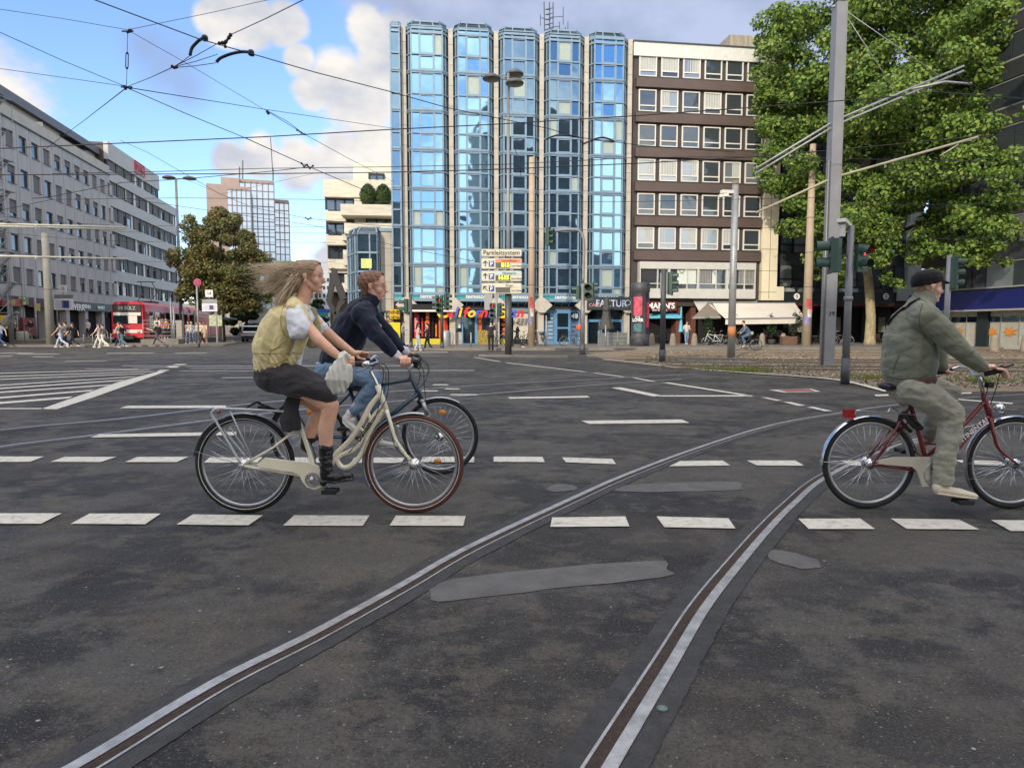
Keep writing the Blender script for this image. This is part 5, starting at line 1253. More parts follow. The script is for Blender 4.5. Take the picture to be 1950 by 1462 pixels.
M_awn = pm('awning_beige', (214,206,192), .8, 0, .1, .8)
awning([(1346,577,-1.0),(1512,577,-1.0),(1532,605,-4.2),(1381,607,-4.2)], .42, 'large sloping beige awning over the cafe terrace', M_awn)
awning([(1319,573,.1),(1440,573,.1),(1440,596,-1.6),(1331,594,-1.6)], .1, 'narrow pale awning behind the large beige one', pm('awning_pale',(190,186,178),.8))
awning([(1346,577.5,-1.1),(1356,577.5,-1.1),(1372,604,-3.9),(1318,605,-2.9)], .1, 'short inner awning flap at the left of the beige awning', pm('awning_dark',(120,110,98),.8))
b = FC.M @ Vector((X(1349,-1.1),-1.1,0)); m = MB(); m.tube([b, b+UP*3.2], .12, 10); tag(m.build('awning_post', M_pold, origin=b), 'dark post carrying the peak of the beige awning', 'post')
# ================================================================ bollards, planters, tables, bench, bins
M_stone = pm('bollard_stone', (134,124,108), .9, 0, .2, 4)
def bollard(px, py, s=1.0, label=''):
    b = gp(px, py); m = MB(); m.lathe(b, [(.27*s,0),(.25*s,.1),(.19*s,.75*s),(.15*s,.9*s),(.08*s,.97*s),(.0,.98*s)], 12); return tag(m.build('bollard', M_stone, origin=b), label, 'bollard', 'stone bollards along the terrace')
for px, py, l in ((1241,660.5,'stone bollard just right of the advertising column'),(1281,660.5,'stone bollard left of the closed blue parasol'),(1322,660.5,'stone bollard right of the standing man in blue jeans'),(1451,660,'stone bollard right of the distant rider in blue'),(1491,660,'stone bollard left of the tan mast with posters'),(1893,669,'stone bollard before the white shop windows at the right'),(1952,670,'stone bollard cut by the right edge of the photo')): bollard(px, py, 1.0, l)
def shrub(px, py, h, n, label, pot=True, name='potted_plant', rr_=.4, dark=True):
    b = gp(px, py); o = thing(name, b, label, 'plant')
    if pot: m = MB(); m.lathe(b, [(.2,0),(.27,.45),(.29,.5),(.24,.5)], 12); m.build('pot', pm('pot_grey',(80,76,70),.8), o)
    m = MB(); m.tube([b+UP*.4, b+UP*h*.7], .03, 6); m.build('stem', pm('bark_dark',(60,48,38),.9), o)
    bl = [(b+Vector((random.gauss(0,rr_*.4), random.gauss(0,rr_*.4), h*random.uniform(.45,.9))), (rr_*.6,rr_*.6,h*.2)) for _ in range(7)]
    leaves('foliage', bl, n, .11, [leaf_mat('shrub_a',(50,74,40),(72,92,48)), leaf_mat('shrub_b',(40,56,36))], o)
    return o
shrub(1347,660, 2.1, 500, 'dark leafy potted shrub under the left end of the beige awning'); shrub(1402,659,2.4,500,'potted shrub hidden behind the galvanised pole under the awning'); shrub(1469,659,2.3,600,'potted shrub under the right part of the beige awning'); shrub(1513,659,2.4,500,'potted shrub left of the tan mast')
M_wood = pm('wood_brown', (104,80,62), .8, 0, .2, 4)
def planter(px, py, w_, d_, h, label, mat=None):
    b = gp(px, py); m = MB(); m.box(b.x-w_/2, b.x+w_/2, b.y, b.y+d_, 0, h); 
    for k in range(4): m.box(b.x-w_/2-.02, b.x+w_/2+.02, b.y-.02, b.y, h*k/4+.02, h*(k+1)/4-.02)
    return tag(m.build('planter_box', mat or M_wood, origin=b), label, 'planter')
planter(1504,660.5,1.0,.6,.75,'wooden planter box on the terrace left of the tan mast')
def table_set(px, py, label, n=0):
    b = gp(px, py); b.y += 1.2; o = thing('cafe_table', b, label, 'table', 'cafe tables under the awning'); m = MB(); m.box(b.x-.4,b.x+.4,b.y-.35,b.y+.35,.72,.76); m.build('table_top', M_wood, o)
    for s, t in ((-1,-1),(1,-1),(-1,1),(1,1)): m = MB(); m.bar((b.x+s*.3,b.y+t*.25,0),(b.x+s*.3,b.y+t*.25,.72),.05,.05); m.build('leg', M_black, o)
    return o
def chair(b, rz, label):
    o = thing('cafe_chair', b, label, 'chair', 'dark chairs on the cafe terrace', rz); M = Matrix.Translation(b) @ Matrix.Rotation(rz, 4, 'Z')
    m = MB(M); m.box(-.22,.22,-.22,.22,.44,.48); m.build('seat', M_wood, o); m = MB(M)
    for z in (.6,.72,.84): m.box(-.22,.22,.2,.23,z,z+.07)
    m.build('backrest', M_wood, o)
    for sx_ in (-1,1):
        for sy_ in (-1,1): m = MB(M); m.bar((sx_*.2,sy_*.2,0),(sx_*.2,sy_*.2,.46 if sy_ < 0 else .92),.04,.04); m.build('leg', M_black, o)
    return o
for i, (px, l) in enumerate(((1255,'under the open blue parasol'),(1380,'left of the galvanised pole'),(1428,'behind the distant rider'),(1460,'beside the right potted shrub'),(1500,'behind the wooden planter box'),(1556,'right of the tan mast'),(1600,'behind the slender signal pole'),(1712,'behind the large plane trunk'))):
    table_set(px, 659, 'brown cafe table ' + l)
    for s in (-1, 1):
        b = gp(px+s*19, 659); b.y += 1.2; chair(b, R(90)*-s, 'slatted dark cafe chair at the %s of the table %s' % ('left' if s < 0 else 'right', l))
# grey cafe enclosure
a_ = gp(1139,661); b_ = gp(1188,660); o = thing('terrace_screen', a_, 'grey metal terrace screen around the closed dark parasol', 'screen')
m = MB(); m.box(a_.x, b_.x, a_.y, a_.y+.06, .05, 1.0); m.build('panel', pm('screen_grey',(108,112,112),.5,.3,.3,2), o)
m = MB(); 
for k in range(6): z = .2+.15*k; m.bar((a_.x,a_.y-.02,z),(b_.x,a_.y-.02,z+.12 if k % 2 else z),.03,.03)
for k in range(4): x = a_.x+(b_.x-a_.x)*k/3; m.bar((x,a_.y,0),(x,a_.y,1.15),.05,.05)
m.build('rail', M_galv, o)
def bin_(px, py, r, h, mat, label):
    b = gp(px, py); m = MB(); m.lathe(b, [(r*.85,0),(r,h*.1),(r,h*.85),(r*.7,h),(0,h)], 14); return tag(m.build('litter_bin', mat, origin=b), label, 'bin')
bin_(849,662,.34,1.2,M_galv,'silver litter bin behind the second signal pole'); bin_(43,655.5,.5,1.1,pm('concrete_bin',(150,150,138),.9),'concrete litter bin on the left tram platform')
# ================================================================ trees
M_bark = pm('plane_bark', (158,146,114), .9, 0, .45, 5, .5, 14, stretch=(1,1,.5)); M_bark2 = pm('dark_bark', (72,60,50), .95, 0, .3, 4, .5, 14)
L1, L2, L3, L4_ = leaf_mat('leaf_yellow_green',(136,158,72),(112,140,58)), leaf_mat('leaf_green',(104,132,60),(124,146,66)), leaf_mat('leaf_dark',(58,82,46),(72,98,50)), leaf_mat('leaf_yellowing',(170,172,86),(148,158,74))
def crown(name, Y, blobs, n, size, mats, trunk, o, weights=None, k=1, up=.35, shell=.5, rad=(.28,.5)):
    bl = []
    for px, py, rpx, asp in blobs:
        Yc = Y if px < 1640 or px < 500 else (min(Y, 47) if px < 1820 else 41); c = at(px, py, Yc); r = rpx/1300*Yc
        for _ in range(k):
            d = Vector((random.gauss(0,.42), random.gauss(0,.55), random.gauss(0,.38)))*r
            rr2 = r*random.uniform(*rad); bl.append((c+d, (rr2*1.15, rr2*1.15, rr2*.7*asp)))
    leaves(name, bl, n, size, mats, o, up=up, shell=shell, weights=weights); return bl
TY = 51.; b = Vector(((1655-CX)/F_*TY, TY, 0)); o = thing('plane_tree', b, 'huge plane tree with pale mottled trunk before the dark building', 'tree')
PB = [(1500,60,60),(1560,20,70),(1640,30,80),(1720,40,80),(1800,40,80),(1870,60,60),(1520,130,65),(1480,200,40),(1600,120,80),(1700,130,85),(1800,140,85),(1880,130,40),(1490,270,50),(1560,230,80),(1650,230,85),(1750,240,85),(1840,240,65),
 (1500,340,50),(1580,330,75),(1670,340,80),(1770,340,80),(1850,330,55),(1880,400,55),(1920,420,40),(1810,430,65),(1730,430,60),(1640,420,65),(1560,420,60),(1510,410,45),(1580,490,42),(1680,485,45),(1760,480,35),(1850,480,40),(1700,540,20),(1885,500,25),(1590,520,25),(1780,-40,90),(1620,-50,80),(1890,10,50),(1868,120,26),(1860,210,26),(1868,310,24),(1865,460,36),(1840,310,50),(1915,435,20),(1470,300,35),(1462,180,28)]
m = MB(); tr = [b, b+UP*.5, b+UP*2.2, at(1656,560,TY), at(1650,500,TY), at(1648,400,TY), at(1655,300,TY), at(1660,200,TY)]
m.tube(tr, [.5,.38,.33,.31,.29,.24,.17,.1], 16)
m.build('trunk', M_bark, o)
m = MB()
for (p0, p1, p2) in (((1650,500),(1600,430),(1545,330)),((1649,450),(1700,380),(1780,300)),((1650,400),(1600,300),(1560,160)),((1655,320),(1720,220),(1760,90)),((1650,470),(1740,430),(1850,400)),((1655,280),(1640,150),(1650,20)),((1652,430),(1580,400),(1500,390))):
    m.tube([at(*p0,TY), at(*p1,TY+random.uniform(-2,1)), at(*p2,TY+random.uniform(-3,2))], [.2,.12,.04], 8)
m.build('limb', M_bark2, o)
random.seed(11)
bl = crown('crown', TY, [(x, y, r*1.06, 1.0) for x, y, r in PB], 140000, .205, [L1, L2, L3, L4_], None, o, [.30,.38,.28,.04], 8, rad=(.26,.56))
# left street tree
b = gp(424,653); o = thing('street_tree', b, 'bushy street tree with browning leaves at the left corner', 'tree'); Y = b.y
TB = [(420,410,22),(405,425,28),(440,430,28),(380,450,34),(425,455,36),(465,460,30),(365,490,36),(410,500,45),(460,500,40),(490,490,18),(360,530,34),(400,545,42),(450,545,42),(485,540,22),(352,556,16),(430,575,30),(470,580,24),(385,568,20)]
m = MB(); m.tube([b, b+UP*2, at(424,560,Y), at(420,480,Y), at(418,430,Y)], [.3,.24,.22,.14,.06], 12); m.build('trunk', M_bark2, o)
m = MB()
for p1, p2 in (((400,520),(370,480)),((445,520),(475,480)),((410,490),(395,440)),((440,500),(455,450)),((400,540),(360,530))): m.tube([at(424,550,Y), at(*p1,Y), at(*p2,Y)], [.12,.08,.03], 6)
m.build('limb', M_bark2, o)
crown('crown', Y, [(x, y, r*.9, 1.1) for x, y, r in TB], 50000, .19, [leaf_mat('leaf_brown',(144,120,82),(122,114,72)), leaf_mat('leaf_olive',(124,130,74),(106,116,64)), leaf_mat('leaf_deep',(58,72,46),(66,80,48)), leaf_mat('leaf_rust',(138,112,72),(118,108,66))], None, o, [.3,.36,.2,.14], 9, rad=(.3,.7))
# trees far down the street
for px, py, Y, bs_, lab, ms in ((537,640,95,[(520,520,20),(545,510,22),(530,550,28),(505,560,20),(560,545,20),(535,590,25)],'pale green tree beyond the woman with flying hair',[leaf_mat('leaf_pale',(120,136,84),(104,124,74)),L2]),
                          (604,640,100,[(600,590,16),(608,575,10),(596,610,16),(612,605,12)],'small dark tree behind the bare arms of the woman',[L3,leaf_mat('leaf_deep',(42,56,34),(50,62,36))]),
                          (470,640,80,[(455,610,26),(480,600,22),(440,630,16),(480,625,14)],'dark low tree right of the browning street tree',[L3,leaf_mat('leaf_deep',(42,56,34),(50,62,36))])):
    b = gp(px, 645); b = Vector(((px-CX)/F_*Y, Y, 0)); o = thing('street_tree', b, lab, 'tree'); m = MB(); m.tube([b, at(px, py-90, Y)], [.25,.1], 8); m.build('trunk', M_bark2, o)
    crown('crown', Y, [(x,y,r,1.0) for x,y,r in bs_], 5000, .38, ms, None, o, None, 4)
for px, l in ((705,'rounded clipped bush on the roof terrace, the left of two'),(734,'rounded clipped bush on the roof terrace, the right of two')):
    c = FW.M @ Vector((XW(px,-.6), -.6, zz(372,-.6))); o = thing('clipped_bush', c, l, 'bush', 'pair of clipped bushes on the roof terrace')
    leaves('foliage', [(c+UP*-.1, (.85,.8,1.0)), (c+UP*.3, (.7,.7,.9))], 3600, .14, [L3, leaf_mat('bush_green',(66,84,48),(84,100,56))], o, shell=.85)
    m = MB(); m.tube([c-UP*1.2, c], .08, 6); m.build('trunk', M_bark2, o)
# ================================================================ overhead wires
M_wire = pm('wire_black', (34,34,38), .5, .3, 0)
def wire(pts, z, r=.011, label='', name='overhead_wire', sag=0):
    """pts in photo pixels, each on the horizontal plane z (or its own z)"""
    P = []
    for i, p in enumerate(pts): P.append(onz(p[0], p[1], p[2] if len(p) > 2 else z))
    m = MB(); m.tube(P, r, 6); return tag(m.build(name, M_wire, origin=P[0]), label, 'wire', 'overhead tram wires')
zA, zB, zC = 8.6, 6.6, 6.4
wire([(140,-18),(180,0),(380,75),(480,103),(600,138),(740,174),(850,205),(1044,245),(1102,262),(1220,277),(1400,290)], 6.0, .0085, 'thick contact wire running from the upper left across to the glass building')
wire([(-60,10),(0,18),(120,36),(242,57)], zA, .006, 'thin span wire from the upper left edge to the upper knot')
wire([(245,57),(400,25),(520,-2)], zA, .006, 'thin span wire rising right from the upper knot')
wire([(247,60),(350,118),(510,213)], 8.3, .006, 'span wire falling right from the upper knot to the small clamp')
wire([(510,213),(580,256),(664,302),(751,347)], 8.0, .009, 'span wire continuing down right past the small clamp')
wire([(511,212),(548,232),(574,252)], 8.05, .009, 'short doubled wire beside the small clamp')
def wire2(a_, za_, b_, zb_, r, label):
    P = [onz(*a_, za_), onz(*b_, zb_)]; m = MB(); m.tube(P, r, 6); return tag(m.build('overhead_wire', M_wire, origin=P[0]), label, 'wire', 'overhead tram wires')
A_ = onz(243,60,zA); Bz = at(241,166,A_.y)
m = MB(); m.tube([A_, A_+(Bz-A_)*.4], .007, 5); m.tube([A_+(Bz-A_)*.65, Bz], .007, 5)
for s in (-.03,.03): m.tube([A_+(Bz-A_)*.4+Vector((s,0,0)), A_+(Bz-A_)*.65+Vector((s,0,0))], .012, 5)
m.sph(A_+(Bz-A_)*.39, .03, 8, 6); m.sph(A_+(Bz-A_)*.66, .03, 8, 6); tag(m.build('turnbuckle', M_wire, origin=A_), 'vertical turnbuckle hanging between two wire knots at the upper left', 'turnbuckle')
for c_, l in ((A_, 'upper wire knot above the hanging turnbuckle'), (Bz, 'lower wire knot where six wires meet')):
    m = MB(); 
    for k in range(5): m.sph(c_+Vector((random.uniform(-.1,.1),random.uniform(-.05,.05),random.uniform(-.03,.03))), random.uniform(.025,.045), 7, 5)
    m.tube([c_-Vector((.14,0,0)), c_+Vector((.14,0,0))], .018, 6); tag(m.build('wire_clamp', M_wire, origin=c_), l, 'clamp')
kb = Bz.z
wire([(-60,35,kb),(0,62,kb),(120,116,kb),(241,166,kb)], kb, .007, 'wire entering from the left edge down to the lower knot')
wire([(-60,122,kb),(0,131,kb),(241,165,kb)], kb, .006, 'nearly level wire from the left edge to the lower knot')
def wdir(p0, p1, Y0, Y1, r, label):
    P = [at(*p0, Y0), at((p0[0]+p1[0])/2, (p0[1]+p1[1])/2+1.5, (Y0+Y1)/2), at(*p1, Y1)]; m = MB(); m.tube(P, r, 6); return tag(m.build('overhead_wire', M_wire, origin=P[0]), label, 'wire', 'overhead tram wires')
yb = Bz.y
wdir((241,166),(330,128), yb, 12.5, .007, 'short wire linking the lower knot with the spider clamp')
wdir((240,168),(85,285), yb, 45, .012, 'wire dropping from the lower knot to the concrete block')
wdir((243,167),(751,245), yb, 40, .012, 'thin wire from the lower knot to the glass building')
wdir((243,168),(467,263), yb, 22, .010, 'wire falling right from the lower knot, upper half')
wdir((467,263),(700,365), 22, 34, .014, 'wire falling right below the clouds past two clamps')
wdir((330,128),(414,104), 12.5, 12.8, .006, 'thin wire between spider clamp and contact wire'); wdir((436,68),(580,-1), 12.6, 10.5, .007, 'wire rising from the hanger to the top edge'); wdir((330,128),(362,106), 12.5, 12.5, .006, 'short strut wire to the left curved arm'); wdir((330,129),(412,120), 12.5, 12.6, .006, 'short strut wire to the right curved arm'); wdir((330,128),(420,80), 12.5, 12.6, .006, 'middle strut wire from the spider clamp to the hanger')
def blobs_obj(name, pts, Y, r, label, cat):
    m = MB()
    for p in pts: m.sph(at(*p, Y), r, 8, 6)
    for a_, b_ in zip(pts[:-1], pts[1:]): m.tube([at(*a_,Y), at(*b_,Y)], r*.6, 6)
    return tag(m.build(name, M_wire, origin=at(*pts[0],Y)), label, cat)
blobs_obj('wire_clamp', [(328,127),(332,129),(336,128)], 12.5, .03, 'spider clamp where three strut wires spread', 'clamp')
blobs_obj('wire_hanger', [(418,83),(424,82),(430,80),(436,72),(439,67)], 12.6, .035, 'black insulated hanger on the thick contact wire', 'clamp'); blobs_obj('wire_hanger', [(428,82),(429,89)], 12.6, .03, 'small grip under the black hanger', 'clamp')
for pts, l in (([(362,106),(365,93),(372,84),(381,76),(390,73),(394,78)], 'left curved steady arm on the contact wire'), ([(412,119),(420,111),(440,103),(462,99),(478,101),(482,107)], 'right curved steady arm on the contact wire')):
    m = MB(); m.tube(smooth_line([at(*p,12.6) for p in pts], 4), .028, 8); m.sph(at(*pts[-2],12.6), .06, 8, 6); tag(m.build('steady_arm', M_wire, origin=at(*pts[0],12.6)), l, 'steady arm')
blobs_obj('wire_clamp', [(509,213),(511,216)], 16, .035, 'small clamp on the falling span wire', 'clamp'); blobs_obj('wire_clamp', [(566,248),(574,253),(580,256)], 22, .035, 'clamp where the falling wire meets the level wire', 'clamp')
blobs_obj('wire_clamp', [(574,311),(579,318),(584,314)], 29, .045, 'left of two clamps below the big cloud', 'clamp'); blobs_obj('wire_clamp', [(585,314),(590,321),(596,316)], 29, .045, 'right of two clamps below the big cloud', 'clamp'); blobs_obj('wire_clamp', [(582,415),(587,418),(592,415)], 32, .04, 'small clamp low in the sky left of the terraced block', 'clamp')
def lw(pts, Y, r, label):
    P = [at(p[0], p[1], Y if len(p) < 3 else p[2]) for p in pts]; m = MB(); m.tube(P, r, 6); return tag(m.build('overhead_wire', M_wire, origin=P[0]), label, 'wire', 'overhead tram wires')
lw([(-60,285),(0,283),(205,274),(500,261),(740,247),(942,237),(1220,220),(1430,205),(1707,184),(1777,175),(1960,189)], 21, .016, 'heavy level wire crossing from the concrete block to the mast arms')
lw([(-60,334),(0,333),(500,331),(751,328),(942,323),(1220,311),(1430,299),(1600,285),(1870,259),(1960,256)], 25, .018, 'level contact wire just below the sign of the ribbon-window building')
lw([(100,331),(300,327),(500,321),(740,318),(968,313),(1220,300),(1430,299),(1830,307),(1960,311)], 27, .013, 'thin level wire above the distant tower')
lw([(60,378),(97,375),(231,348),(350,341),(520,326),(590,318)], 28, .014, 'sloping wire across the concrete block to the paired clamps')
lw([(-20,405),(100,380),(350,377),(600,380),(740,385),(1220,384),(1560,376)], 30, .011, 'thin level wire across the middle of the glass building')
lw([(1430,290),(1590,310),(1740,327),(1960,345)], 24, .012, 'thin wire crossing the plane tree crown to the right edge')
lw([(1640,-20),(1665,0),(1750,70),(1830,150),(1960,220)], 20, .010, 'wire descending over the plane tree to the right edge')
lw([(1560,387),(1750,390),(1960,388)], 30, .012, 'level wire through the low branches of the plane tree')
lw([(1640,453),(1750,455),(1960,454)], 22, .010, 'lowest level wire behind the cap of the right rider')
lw([(230,268),(280,290),(420,370),(480,395),(585,416),(700,428),(880,440)], 32, .011, 'thin wire running down right past the distant tower')
lw([(350,340),(420,370),(600,330)], 40, .008, 'thin wire from the double lamp to the sky clamps')
lw([(980,282),(990,311),(992,335)], 24, .012, 'short hanging wire before the third glass bay'); lw([(515,262),(517,290),(519,325)], 24, .012, 'short hanging wire between the two level wires')
lw([(240,378),(600,430),(760,470),(915,500)], 30, .010, 'thin wire passing behind the woman to the parking sign')
for k, (y0, y1) in enumerate(((432,437),(444,448),(462,462),(500,497))): lw([(0,y0-20),(120,y0-8),(240,y0-2),(620,y0),(640,y1)], 38+k, .010, ['highest','second','third','lowest'][k]+' of the faint level wires low in the left sky')
for pts, Y, l in (([(1040,265),(1060,258),(1080,258),(1103,262)], 24, 'left steady arm before the fourth glass bay'), ([(1110,275),(1130,266),(1150,262),(1170,270)], 24, 'right steady arm before the fourth glass bay')):
    m = MB(); m.tube(smooth_line([at(*p,Y) for p in pts], 3), .03, 6); tag(m.build('steady_arm', M_wire, origin=at(*pts[0],Y)), l, 'steady arm')
M_grp = pm('pale_tube', (196,194,178), .6)
for y0, y1, x1, l in ((426,433,238,'upper pale tube arm crossing the concrete block'),(430,437,238,'second pale tube arm right under the upper one'),(487,493,243,'lower pale tube arm crossing the concrete block')):
    m = MB(); m.tube([at(-60,y0-1,40), at(x1,y1,46)], .06, 8); m.tube([at(68,y0+2,42), at(68,y0+8,42)], .03, 6); tag(m.build('cross_arm', M_grp, origin=at(x1,y1,46)), l, 'cross arm')
# ================================================================ scaffold tower
b = Vector(((2-CX)/F_*50, 50, 0)); o = thing('scaffold_tower', b, 'metal scaffold stair tower climbing the concrete block at the left edge', 'scaffold')
m = MB(); zt = at(10,190,50).z; W = 1.0
for dx in (-1.3, -.05, .95):
    for dy in (0, 1.2): m.tube([b+Vector((dx,dy,0)), b+Vector((dx,dy,zt))], .03, 6)
m.build('upright', M_galv, o)
z = .5; k = 0
while z < zt-1:
    m = MB(); m.box(b.x-1.3,b.x+.95,b.y,b.y+1.2,z+1.95,z+2.0)
    m.bar(b+Vector((-1.3,0,z+1.95+.5)), b+Vector((.95,0,z+2.45)), .04,.04); m.bar(b+Vector((-1.3,0,z+2.95)), b+Vector((.95,0,z+2.95)), .04,.04); m.build('deck', M_galv, o)
    m = MB(); s = 1
    for y in (.1, .7): m.bar(b+Vector((-1.2,y,z)), b+Vector((.9,y,z+2)), .08,.2)
    m.bar(b+Vector((-1.2,.1,z+.9)), b+Vector((.9,.1,z+2.9)), .04,.04)
    for j in range(7): q = b+Vector((-1.2+.3*j,.1,z+.28*j)); m.box(q.x,q.x+.22,q.y,q.y+.6,q.z,q.z+.03)
    m.build('stair_flight', pm('scaffold_alu',(186,188,190),.4,.5), o); z += 2.2; k += 1
# ================================================================ tram
TM = Matrix.Translation(((246-CX)/F_*57, 57, 0)) @ Matrix.Rotation(R(10.8), 4, 'Z')
tr = thing('tram', TM.translation, 'red and white tram with its folded pantograph at the left platform', 'tram', rz=R(10.8))
M_tred = pm('tram_red', (196,24,40), .35, 0, .05, spec=.7); M_tw = pm('tram_white', (218,208,196), .4, 0, .05)
m = MB(TM); hw = 1.32; pr = [(-hw,.55),(hw,.55),(hw,1.0),(hw,2.6),(hw*.93,3.3),(hw*.7,3.55),(-hw*.7,3.55),(-hw*.93,3.3),(-hw,2.6),(-hw,1.0)]
def ringp(s, y, dz=0): return [(x*s, y, z+dz) for x, z in pr]
secs = [ringp(.9,0), ringp(1.0,.35), ringp(1.0,13.6), ringp(.97,13.8)]
for a_, b_ in zip(secs[:-1], secs[1:]):
    n = len(a_); m.add(a_+b_, [(i, (i+1) % n, (i+1) % n+n, i+n) for i in range(n)])
m.poly(secs[0][::-1]); m.poly(secs[-1]); m.build('body', M_tred, tr)
m = MB(TM); m2 = [(x, y+14.4, z) for s in [0] for (x, y, z) in []]
secs = [ringp(.97,14.2), ringp(1,14.4), ringp(1,27)]
for a_, b_ in zip(secs[:-1], secs[1:]):
    n = len(a_); m.add(a_+b_, [(i, (i+1) % n, (i+1) % n+n, i+n) for i in range(n)])
m.poly(secs[-1]); m.box(-1.1,1.1,13.7,14.3,.8,3.3,0); m.build('rear_body', M_tred, tr)
m = MB(TM); rrect(m, -1.1, 1.1, -.02, 1.72, 3.32, .12, .05, 0); m.build('windscreen', G_dark, tr)
m = MB(TM); m.box(-1.05,1.05,-.06,-.02,2.72,3.28,0); d = m.build('destination_display', pm('display_dark',(60,56,58),.3), tr); text('18 SÜLZ', .42, TM @ Matrix.Translation((0,-.07,3.0)) @ Matrix.Rotation(R(90),4,'X'), text_mat('palegrey',(190,190,186)), tr, sx=.9)
m = MB(TM); m.box(-1.05,1.05,-.06,-.02,2.4,2.66,0); m.box(-1.12,1.12,-.05,.0,.95,1.22,0); m.box(.05,.75,-.045,-.02,1.75,2.38,0); m.build('white_band', M_tw, tr)
text('KVB', .16, TM @ Matrix.Translation((.0,-.03,1.48)) @ Matrix.Rotation(R(90),4,'X'), T_white, tr)
for s in (-1, 1):
    m = MB(TM); m.tube([(s*.82,-.08,1.08),(s*.82,-.02,1.08)], .13, 12); m.build('headlight', pm('lamp_lens',(206,196,176),.2,.3), tr)
    m = MB(TM); m.bar((s*1.3,.3,2.7),(s*1.52,-.1,2.6),.04,.04); m.box(s*1.52-.06,s*1.52+.06,-.16,-.1,2.2,2.7); m.build('mirror', M_black, tr)
    for k in range(9):
        y = 1.2+k*1.5 + (1.0 if k > 7 else 0); dr = k in (0, 3, 6)
        m = MB(TM); xx = s*(hw+.01); m.box(min(xx,xx-s*.03), max(xx,xx-s*.03), y, y+(1.2), (.75 if dr else 1.55), 2.75); m.build('door' if dr else 'window', G_dark, tr)
m = MB(TM); m.box(-1.2,1.2,.3,27,.12,.55,0); m.box(-.5,.5,-.35,.3,.45,.75,0)
for y in (2,3.8,11,25): m.tube([(-.75,y,.33),(.75,y,.33)], .33, 14)
m.build('undercarriage', M_black, tr)
m = MB(TM); m.box(-.7,.7,4,6,3.56,3.75,0); 
for s in (-1,1): m.tube([(s*.5,4.2,3.7),(s*.65,6,4.6),(s*.45,5,5.5)], .03, 6)
m.tube([(-.75,5,5.5),(.75,5,5.5)], .04, 6); m.build('pantograph', M_black, tr)
# ================================================================ stop furniture
def disp(px, py, x0, x1, y0, y1, label, Y=None, num=None):
    b = gp(px, py); Y = b.y
    o = thing('departure_board', b, label, 'display board'); a_ = at(x0,y0,Y); c_ = at(x1,y1,Y)
    m = MB(); m.bar(b, (b.x,b.y,a_.z+.1), .1,.1); m.build('post', M_polg, o)
    m = MB(); m.box(a_.x, c_.x, Y-.15, Y-.02, c_.z, a_.z, 0); m.box(a_.x+.12, c_.x-.12, Y-.16, Y-.15, c_.z+.12, a_.z-.12, 1); m.box((a_.x+c_.x)/2+.02, c_.x-.3, Y-.17, Y-.16, c_.z+.16, a_.z-.16, 2)
    for k in range(6): z = c_.z+.22+(a_.z-c_.z-.4)*k/5; m.box(a_.x+.7,(a_.x+c_.x)/2,Y-.172,Y-.161,z-.04,z+.04,2)
    m.build('board', [M_white, pm('board_lilac',(188,186,204),.5), pm('board_blue',(52,62,112),.5)], o)
    m = MB(); q = (a_.x+c_.x)/2; m.box(q-.35, q+.3, Y-.1, Y-.04, a_.z+.55, a_.z+1.15); m.build('stop_number_sign', M_white, o); text(num or '12', .36, TF((q-.02, Y-.12, a_.z+.85)), text_mat('signblue',(50,70,130)), o)
    m = MB(); m.box(a_.x, c_.x, Y-.1, Y, a_.z+.02, a_.z+.35); m.bar((q,Y-.05,a_.z),(q,Y-.05,a_.z+.6),.05,.05); m.build('header', M_polg, o)
disp(112,655, 104,141, 569,590, 'white-framed departure board above the people on the left platform'); disp(414,655, 386,415, 578,593, 'departure board under the browning street tree', num='14')
def thinpole(px, py, ty, r, label, mat=M_galv, plate=None):
    b = gp(px, py); o = thing('stop_pole', b, label, 'pole'); m = MB(); m.tube([b, (b.x,b.y,at(px,ty,b.y).z)], r, 8); m.build('pole', mat, o)
    if plate: a_ = at(plate[0], plate[1], b.y-.1); c_ = at(plate[2], plate[3], b.y-.1); m = MB(); m.box(a_.x,c_.x,b.y-.14,b.y-.1,c_.z,a_.z); m.build('sign_plate', pm('plate_yellow',(190,186,130),.6,0,.2,8), o)
    return o
thinpole(20,658,553,.09,'left of two pale poles at the left platform end'); thinpole(25,656,580,.1,'thick short pole beside the litter bin', plate=(19,571,29,580)); thinpole(71,655,566,.09,'thin pole with a small yellow notice on the left platform', plate=(66,578,77,592)); thinpole(328,655,567,.07,'pale pole at the end of the platform railing'); thinpole(333,656,585,.08,'second pole at the platform railing end'); thinpole(394,655,618,.12,'short pale post beside the no-stopping sign')
thinpole(35,655,595,.07,'thin pole behind the concrete litter bin')
a_ = gp(274,657.6)+UP*.5; b_ = gp(330,657.6)+UP*.5; o = thing('railing', a_, 'horizontal tube railing on the end of the tram platform', 'railing')
m = MB()
for k in range(5): z = .25+k*.3; m.tube([a_+UP*z, b_+UP*z], .03, 6)
m.build('rail', M_galv, o)
for t in (0,.5,1): m = MB(); m.tube([a_+(b_-a_)*t, a_+(b_-a_)*t+UP*1.5], .035, 6); m.build('post', M_galv, o)
a_ = gp(160,659); b_ = gp(212,659); o = thing('railing', a_, 'low dark railing between the left platform and the tram', 'railing')
m = MB(); 
for z in (.55,.95): m.tube([a_+UP*z, b_+UP*z], .035, 6)
m.build('rail', M_black, o)
for t in (0,.33,.66,1): m = MB(); m.tube([a_+(b_-a_)*t, a_+(b_-a_)*t+UP*.95], .04, 6); m.build('post', M_polg, o)
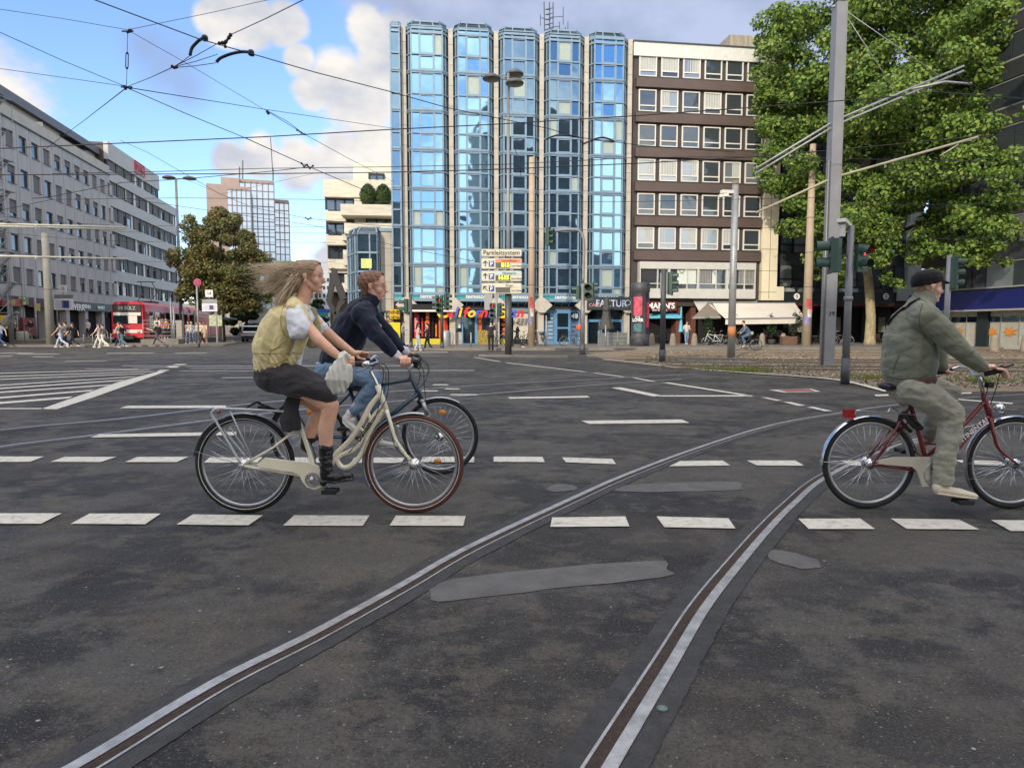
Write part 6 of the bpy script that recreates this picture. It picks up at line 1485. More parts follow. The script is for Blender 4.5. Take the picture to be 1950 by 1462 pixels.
m = MB(); q = gp(337,656); m.box(q.x-.02,q.x+.45,q.y,q.y+.4,.5,2.0); tag(m.build('ticket_machine', pm('machine_stone',(150,146,134),.8,0,.3,8), origin=q), 'grey mottled cabinet at the end of the railing', 'cabinet')
m = MB(); q = gp(345,654); m.box(q.x-.25,q.x+.25,q.y,q.y+.4,0,1.9); tag(m.build('ticket_machine', pm('machine_red',(176,30,40),.5), origin=q), 'red ticket machine behind the mottled cabinet', 'ticket machine')
# shelter with poster
q = gp(408,654); o = thing('bus_shelter', q, 'dark-roofed tram shelter with a poster case under the tree', 'shelter'); a_ = at(345,597,q.y); c_ = at(425,607,q.y)
m = MB(); m.prism([a_, c_, c_+SD*6, a_+SD*6], (0,0,.12)); m.build('roof', M_pold, o)
m = MB(); l0 = at(398,600,q.y-.3); l1 = at(423,621,q.y-.3); m.box(l0.x,l1.x,q.y-.3,q.y-.2,l1.z,l0.z,0); m.build('poster_case', pm('pale_poster',(170,176,140),.5,0,.6,4), o)
for px in (350,372,400,424): 
    m = MB(); p = at(px,640,q.y); m.bar((p.x,q.y,0),(p.x,q.y,2.9),.09,.09); m.build('post', M_pold, o)
# people-side clutter on the left: kiosk front
q = gp(10,652); m = MB(); m.box(q.x-3,q.x+2.2,q.y,q.y+2.5,.4,2.7,0); m.box(q.x-3.2,q.x+2.6,q.y-.4,q.y+2.6,2.7,2.85,1); tag(m.build('kiosk', [pm('kiosk_red',(120,44,46),.6,0,.6,4), M_black], origin=q), 'dark red kiosk at the left end of the platform', 'kiosk')
# ================================================================ cars
def car(Mw, col, label, van=False, L_=4.4, W=1.8, Hh=1.62):
    o = thing('parked_car' if not van else 'van', Mw.translation, label, 'car' if not van else 'van', rz=Mw.to_euler().z)
    mat = pm('car_paint_'+str(col), col, .25, .2, 0, spec=.8)
    m = MB(Mw); hw = W/2
    # side profile (x forward = -y). rear faces the camera
    pr = [(0,.35),(0,.95),(.12,1.05),(.35,Hh-.08),(.7,Hh),(2.3,Hh-.02),(3.1,1.02),(4.2,.86),(L_,.6),(L_,.35)]
    if van: pr = [(0,.4),(0,2.0),(.2,2.25),(4.0,2.3),(4.7,1.4),(5.3,1.1),(5.35,.4)]
    def ins(z): return 1 if z < 1.0 else 1-(z-1.0)*.22
    n = len(pr); a_ = [(-hw*ins(z), y, z) for y, z in pr]; b_ = [(hw*ins(z), y, z) for y, z in pr]
    m.add(a_+b_, [tuple(range(n)), tuple(range(n, 2*n))[::-1]] + [(i, i+n, (i+1) % n+n, (i+1) % n) for i in range(n)]); m.build('body', mat, o)
    m = MB(Mw); hh = Hh if not van else 2.2; m.poly([(-hw*.8,.10,1.08),(hw*.8,.10,1.08),(hw*.72,.30,hh-.14),(-hw*.72,.30,hh-.14)]); m.build('rear_window', G_dark, o)
    for s in (-1, 1):
        m = MB(Mw); m.poly([(s*hw*.985,.6,1.04),(s*hw*.985,2.8,1.04),(s*hw*.9,2.2,Hh-.14),(s*hw*.9,.75,Hh-.12)]); m.build('side_window', G_dark, o)
        m = MB(Mw); m.box(s*hw*.98-.16*(s > 0), s*hw*.98+.16*(s < 0), -.03, .1, .85, 1.15); m.build('tail_light', pm('tail_red',(190,30,30),.3), o)
        for y in (.85, L_-.85):
            w_ = MB(Mw); w_.tube([(s*(hw-.2),y,.33),(s*(hw+.01),y,.33)], .33, 16); wo = w_.build('wheel', M_black, o); w_ = MB(Mw); w_.tube([(s*(hw+.012),y,.33),(s*(hw+.02),y,.33)], .19, 12); w_.build('rim', M_galv, wo)
    m = MB(Mw); m.box(-.26,.26,-.03,.0,.6,.72); m.build('number_plate', M_white, o); m = MB(Mw); m.box(-hw*.95,hw*.95,-.06,.0,.38,.56); m.build('bumper', M_black, o)
    return o
def CM(px, Y, a_=12): return Matrix.Translation(((px-CX)/F_*Y, Y, 0)) @ Matrix.Rotation(R(a_), 4, 'Z')
car(CM(478,68,13), (208,210,212), 'white car seen from behind beside the dark hedge, brake lights on')
car(CM(470,80,13), (160,164,168), 'silver car in front of the white one further down the street')
car(CM(620,110,12), (60,62,66), 'dark van far down the street between the riders', True); car(CM(600,90,12), (176,40,40), 'small red car behind the arms of the woman'); car(CM(632,84,12), (120,122,126), 'grey car left of the navy rider')
car(CM(520,100,12), (90,92,98), 'dark grey car far behind the woman')
q = cdist(638,95); o = thing('direction_sign', q, 'blue and green direction sign behind the navy rider', 'sign'); a_ = at(598,588,95); c_ = at(625,603,95); m = MB(); m.box(a_.x,c_.x,95,95.1,at(600,596,95).z,a_.z,0); m.box(a_.x,c_.x,95,95.1,c_.z,at(600,596.2,95).z,1); m.build('sign_face', [pm('dir_blue',(40,90,170),.5), pm('dir_green',(50,140,120),.5)], o); m = MB(); m.bar((a_.x+.5,95.2,0),(a_.x+.5,95.2,a_.z),.12,.12); m.build('post', M_galv, o)
# ================================================================ bicycles
M_tyre = pm('tyre_black', (30,30,31), .85, 0, .2, 8, .2, 60); M_chr = pm('chrome', (206,208,210), .22, .9, .1, 8); M_alum = pm('brushed_aluminium', (176,178,178), .38, .8, .12, 8)
M_rubber = pm('rubber_black', (26,26,28), .7, 0, .1); M_sadl = pm('saddle_black', (24,24,26), .45, 0, .1); M_cable = pm('cable_black', (20,20,22), .5, 0, 0)
M_reflr = pm('reflector_red', (150,16,22), .2, 0, 0, spec=.9); M_refla = pm('reflector_amber', (226,140,20), .25, 0, 0, spec=.9)
def wheel(o, c, Rw, tyre, rt=.021, rim=M_alum, line=None, seg=64, amber=0, spokes=32, hubr=.022):
    m = MB(); m.tube([c-Vector((0,.045,0)), c+Vector((0,.045,0))], hubr, 12)
    for s in (-1,1): m.tube([c+Vector((0,s*.028,0)), c+Vector((0,s*.032,0))], hubr*1.7, 14)
    for k in range(spokes):
        a_ = 2*math.pi*k/spokes; s = 1 if k % 2 else -1; b_ = a_ + (.55 if (k//2) % 2 else -.55)
        h = c + Vector((math.cos(b_)*hubr*1.5, s*.03, math.sin(b_)*hubr*1.5)); e = c + Vector((math.cos(a_)*(Rw-.032), 0, math.sin(a_)*(Rw-.032))); m.tube([h, e], .0014, 4)
    w_ = m.build('wheel', M_chr, o)
    m = MB(); m.ring(c, Rw-rt, rt, (0,1,0), seg, 10, 0)
    if line: m.ring(c-Vector((0,rt*.93,0)), Rw-rt*1.35, .0022, (0,1,0), seg, 5, 1)
    m.build('tyre', [tyre, M_white], w_)
    m = MB(); m.ring(c, Rw-rt*2-.006, .012, (0,1,0), seg, 8, 0, flat=.85); m.build('rim', rim, w_)
    for k in range(amber):
        a_ = R(84+180*k); q = c+Vector((math.cos(a_)*Rw*.64, -.012, math.sin(a_)*Rw*.64)); m = MB(); m.sph(q, (.034,.006,.022), 10, 6); m.build('reflector', M_refla, w_)
    return w_
def fender(o, c, Rf, a0, a1, mat, wdt=.024, name='fender', stay=None):
    m = MB(); n = 26; k = 5; V_ = []
    for i in range(n+1):
        a_ = R(a0+(a1-a0)*i/n)
        for j in range(k):
            t = -1+2*j/(k-1); r_ = Rf - .008*t*t; V_.append(c+Vector((math.cos(a_)*r_, wdt*t, math.sin(a_)*r_)))
    m.add(V_, [(i*k+j, (i+1)*k+j, (i+1)*k+j+1, i*k+j+1) for i in range(n) for j in range(k-1)], 0, True)
    V2 = [c+(p-c)*.993 for p in V_]; m.add(V2, [(i*k+j+1, (i+1)*k+j+1, (i+1)*k+j, i*k+j) for i in range(n) for j in range(k-1)], 0, True)
    if stay:
        for sa in stay:
            e = c+Vector((math.cos(R(sa))*Rf, 0, math.sin(R(sa))*Rf))
            for s in (-1,1): m.tube([c+Vector((0,s*.05,0)), e+Vector((0,s*.02,0))], .0022, 5)
    return m.build(name, mat, o)
def saddle(o, c, L_=.26, mat=M_sadl, tilt=0):
    m = [([c+Vector((-L_*.38,0,.01)), c+Vector((-L_*.1,0,.005)), c+Vector((L_*.25,0,.0)), c+Vector((L_*.5,0,-.008))], [.026,.026,.02,.014], [.085,.07,.03,.02])]
    s = body('saddle', m, mat, o, .008, 2)
    k = MB(); 
    for q in (-1,1): k.tube([c+Vector((-.08,q*.03,-.02)), c+Vector((-.02,q*.025,-.05)), c+Vector((.08,q*.02,-.02))], .004, 6)
    k.build('saddle_rail', M_chr, s); return s
def pedal(o, c, name='pedal'):
    m = MB(); m.box(c.x-.045,c.x+.045,c.y-.045,c.y+.045,c.z-.012,c.z+.012); 
    for s in (-1,1): m.box(c.x-.05,c.x+.05,c.y+s*.045-.006,c.y+s*.045+.006,c.z-.014,c.z+.014)
    return m.build(name, M_rubber, o)
def gearbox(o, bb, pn, pf, chain_r, mat=M_alum, near=-.07, far=.07):
    """crank arms from bottom bracket to near pedal pn and far pedal pf (world)"""
    m = MB(); m.tube([bb+Vector((0,near,0)), bb+Vector((0,far,0))], .018, 10); m.ring(bb+Vector((0,near+.012,0)), chain_r, .004, (0,1,0), 36, 6); 
    for k in range(5): a_ = 2*math.pi*k/5; m.bar(bb+Vector((0,near+.012,0)), bb+Vector((chain_r*math.cos(a_), near+.012, chain_r*math.sin(a_))), .014, .006)
    m.bar(bb+Vector((0,near,0)), Vector((pn.x, near-.005+bb.y, pn.z)), .024, .014); m.bar(bb+Vector((0,far,0)), Vector((pf.x, bb.y+far+.005, pf.z)), .024, .014)
    m.build('crank', mat, o); pedal(o, Vector((pn.x, bb.y+near-.055, pn.z))); pedal(o, Vector((pf.x, bb.y+far+.055, pf.z)))
# ---- cream bicycle
YB = onz(630,976).y; S = YB/F_
T = lambda px, py, dy=0.: at(px, py, YB+dy)
M_cream = pm('frame_cream', (236,228,200), .35, 0, .06, 3, spec=.7)
RW = .352
ch = T(467,880); ch.z = RW; cf = T(788.5,880); cf.z = RW
bk1 = thing('bicycle', Vector((T(628,976).x, YB, 0)), 'cream white step-through bicycle ridden by the woman, front tyre brown', 'bicycle')
wheel(bk1, ch, RW, M_tyre, .023, line=True); wheel(bk1, cf, RW, pm('tyre_brown',(84,50,42),.85,0,.12,8,.2,60), .023, line=True)
fender(bk1, ch, RW+.016, 22, 172, M_alum, stay=[165]); fender(bk1, cf, RW+.016, 78, 208, M_alum, stay=[200])
bb = T(601.5,908.7)
def ft(pts, r, m, k=6, n=10): m.tube(smooth_line([T(*p) for p in pts], k) if len(pts) > 2 else [T(*p) for p in pts], r, n)
m = MB()
ft([(719,733),(737,786)], .021, m)
ft([(731,770),(712,792),(699,815),(683,845),(668,858),(651,865),(641,872),(636,868)], .0165, m); ft([(722,745),(706,765),(687,800),(670,832),(650,858),(637,868)], .0165, m) if False else None
ft([(724,750),(706,772),(688,805),(670,833),(652,852),(640,864),(634,878)], .018, m)
ft([(733,778),(713,806),(703,825),(695,850),(683,872),(668,886),(655,890),(646,884),(640,872)], .018, m)
for p, q in (((700,782),(709,808)),((684,812),(699,830))): ft([p, q], .011, m)
ft([(634,878),(601.5,908.7)], .018, m); ft([(640,874),(625,890),(601.5,908.7)], .017, m)
ft([(548,752),(575,821),(592,872),(601.5,908.7)], .016, m, 3)
m.tube([bb-Vector((0,.035,0)), bb+Vector((0,.035,0))], .024, 12)
for s in (-1,1): 
    m.tube([T(575,822,s*.01), T(541,824,s*.03), T(500,856,s*.05), Vector((ch.x,ch.y+s*.06,ch.z))] if False else [T(572,812,s*.012), T(520,852,s*.045), Vector((ch.x,ch.y+s*.06,ch.z))], .008, 8)
    m.tube([bb+Vector((-.02,s*.03,-.0)), T(560,903,s*.045), Vector((ch.x,ch.y+s*.06,ch.z))], .010, 8)
m.build('frame', M_cream, bk1)
text('Diamant', .045, Matrix.Translation(T(693,822,-.032)) @ Matrix.Rotation(R(-0),4,'Y') @ Matrix.Rotation(R(90),4,'X') @ Matrix.Rotation(R(58),4,'Z'), T_black, bk1, .001, bold=.0012)
m = MB()
for s in (-1,1): m.tube(smooth_line([T(737,784,s*.025), T(744,806,s*.045), T(753,836,s*.05), T(770,862,s*.052), Vector((cf.x,cf.y+s*.055,cf.z))], 5), [.0135]*8+[.012]*8+[.009]*5, 8)
m.tube([T(737,784,-.03), T(737,784,.03)], .016, 8); m.build('fork', M_cream, bk1)
m = MB(); m.tube(smooth_line([T(720,736), T(714,722), T(707,708), T(709,698), T(718,690)], 5), .0135, 10)
bar = smooth_line([T(690,694,-.30), T(700,694,-.29), T(714,692,-.22), T(720,688,-.1), T(719,688,0), T(720,688,.1), T(716,683,.22), T(704,682,.29), T(690,682,.30)], 5)
m.tube(bar, .011, 10); m.build('handlebar', M_chr, bk1)
for dy, yy, x0, x1 in ((-.30,693.5,652,692),(.30,683,675,704)):
    m = MB(); m.tube([T(x0,yy,dy), T(x1,yy,dy)], .0165, 12); m.build('grip', M_rubber, bk1)
    m = MB(); m.tube([T(x1-2,yy+1,dy), T(x1+12,yy-1,dy)], .022, 10); m.tube(smooth_line([T(x1+8,yy+1,dy), T(x1+2,yy+9,dy-.01), T(x1-14,yy+14,dy-.01)],4), .005, 6); m.build('brake_lever', M_chr if dy < 0 else M_rubber, bk1)
m = MB(); m.tube(smooth_line([T(706,686,-.29), T(714,678,-.27), T(722,684,-.24), T(723,702,-.22)], 5), .008, 8); m.build('bar_end', M_alum, bk1)
m = MB()
for pts in ([(706,695,-.28),(725,692,-.2),(738,702,-.1),(740,730,-.04),(733,765,-.03),(700,812,-.02)],[(700,684,.28),(722,694,.15),(735,715,.02),(730,750,-.03)],[(706,697,-.27),(728,700,-.15),(727,740,-.03),(712,800,-.025),(664,862,-.02)],[(742,800,-.03),(752,850,-.06),(783,878,-.06)]): m.tube(smooth_line([T(*p) for p in pts], 6), .0028, 5)
m.build('cable', M_cable, bk1)
m = MB(); m.bar(T(738,790,-.03), T(744,806,-.035), .02,.01); m.bar(T(744,800,-.04), T(757,812,-.04), .012,.012); m.sph(T(758,812,-.045), .012, 8, 6); m.build('brake', M_chr, bk1)
# chain case
m = MB(); cc_ = []
y0 = -.058
out = [(492,882),(500,875),(506,871),(560,877),(585,880),(604,885),(617,892),(623,905),(621,918),(612,927),(600,931),(586,926),(577,915),(572,903),(560,898),(510,890),(494,888)]
P_ = [T(x, y, y0) for x, y in out]; m.prism(P_, (0,-.022,0)); cg = m.build('chain_case', M_cream, bk1)
m = MB(); q = Vector((bb.x, bb.y+y0-.024, bb.z)); m.ring(q, .038, .006, (0,1,0), 30, 6); m.tube([q, q-Vector((0,.006,0))], .026, 18); m.build('chainring_disc', M_alum, cg)
m = MB(); m.sph(Vector((ch.x,ch.y-.062,ch.z)), .019, 12, 8); m.tube([Vector((ch.x,ch.y-.05,ch.z)), T(510,886,-.07)], .004, 6); m.build('hub_gear', M_chr, bk1)
pn, pf = T(640,925), T(580,842)
gearbox(bk1, bb, pn, pf, .05, M_alum, -.095, .075)
m = MB(); m.tube([T(548,752), T(543,738)], .0125, 10); m.build('seat_post', M_chr, bk1); saddle(bk1, T(527,733), .27)
# rack
m = MB()
for s in (-1,1):
    m.tube(smooth_line([T(548,784,s*.05), T(520,782,s*.06), T(430,778,s*.065), T(410,779,s*.065), T(403,788,s*.065), T(410,800,s*.065), Vector((ch.x,ch.y+s*.07,ch.z+.01))], 5), .0085, 8)
    m.tube([T(437,812,s*.06), Vector((ch.x+.02,ch.y+s*.07,ch.z+.02))] if s > 0 else [T(438,782,s*.06), T(478,868,s*.06)], .005, 6)
for x in (412,430,460,490,520,540): m.tube([T(x,779 if x < 500 else 781,-.06), T(x,779 if x < 500 else 781,.06)], .004, 6)
m.tube([T(420,778,0), T(545,782,0)], .005, 6); m.build('luggage_rack', pm('silver_paint',(190,192,192),.45,.3,.08), bk1)
m = MB(); m.tube(smooth_line([T(470,776,-.03), T(488,766,-.02), T(498,770,.02), T(510,776,.03), T(495,778,-.02), T(478,779,.02)],5), .008, 7); m.bar(T(492,777,-.03), T(510,776,-.03), .02, .03, 0); m.tube([T(505,775,.0), T(528,784,0)], .016, 8); m.build('cable_lock', M_rubber, bk1)
m = MB(); m.sph(T(416.5,784,0), (.014,.022,.016), 10, 6); m.build('rear_reflector', M_reflr, bk1)
# ---- dark bicycle of the navy rider
YC = onz(715,903).y; U = lambda px, py, dy=0.: at(px, py, YC+dy)
M_navy = pm('frame_petrol', (30,58,70), .35, .1, .08, 3, spec=.7)
R2 = .343; c2r = U(587,830); c2r.z = R2; c2f = U(838,830); c2f.z = R2
bk2 = thing('bicycle', Vector((U(713,903).x, YC, 0)), 'dark petrol trekking bicycle ridden by the man in navy, amber spoke reflectors', 'bicycle')
wheel(bk2, c2r, R2, M_tyre, .019, amber=1); wheel(bk2, c2f, R2, M_tyre, .019, amber=2)
m = MB(); mt = lambda pts, r: m.tube([U(*p) for p in pts], r, 10)
bb2 = U(694,833)
mt([(782,716),(803,762)], .021); mt([(784,722),(668,742)], .017); mt([(797,748),(694,833)], .021); mt([(664,733),(694,833)], .017)
for s in (-1,1): m.tube([bb2+Vector((0,s*.03,0)), c2r+Vector((0,s*.06,0))], .009, 8); m.tube([U(668,748,s*.02), c2r+Vector((0,s*.06,0))], .008, 8)
m.build('frame', M_navy, bk2)
m = MB()
for s in (-1,1): m.tube([U(806,766,s*.05), U(814,790,s*.05)], .019, 8); m.tube([U(812,786,s*.05), U(822,808,s*.052), c2f+Vector((0,s*.055,0))], [.014,.013,.011], 8)
m.tube([U(804,764,-.05), U(804,764,.05)], .02, 8); m.build('fork', M_alum, bk2)
m = MB(); m.tube([U(783,718), U(779,704), U(790,692)], .015, 10); m.tube(smooth_line([U(768,690,-.28), U(782,690,-.26), U(792,688,-.1), U(793,687,0), U(794,685,.1), U(786,681,.26), U(772,679,.28)], 5), .012, 8); m.build('handlebar', M_alum, bk2)
for dy, yy in ((-.28,690.5),(.28,680)): m = MB(); m.tube([U(762,yy,dy), U(784,yy,dy)], .017, 10); m.build('grip', M_rubber, bk2); m = MB(); m.tube([U(786,yy,dy), U(796,yy-3,dy)], .02, 8); m.tube(smooth_line([U(796,yy-4,dy), U(802,yy+2,dy), U(798,yy+12,dy)],3), .006, 6); m.build('brake_lever', M_rubber, bk2)
m = MB()
for pts in ([(796,684,-.2),(812,690,-.15),(817,708,-.05),(808,716,0),(798,712,0)],[(796,682,.2),(814,698,.1),(812,722,0),(800,738,0)],[(794,690,-.2),(806,704,-.1),(808,735,-.03),(812,775,-.04)],[(790,694,-.1),(800,712,-.05),(795,735,0)]): m.tube(smooth_line([U(*p) for p in pts], 5), .003, 5)
m.build('cable', M_cable, bk2)
m = MB(); m.sph(U(801,765,-.01), (.035,.03,.03), 10, 7); m.tube([U(790,700,-.03), U(796,690,-.03)], .02, 8); m.build('headlight', M_rubber, bk2)
fender(bk2, c2f, R2+.014, 60, 112, M_alum); fender(bk2, c2r, R2+.014, 60, 165, M_rubber)
gearbox(bk2, bb2, U(662,812), U(722,852), .085, M_alum, -.075, .075)
m = MB(); m.tube([U(664,733), U(656,706)], .013, 8); m.tube([U(690,738,0), U(672,762,0)], .01, 6); m.build('seat_post', M_alum, bk2); saddle(bk2, U(634,700), .27, pm('saddle_grey',(110,112,112),.4,0,.1))
m = MB(); 
for s in (-1,1): m.tube([U(640,762,s*.06), U(560,764,s*.06), U(556,768,s*.06), c2r+Vector((0,s*.07,0))], .006, 6)
m.build('luggage_rack', M_rubber, bk2)
m = MB(); m.box(*sum([[min(a_,b_), max(a_,b_)] for a_, b_ in zip(U(645,815,-.09), U(654,822,-.08))], [])); m.build('pedal_reflector', M_refla, bk2)
# ---- maroon bicycle
YD = onz(1790,968).y; W_ = lambda px, py, dy=0.: at(px, py, YD+dy)
M_mar = pm('frame_maroon', (112,24,34), .3, .1, .06, 3, spec=.8)
R3 = .335; c3r = W_(1654,880); c3r.z = R3; c3f = W_(1928,880); c3f.z = R3
bk3 = thing('bicycle', Vector((W_(1790,968).x, YD, 0)), 'maroon city bicycle with silver fenders ridden by the man in green', 'bicycle')
wheel(bk3, c3r, R3, M_tyre, .019, spokes=36, hubr=.024); wheel(bk3, c3f, R3, M_tyre, .019, spokes=36)
fender(bk3, c3r, R3+.014, 15, 182, M_chr, stay=[178]); fender(bk3, c3f, R3+.014, 72, 212, M_chr, stay=[200,180])
m = MB(); bb3 = W_(1770,898)
def m3(pts, r): m.tube(smooth_line([W_(*p) for p in pts], 5) if len(pts) > 2 else [W_(*p) for p in pts], r, 10)
m3([(1873,752),(1888,802)], .0205); m3([(1875,764),(1838,805),(1800,842),(1763,868)], .0155) ; m3([(1884,792),(1850,822),(1810,868),(1772,896)], .0175)
m3([(1731,762),(1748,820),(1770,898)], .016); m3([(1756,843),(1785,845)], .011)
for s in (-1,1): m.tube([W_(1735,772,s*.02), c3r+Vector((0,s*.06,0))], .007, 8); m.tube([W_(1733,800,s*.015)*.5+W_(1733,800,s*.015)*.5, c3r+Vector((0,s*.055,.004))], .0055, 6); m.tube([bb3+Vector((0,s*.03,.0)), c3r+Vector((0,s*.06,0))], .0095, 8)
m.build('frame', M_mar, bk3)
text('CONTINENTAL', .05, Matrix.Translation(W_(1846,826,-.022)) @ Matrix.Rotation(R(90),4,'X') @ Matrix.Rotation(R(41),4,'Z'), T_white, bk3, .001, bold=.001)
m = MB()
for s in (-1,1): m.tube(smooth_line([W_(1887,800,s*.03), W_(1893,828,s*.05), W_(1903,855,s*.052), c3f+Vector((0,s*.055,0))], 5), [.0135]*6+[.012]*5+[.009]*5, 8)
m.tube([W_(1887,800,-.035), W_(1887,800,.035)], .018, 8); m.build('fork', M_mar, bk3)
m = MB(); m.tube([W_(1873,754), W_(1866,722), W_(1864,714)], .0125, 10)
m.tube(smooth_line([W_(1886,711,-.29), W_(1872,714,-.26), W_(1856,714,-.18), W_(1848,708,-.1), W_(1850,706,0), W_(1846,702,.1), W_(1840,700,.2), W_(1826,699,.28), W_(1808,704,.29)], 5), .011, 8); m.build('handlebar', M_chr, bk3)
for pts in (((1876,712,-.29),(1908,705,-.29)),((1812,704,.29),(1785,710,.29))): m = MB(); m.tube([W_(*pts[0]), W_(*pts[1])], .0165, 10); m.build('grip', M_rubber, bk3)
m = MB(); m.tube([W_(1905,702,-.27), W_(1930,694,-.27)], .007, 6); m.tube([W_(1908,706,-.28), W_(1922,712,-.28)], .006, 6); m.sph(W_(1908,700,-.25), .018, 8, 6); m.build('brake_lever', M_rubber, bk3)
m = MB()
for pts in ([(1905,704,-.27),(1898,735,-.15),(1886,770,-.04)],[(1850,708,-.1),(1875,722,-.05),(1880,745,-.03),(1868,770,-.02)]): m.tube(smooth_line([W_(*p) for p in pts], 5), .003, 5)
m.build('cable', M_cable, bk3)
m = MB(); m.lathe((0,0,0), [(.008,-.05),(.028,-.03),(.036,0),(.034,.004),(.0,.006)], 16); Mt = Matrix.Translation(W_(1906,777,0)) @ Matrix.Rotation(R(85),4,'Y'); m.V = [Mt @ v for v in m.V]; m.bar(W_(1893,785), W_(1902,780), .01,.01); m.build('headlight', M_chr, bk3)
m = MB(); q = W_(1884,733,-.03); m.box(q.x-.02,q.x+.02,q.y-.02,q.y+.02,q.z-.02,q.z+.02); m.build('front_light', M_rubber, bk3)
out = [(1670,876),(1700,870),(1776,869),(1777,884),(1768,890),(1768,926),(1753,925),(1744,897),(1735,888),(1690,884),(1670,882)]
m = MB(); m.prism([W_(x, y, -.055) for x, y in out], (0,-.02,0)); m.build('chain_guard', pm('guard_cream_grey',(182,176,158),.5,0,.12,6), bk3)
gearbox(bk3, bb3, W_(1808,945), W_(1742,864), .085, M_alum, -.09, .075)
m = MB(); m.tube([W_(1731,762), W_(1724,744)], .0125, 8); m.build('seat_post', M_chr, bk3); saddle(bk3, W_(1712,738), .28)
m = MB(); q = W_(1721,762,-.0); m.box(q.x-.035,q.x+.03,q.y-.025,q.y+.025,q.z-.025,q.z+.025); m.build('rear_light', pm('light_red',(196,20,34),.25,0,0,spec=.9), bk3)
m = MB(); q = W_(1616.5,787,0); m.box(q.x-.03,q.x+.03,q.y-.035,q.y+.035,q.z-.03,q.z+.03); m.build('rear_reflector', M_reflr, bk3)
m = MB()
for s in (-1,1): m.tube(smooth_line([W_(1742,790,s*.04), W_(1700,786,s*.055), W_(1640,782,s*.05), W_(1632,782,s*.045), W_(1628,790,s*.04)], 4), .0045, 6)
m.tube(smooth_line([W_(1690,786,-.03), W_(1698,776,-.02), W_(1712,784,0)], 4), .004, 6); m.tube([W_(1660,784,-.05), W_(1660,784,.05)], .004, 6); m.build('luggage_rack', M_chr, bk3)
m = MB(); m.tube(smooth_line([W_(1712,790,-.03), W_(1726,795,-.05), W_(1740,812,-.05), W_(1755,815,-.04), W_(1740,800,-.02), W_(1722,786,0), W_(1714,800,0), W_(1735,822,-.02)], 6), .014, 8); m.build('cable_lock', M_rubber, bk3)
# ================================================================ human figures
def head_prims(C, f, u, s=1.0, ears=True):
    f = Vector(f).normalized(); l = Vector((0,1,0)); l = (l - f*l.dot(f)).normalized(); u = l.cross(f)*-1
    if u.z < 0: u = -u
    Q = lambda x, y, z: C + f*(x*s) + l*(y*s) + u*(z*s)
    k = lambda *a: [v*s for v in a]
    pr = [([Q(-.035,0,.035), Q(.03,0,.035)], .080*s, .072*s, l), ([Q(.048,0,.04), Q(.055,0,-.02), Q(.056,0,-.068)], k(.042,.040,.032), k(.058,.055,.038), l),
          ([Q(-.005,0,-.035), Q(.03,0,-.066), Q(.062,0,-.088)], k(.045,.036,.022), k(.060,.052,.030), l), ([Q(.074,0,-.092), Q(.079,0,-.093)], .017*s, .02*s, l),
          ([Q(.094,0,.014), Q(.104,0,-.008), Q(.115,0,-.028)], k(.006,.009,.010), k(.007,.009,.014), l), ([Q(.100,0,-.036), Q(.106,0,-.036)], .007*s, .013*s, l),
          ([Q(.086,-.034,.022), Q(.093,0,.022), Q(.086,.034,.022)], .009*s, .009*s, f), ([Q(.088,-.017,-.057), Q(.096,0,-.056), Q(.088,.017,-.057)], .0065*s, .0065*s, f), ([Q(.086,-.015,-.068), Q(.093,0,-.069), Q(.086,.015,-.068)], .0065*s, .0065*s, f)]
    for y in (-1, 1):
        pr.append(([Q(.055,y*.038,-.02), Q(.06,y*.036,-.028)], .027*s, .024*s, l))
        if ears: pr.append(([Q(-.002,y*.076,.018), Q(-.007,y*.078,0), Q(.002,y*.073,-.024)], k(.017,.016,.010), k(.006,.006,.006), l))
    return pr, Q
def face(o, Q, s, brow, iris=(60,70,70), lips=(168,104,92)):
    for y in (-1, 1):
        m = MB(); m.sph(Q(.077,y*.031,.004), .0125*s, 10, 8); e = m.build('eye', pm('eye_white',(206,200,196),.2,0,0), o)
        m = MB(); m.sph(Q(.0865,y*.0315,.004), .0062*s, 8, 6); m.build('iris', pm('iris_dark',iris,.2,0,0), e)
        m = MB(); m.tube([Q(.092,y*.014,.024), Q(.095,y*.028,.029), Q(.086,y*.046,.026)], [.0028*s,.0036*s,.002*s], 6); m.build('eyebrow', brow, o)
        m = MB(); m.tube([Q(.090,y*.018,.0115), Q(.0915,y*.031,.0135), Q(.083,y*.044,.009)], .0022*s, 5); m.build('eyelid', brow, o)
    m = MB(); m.tube([Q(.0925,-.019,-.0625), Q(.1005,0,-.062), Q(.0925,.019,-.0625)], .0035*s, 6); m.build('mouth', pm('lips'+str(lips), lips, .45, 0, .05), o)
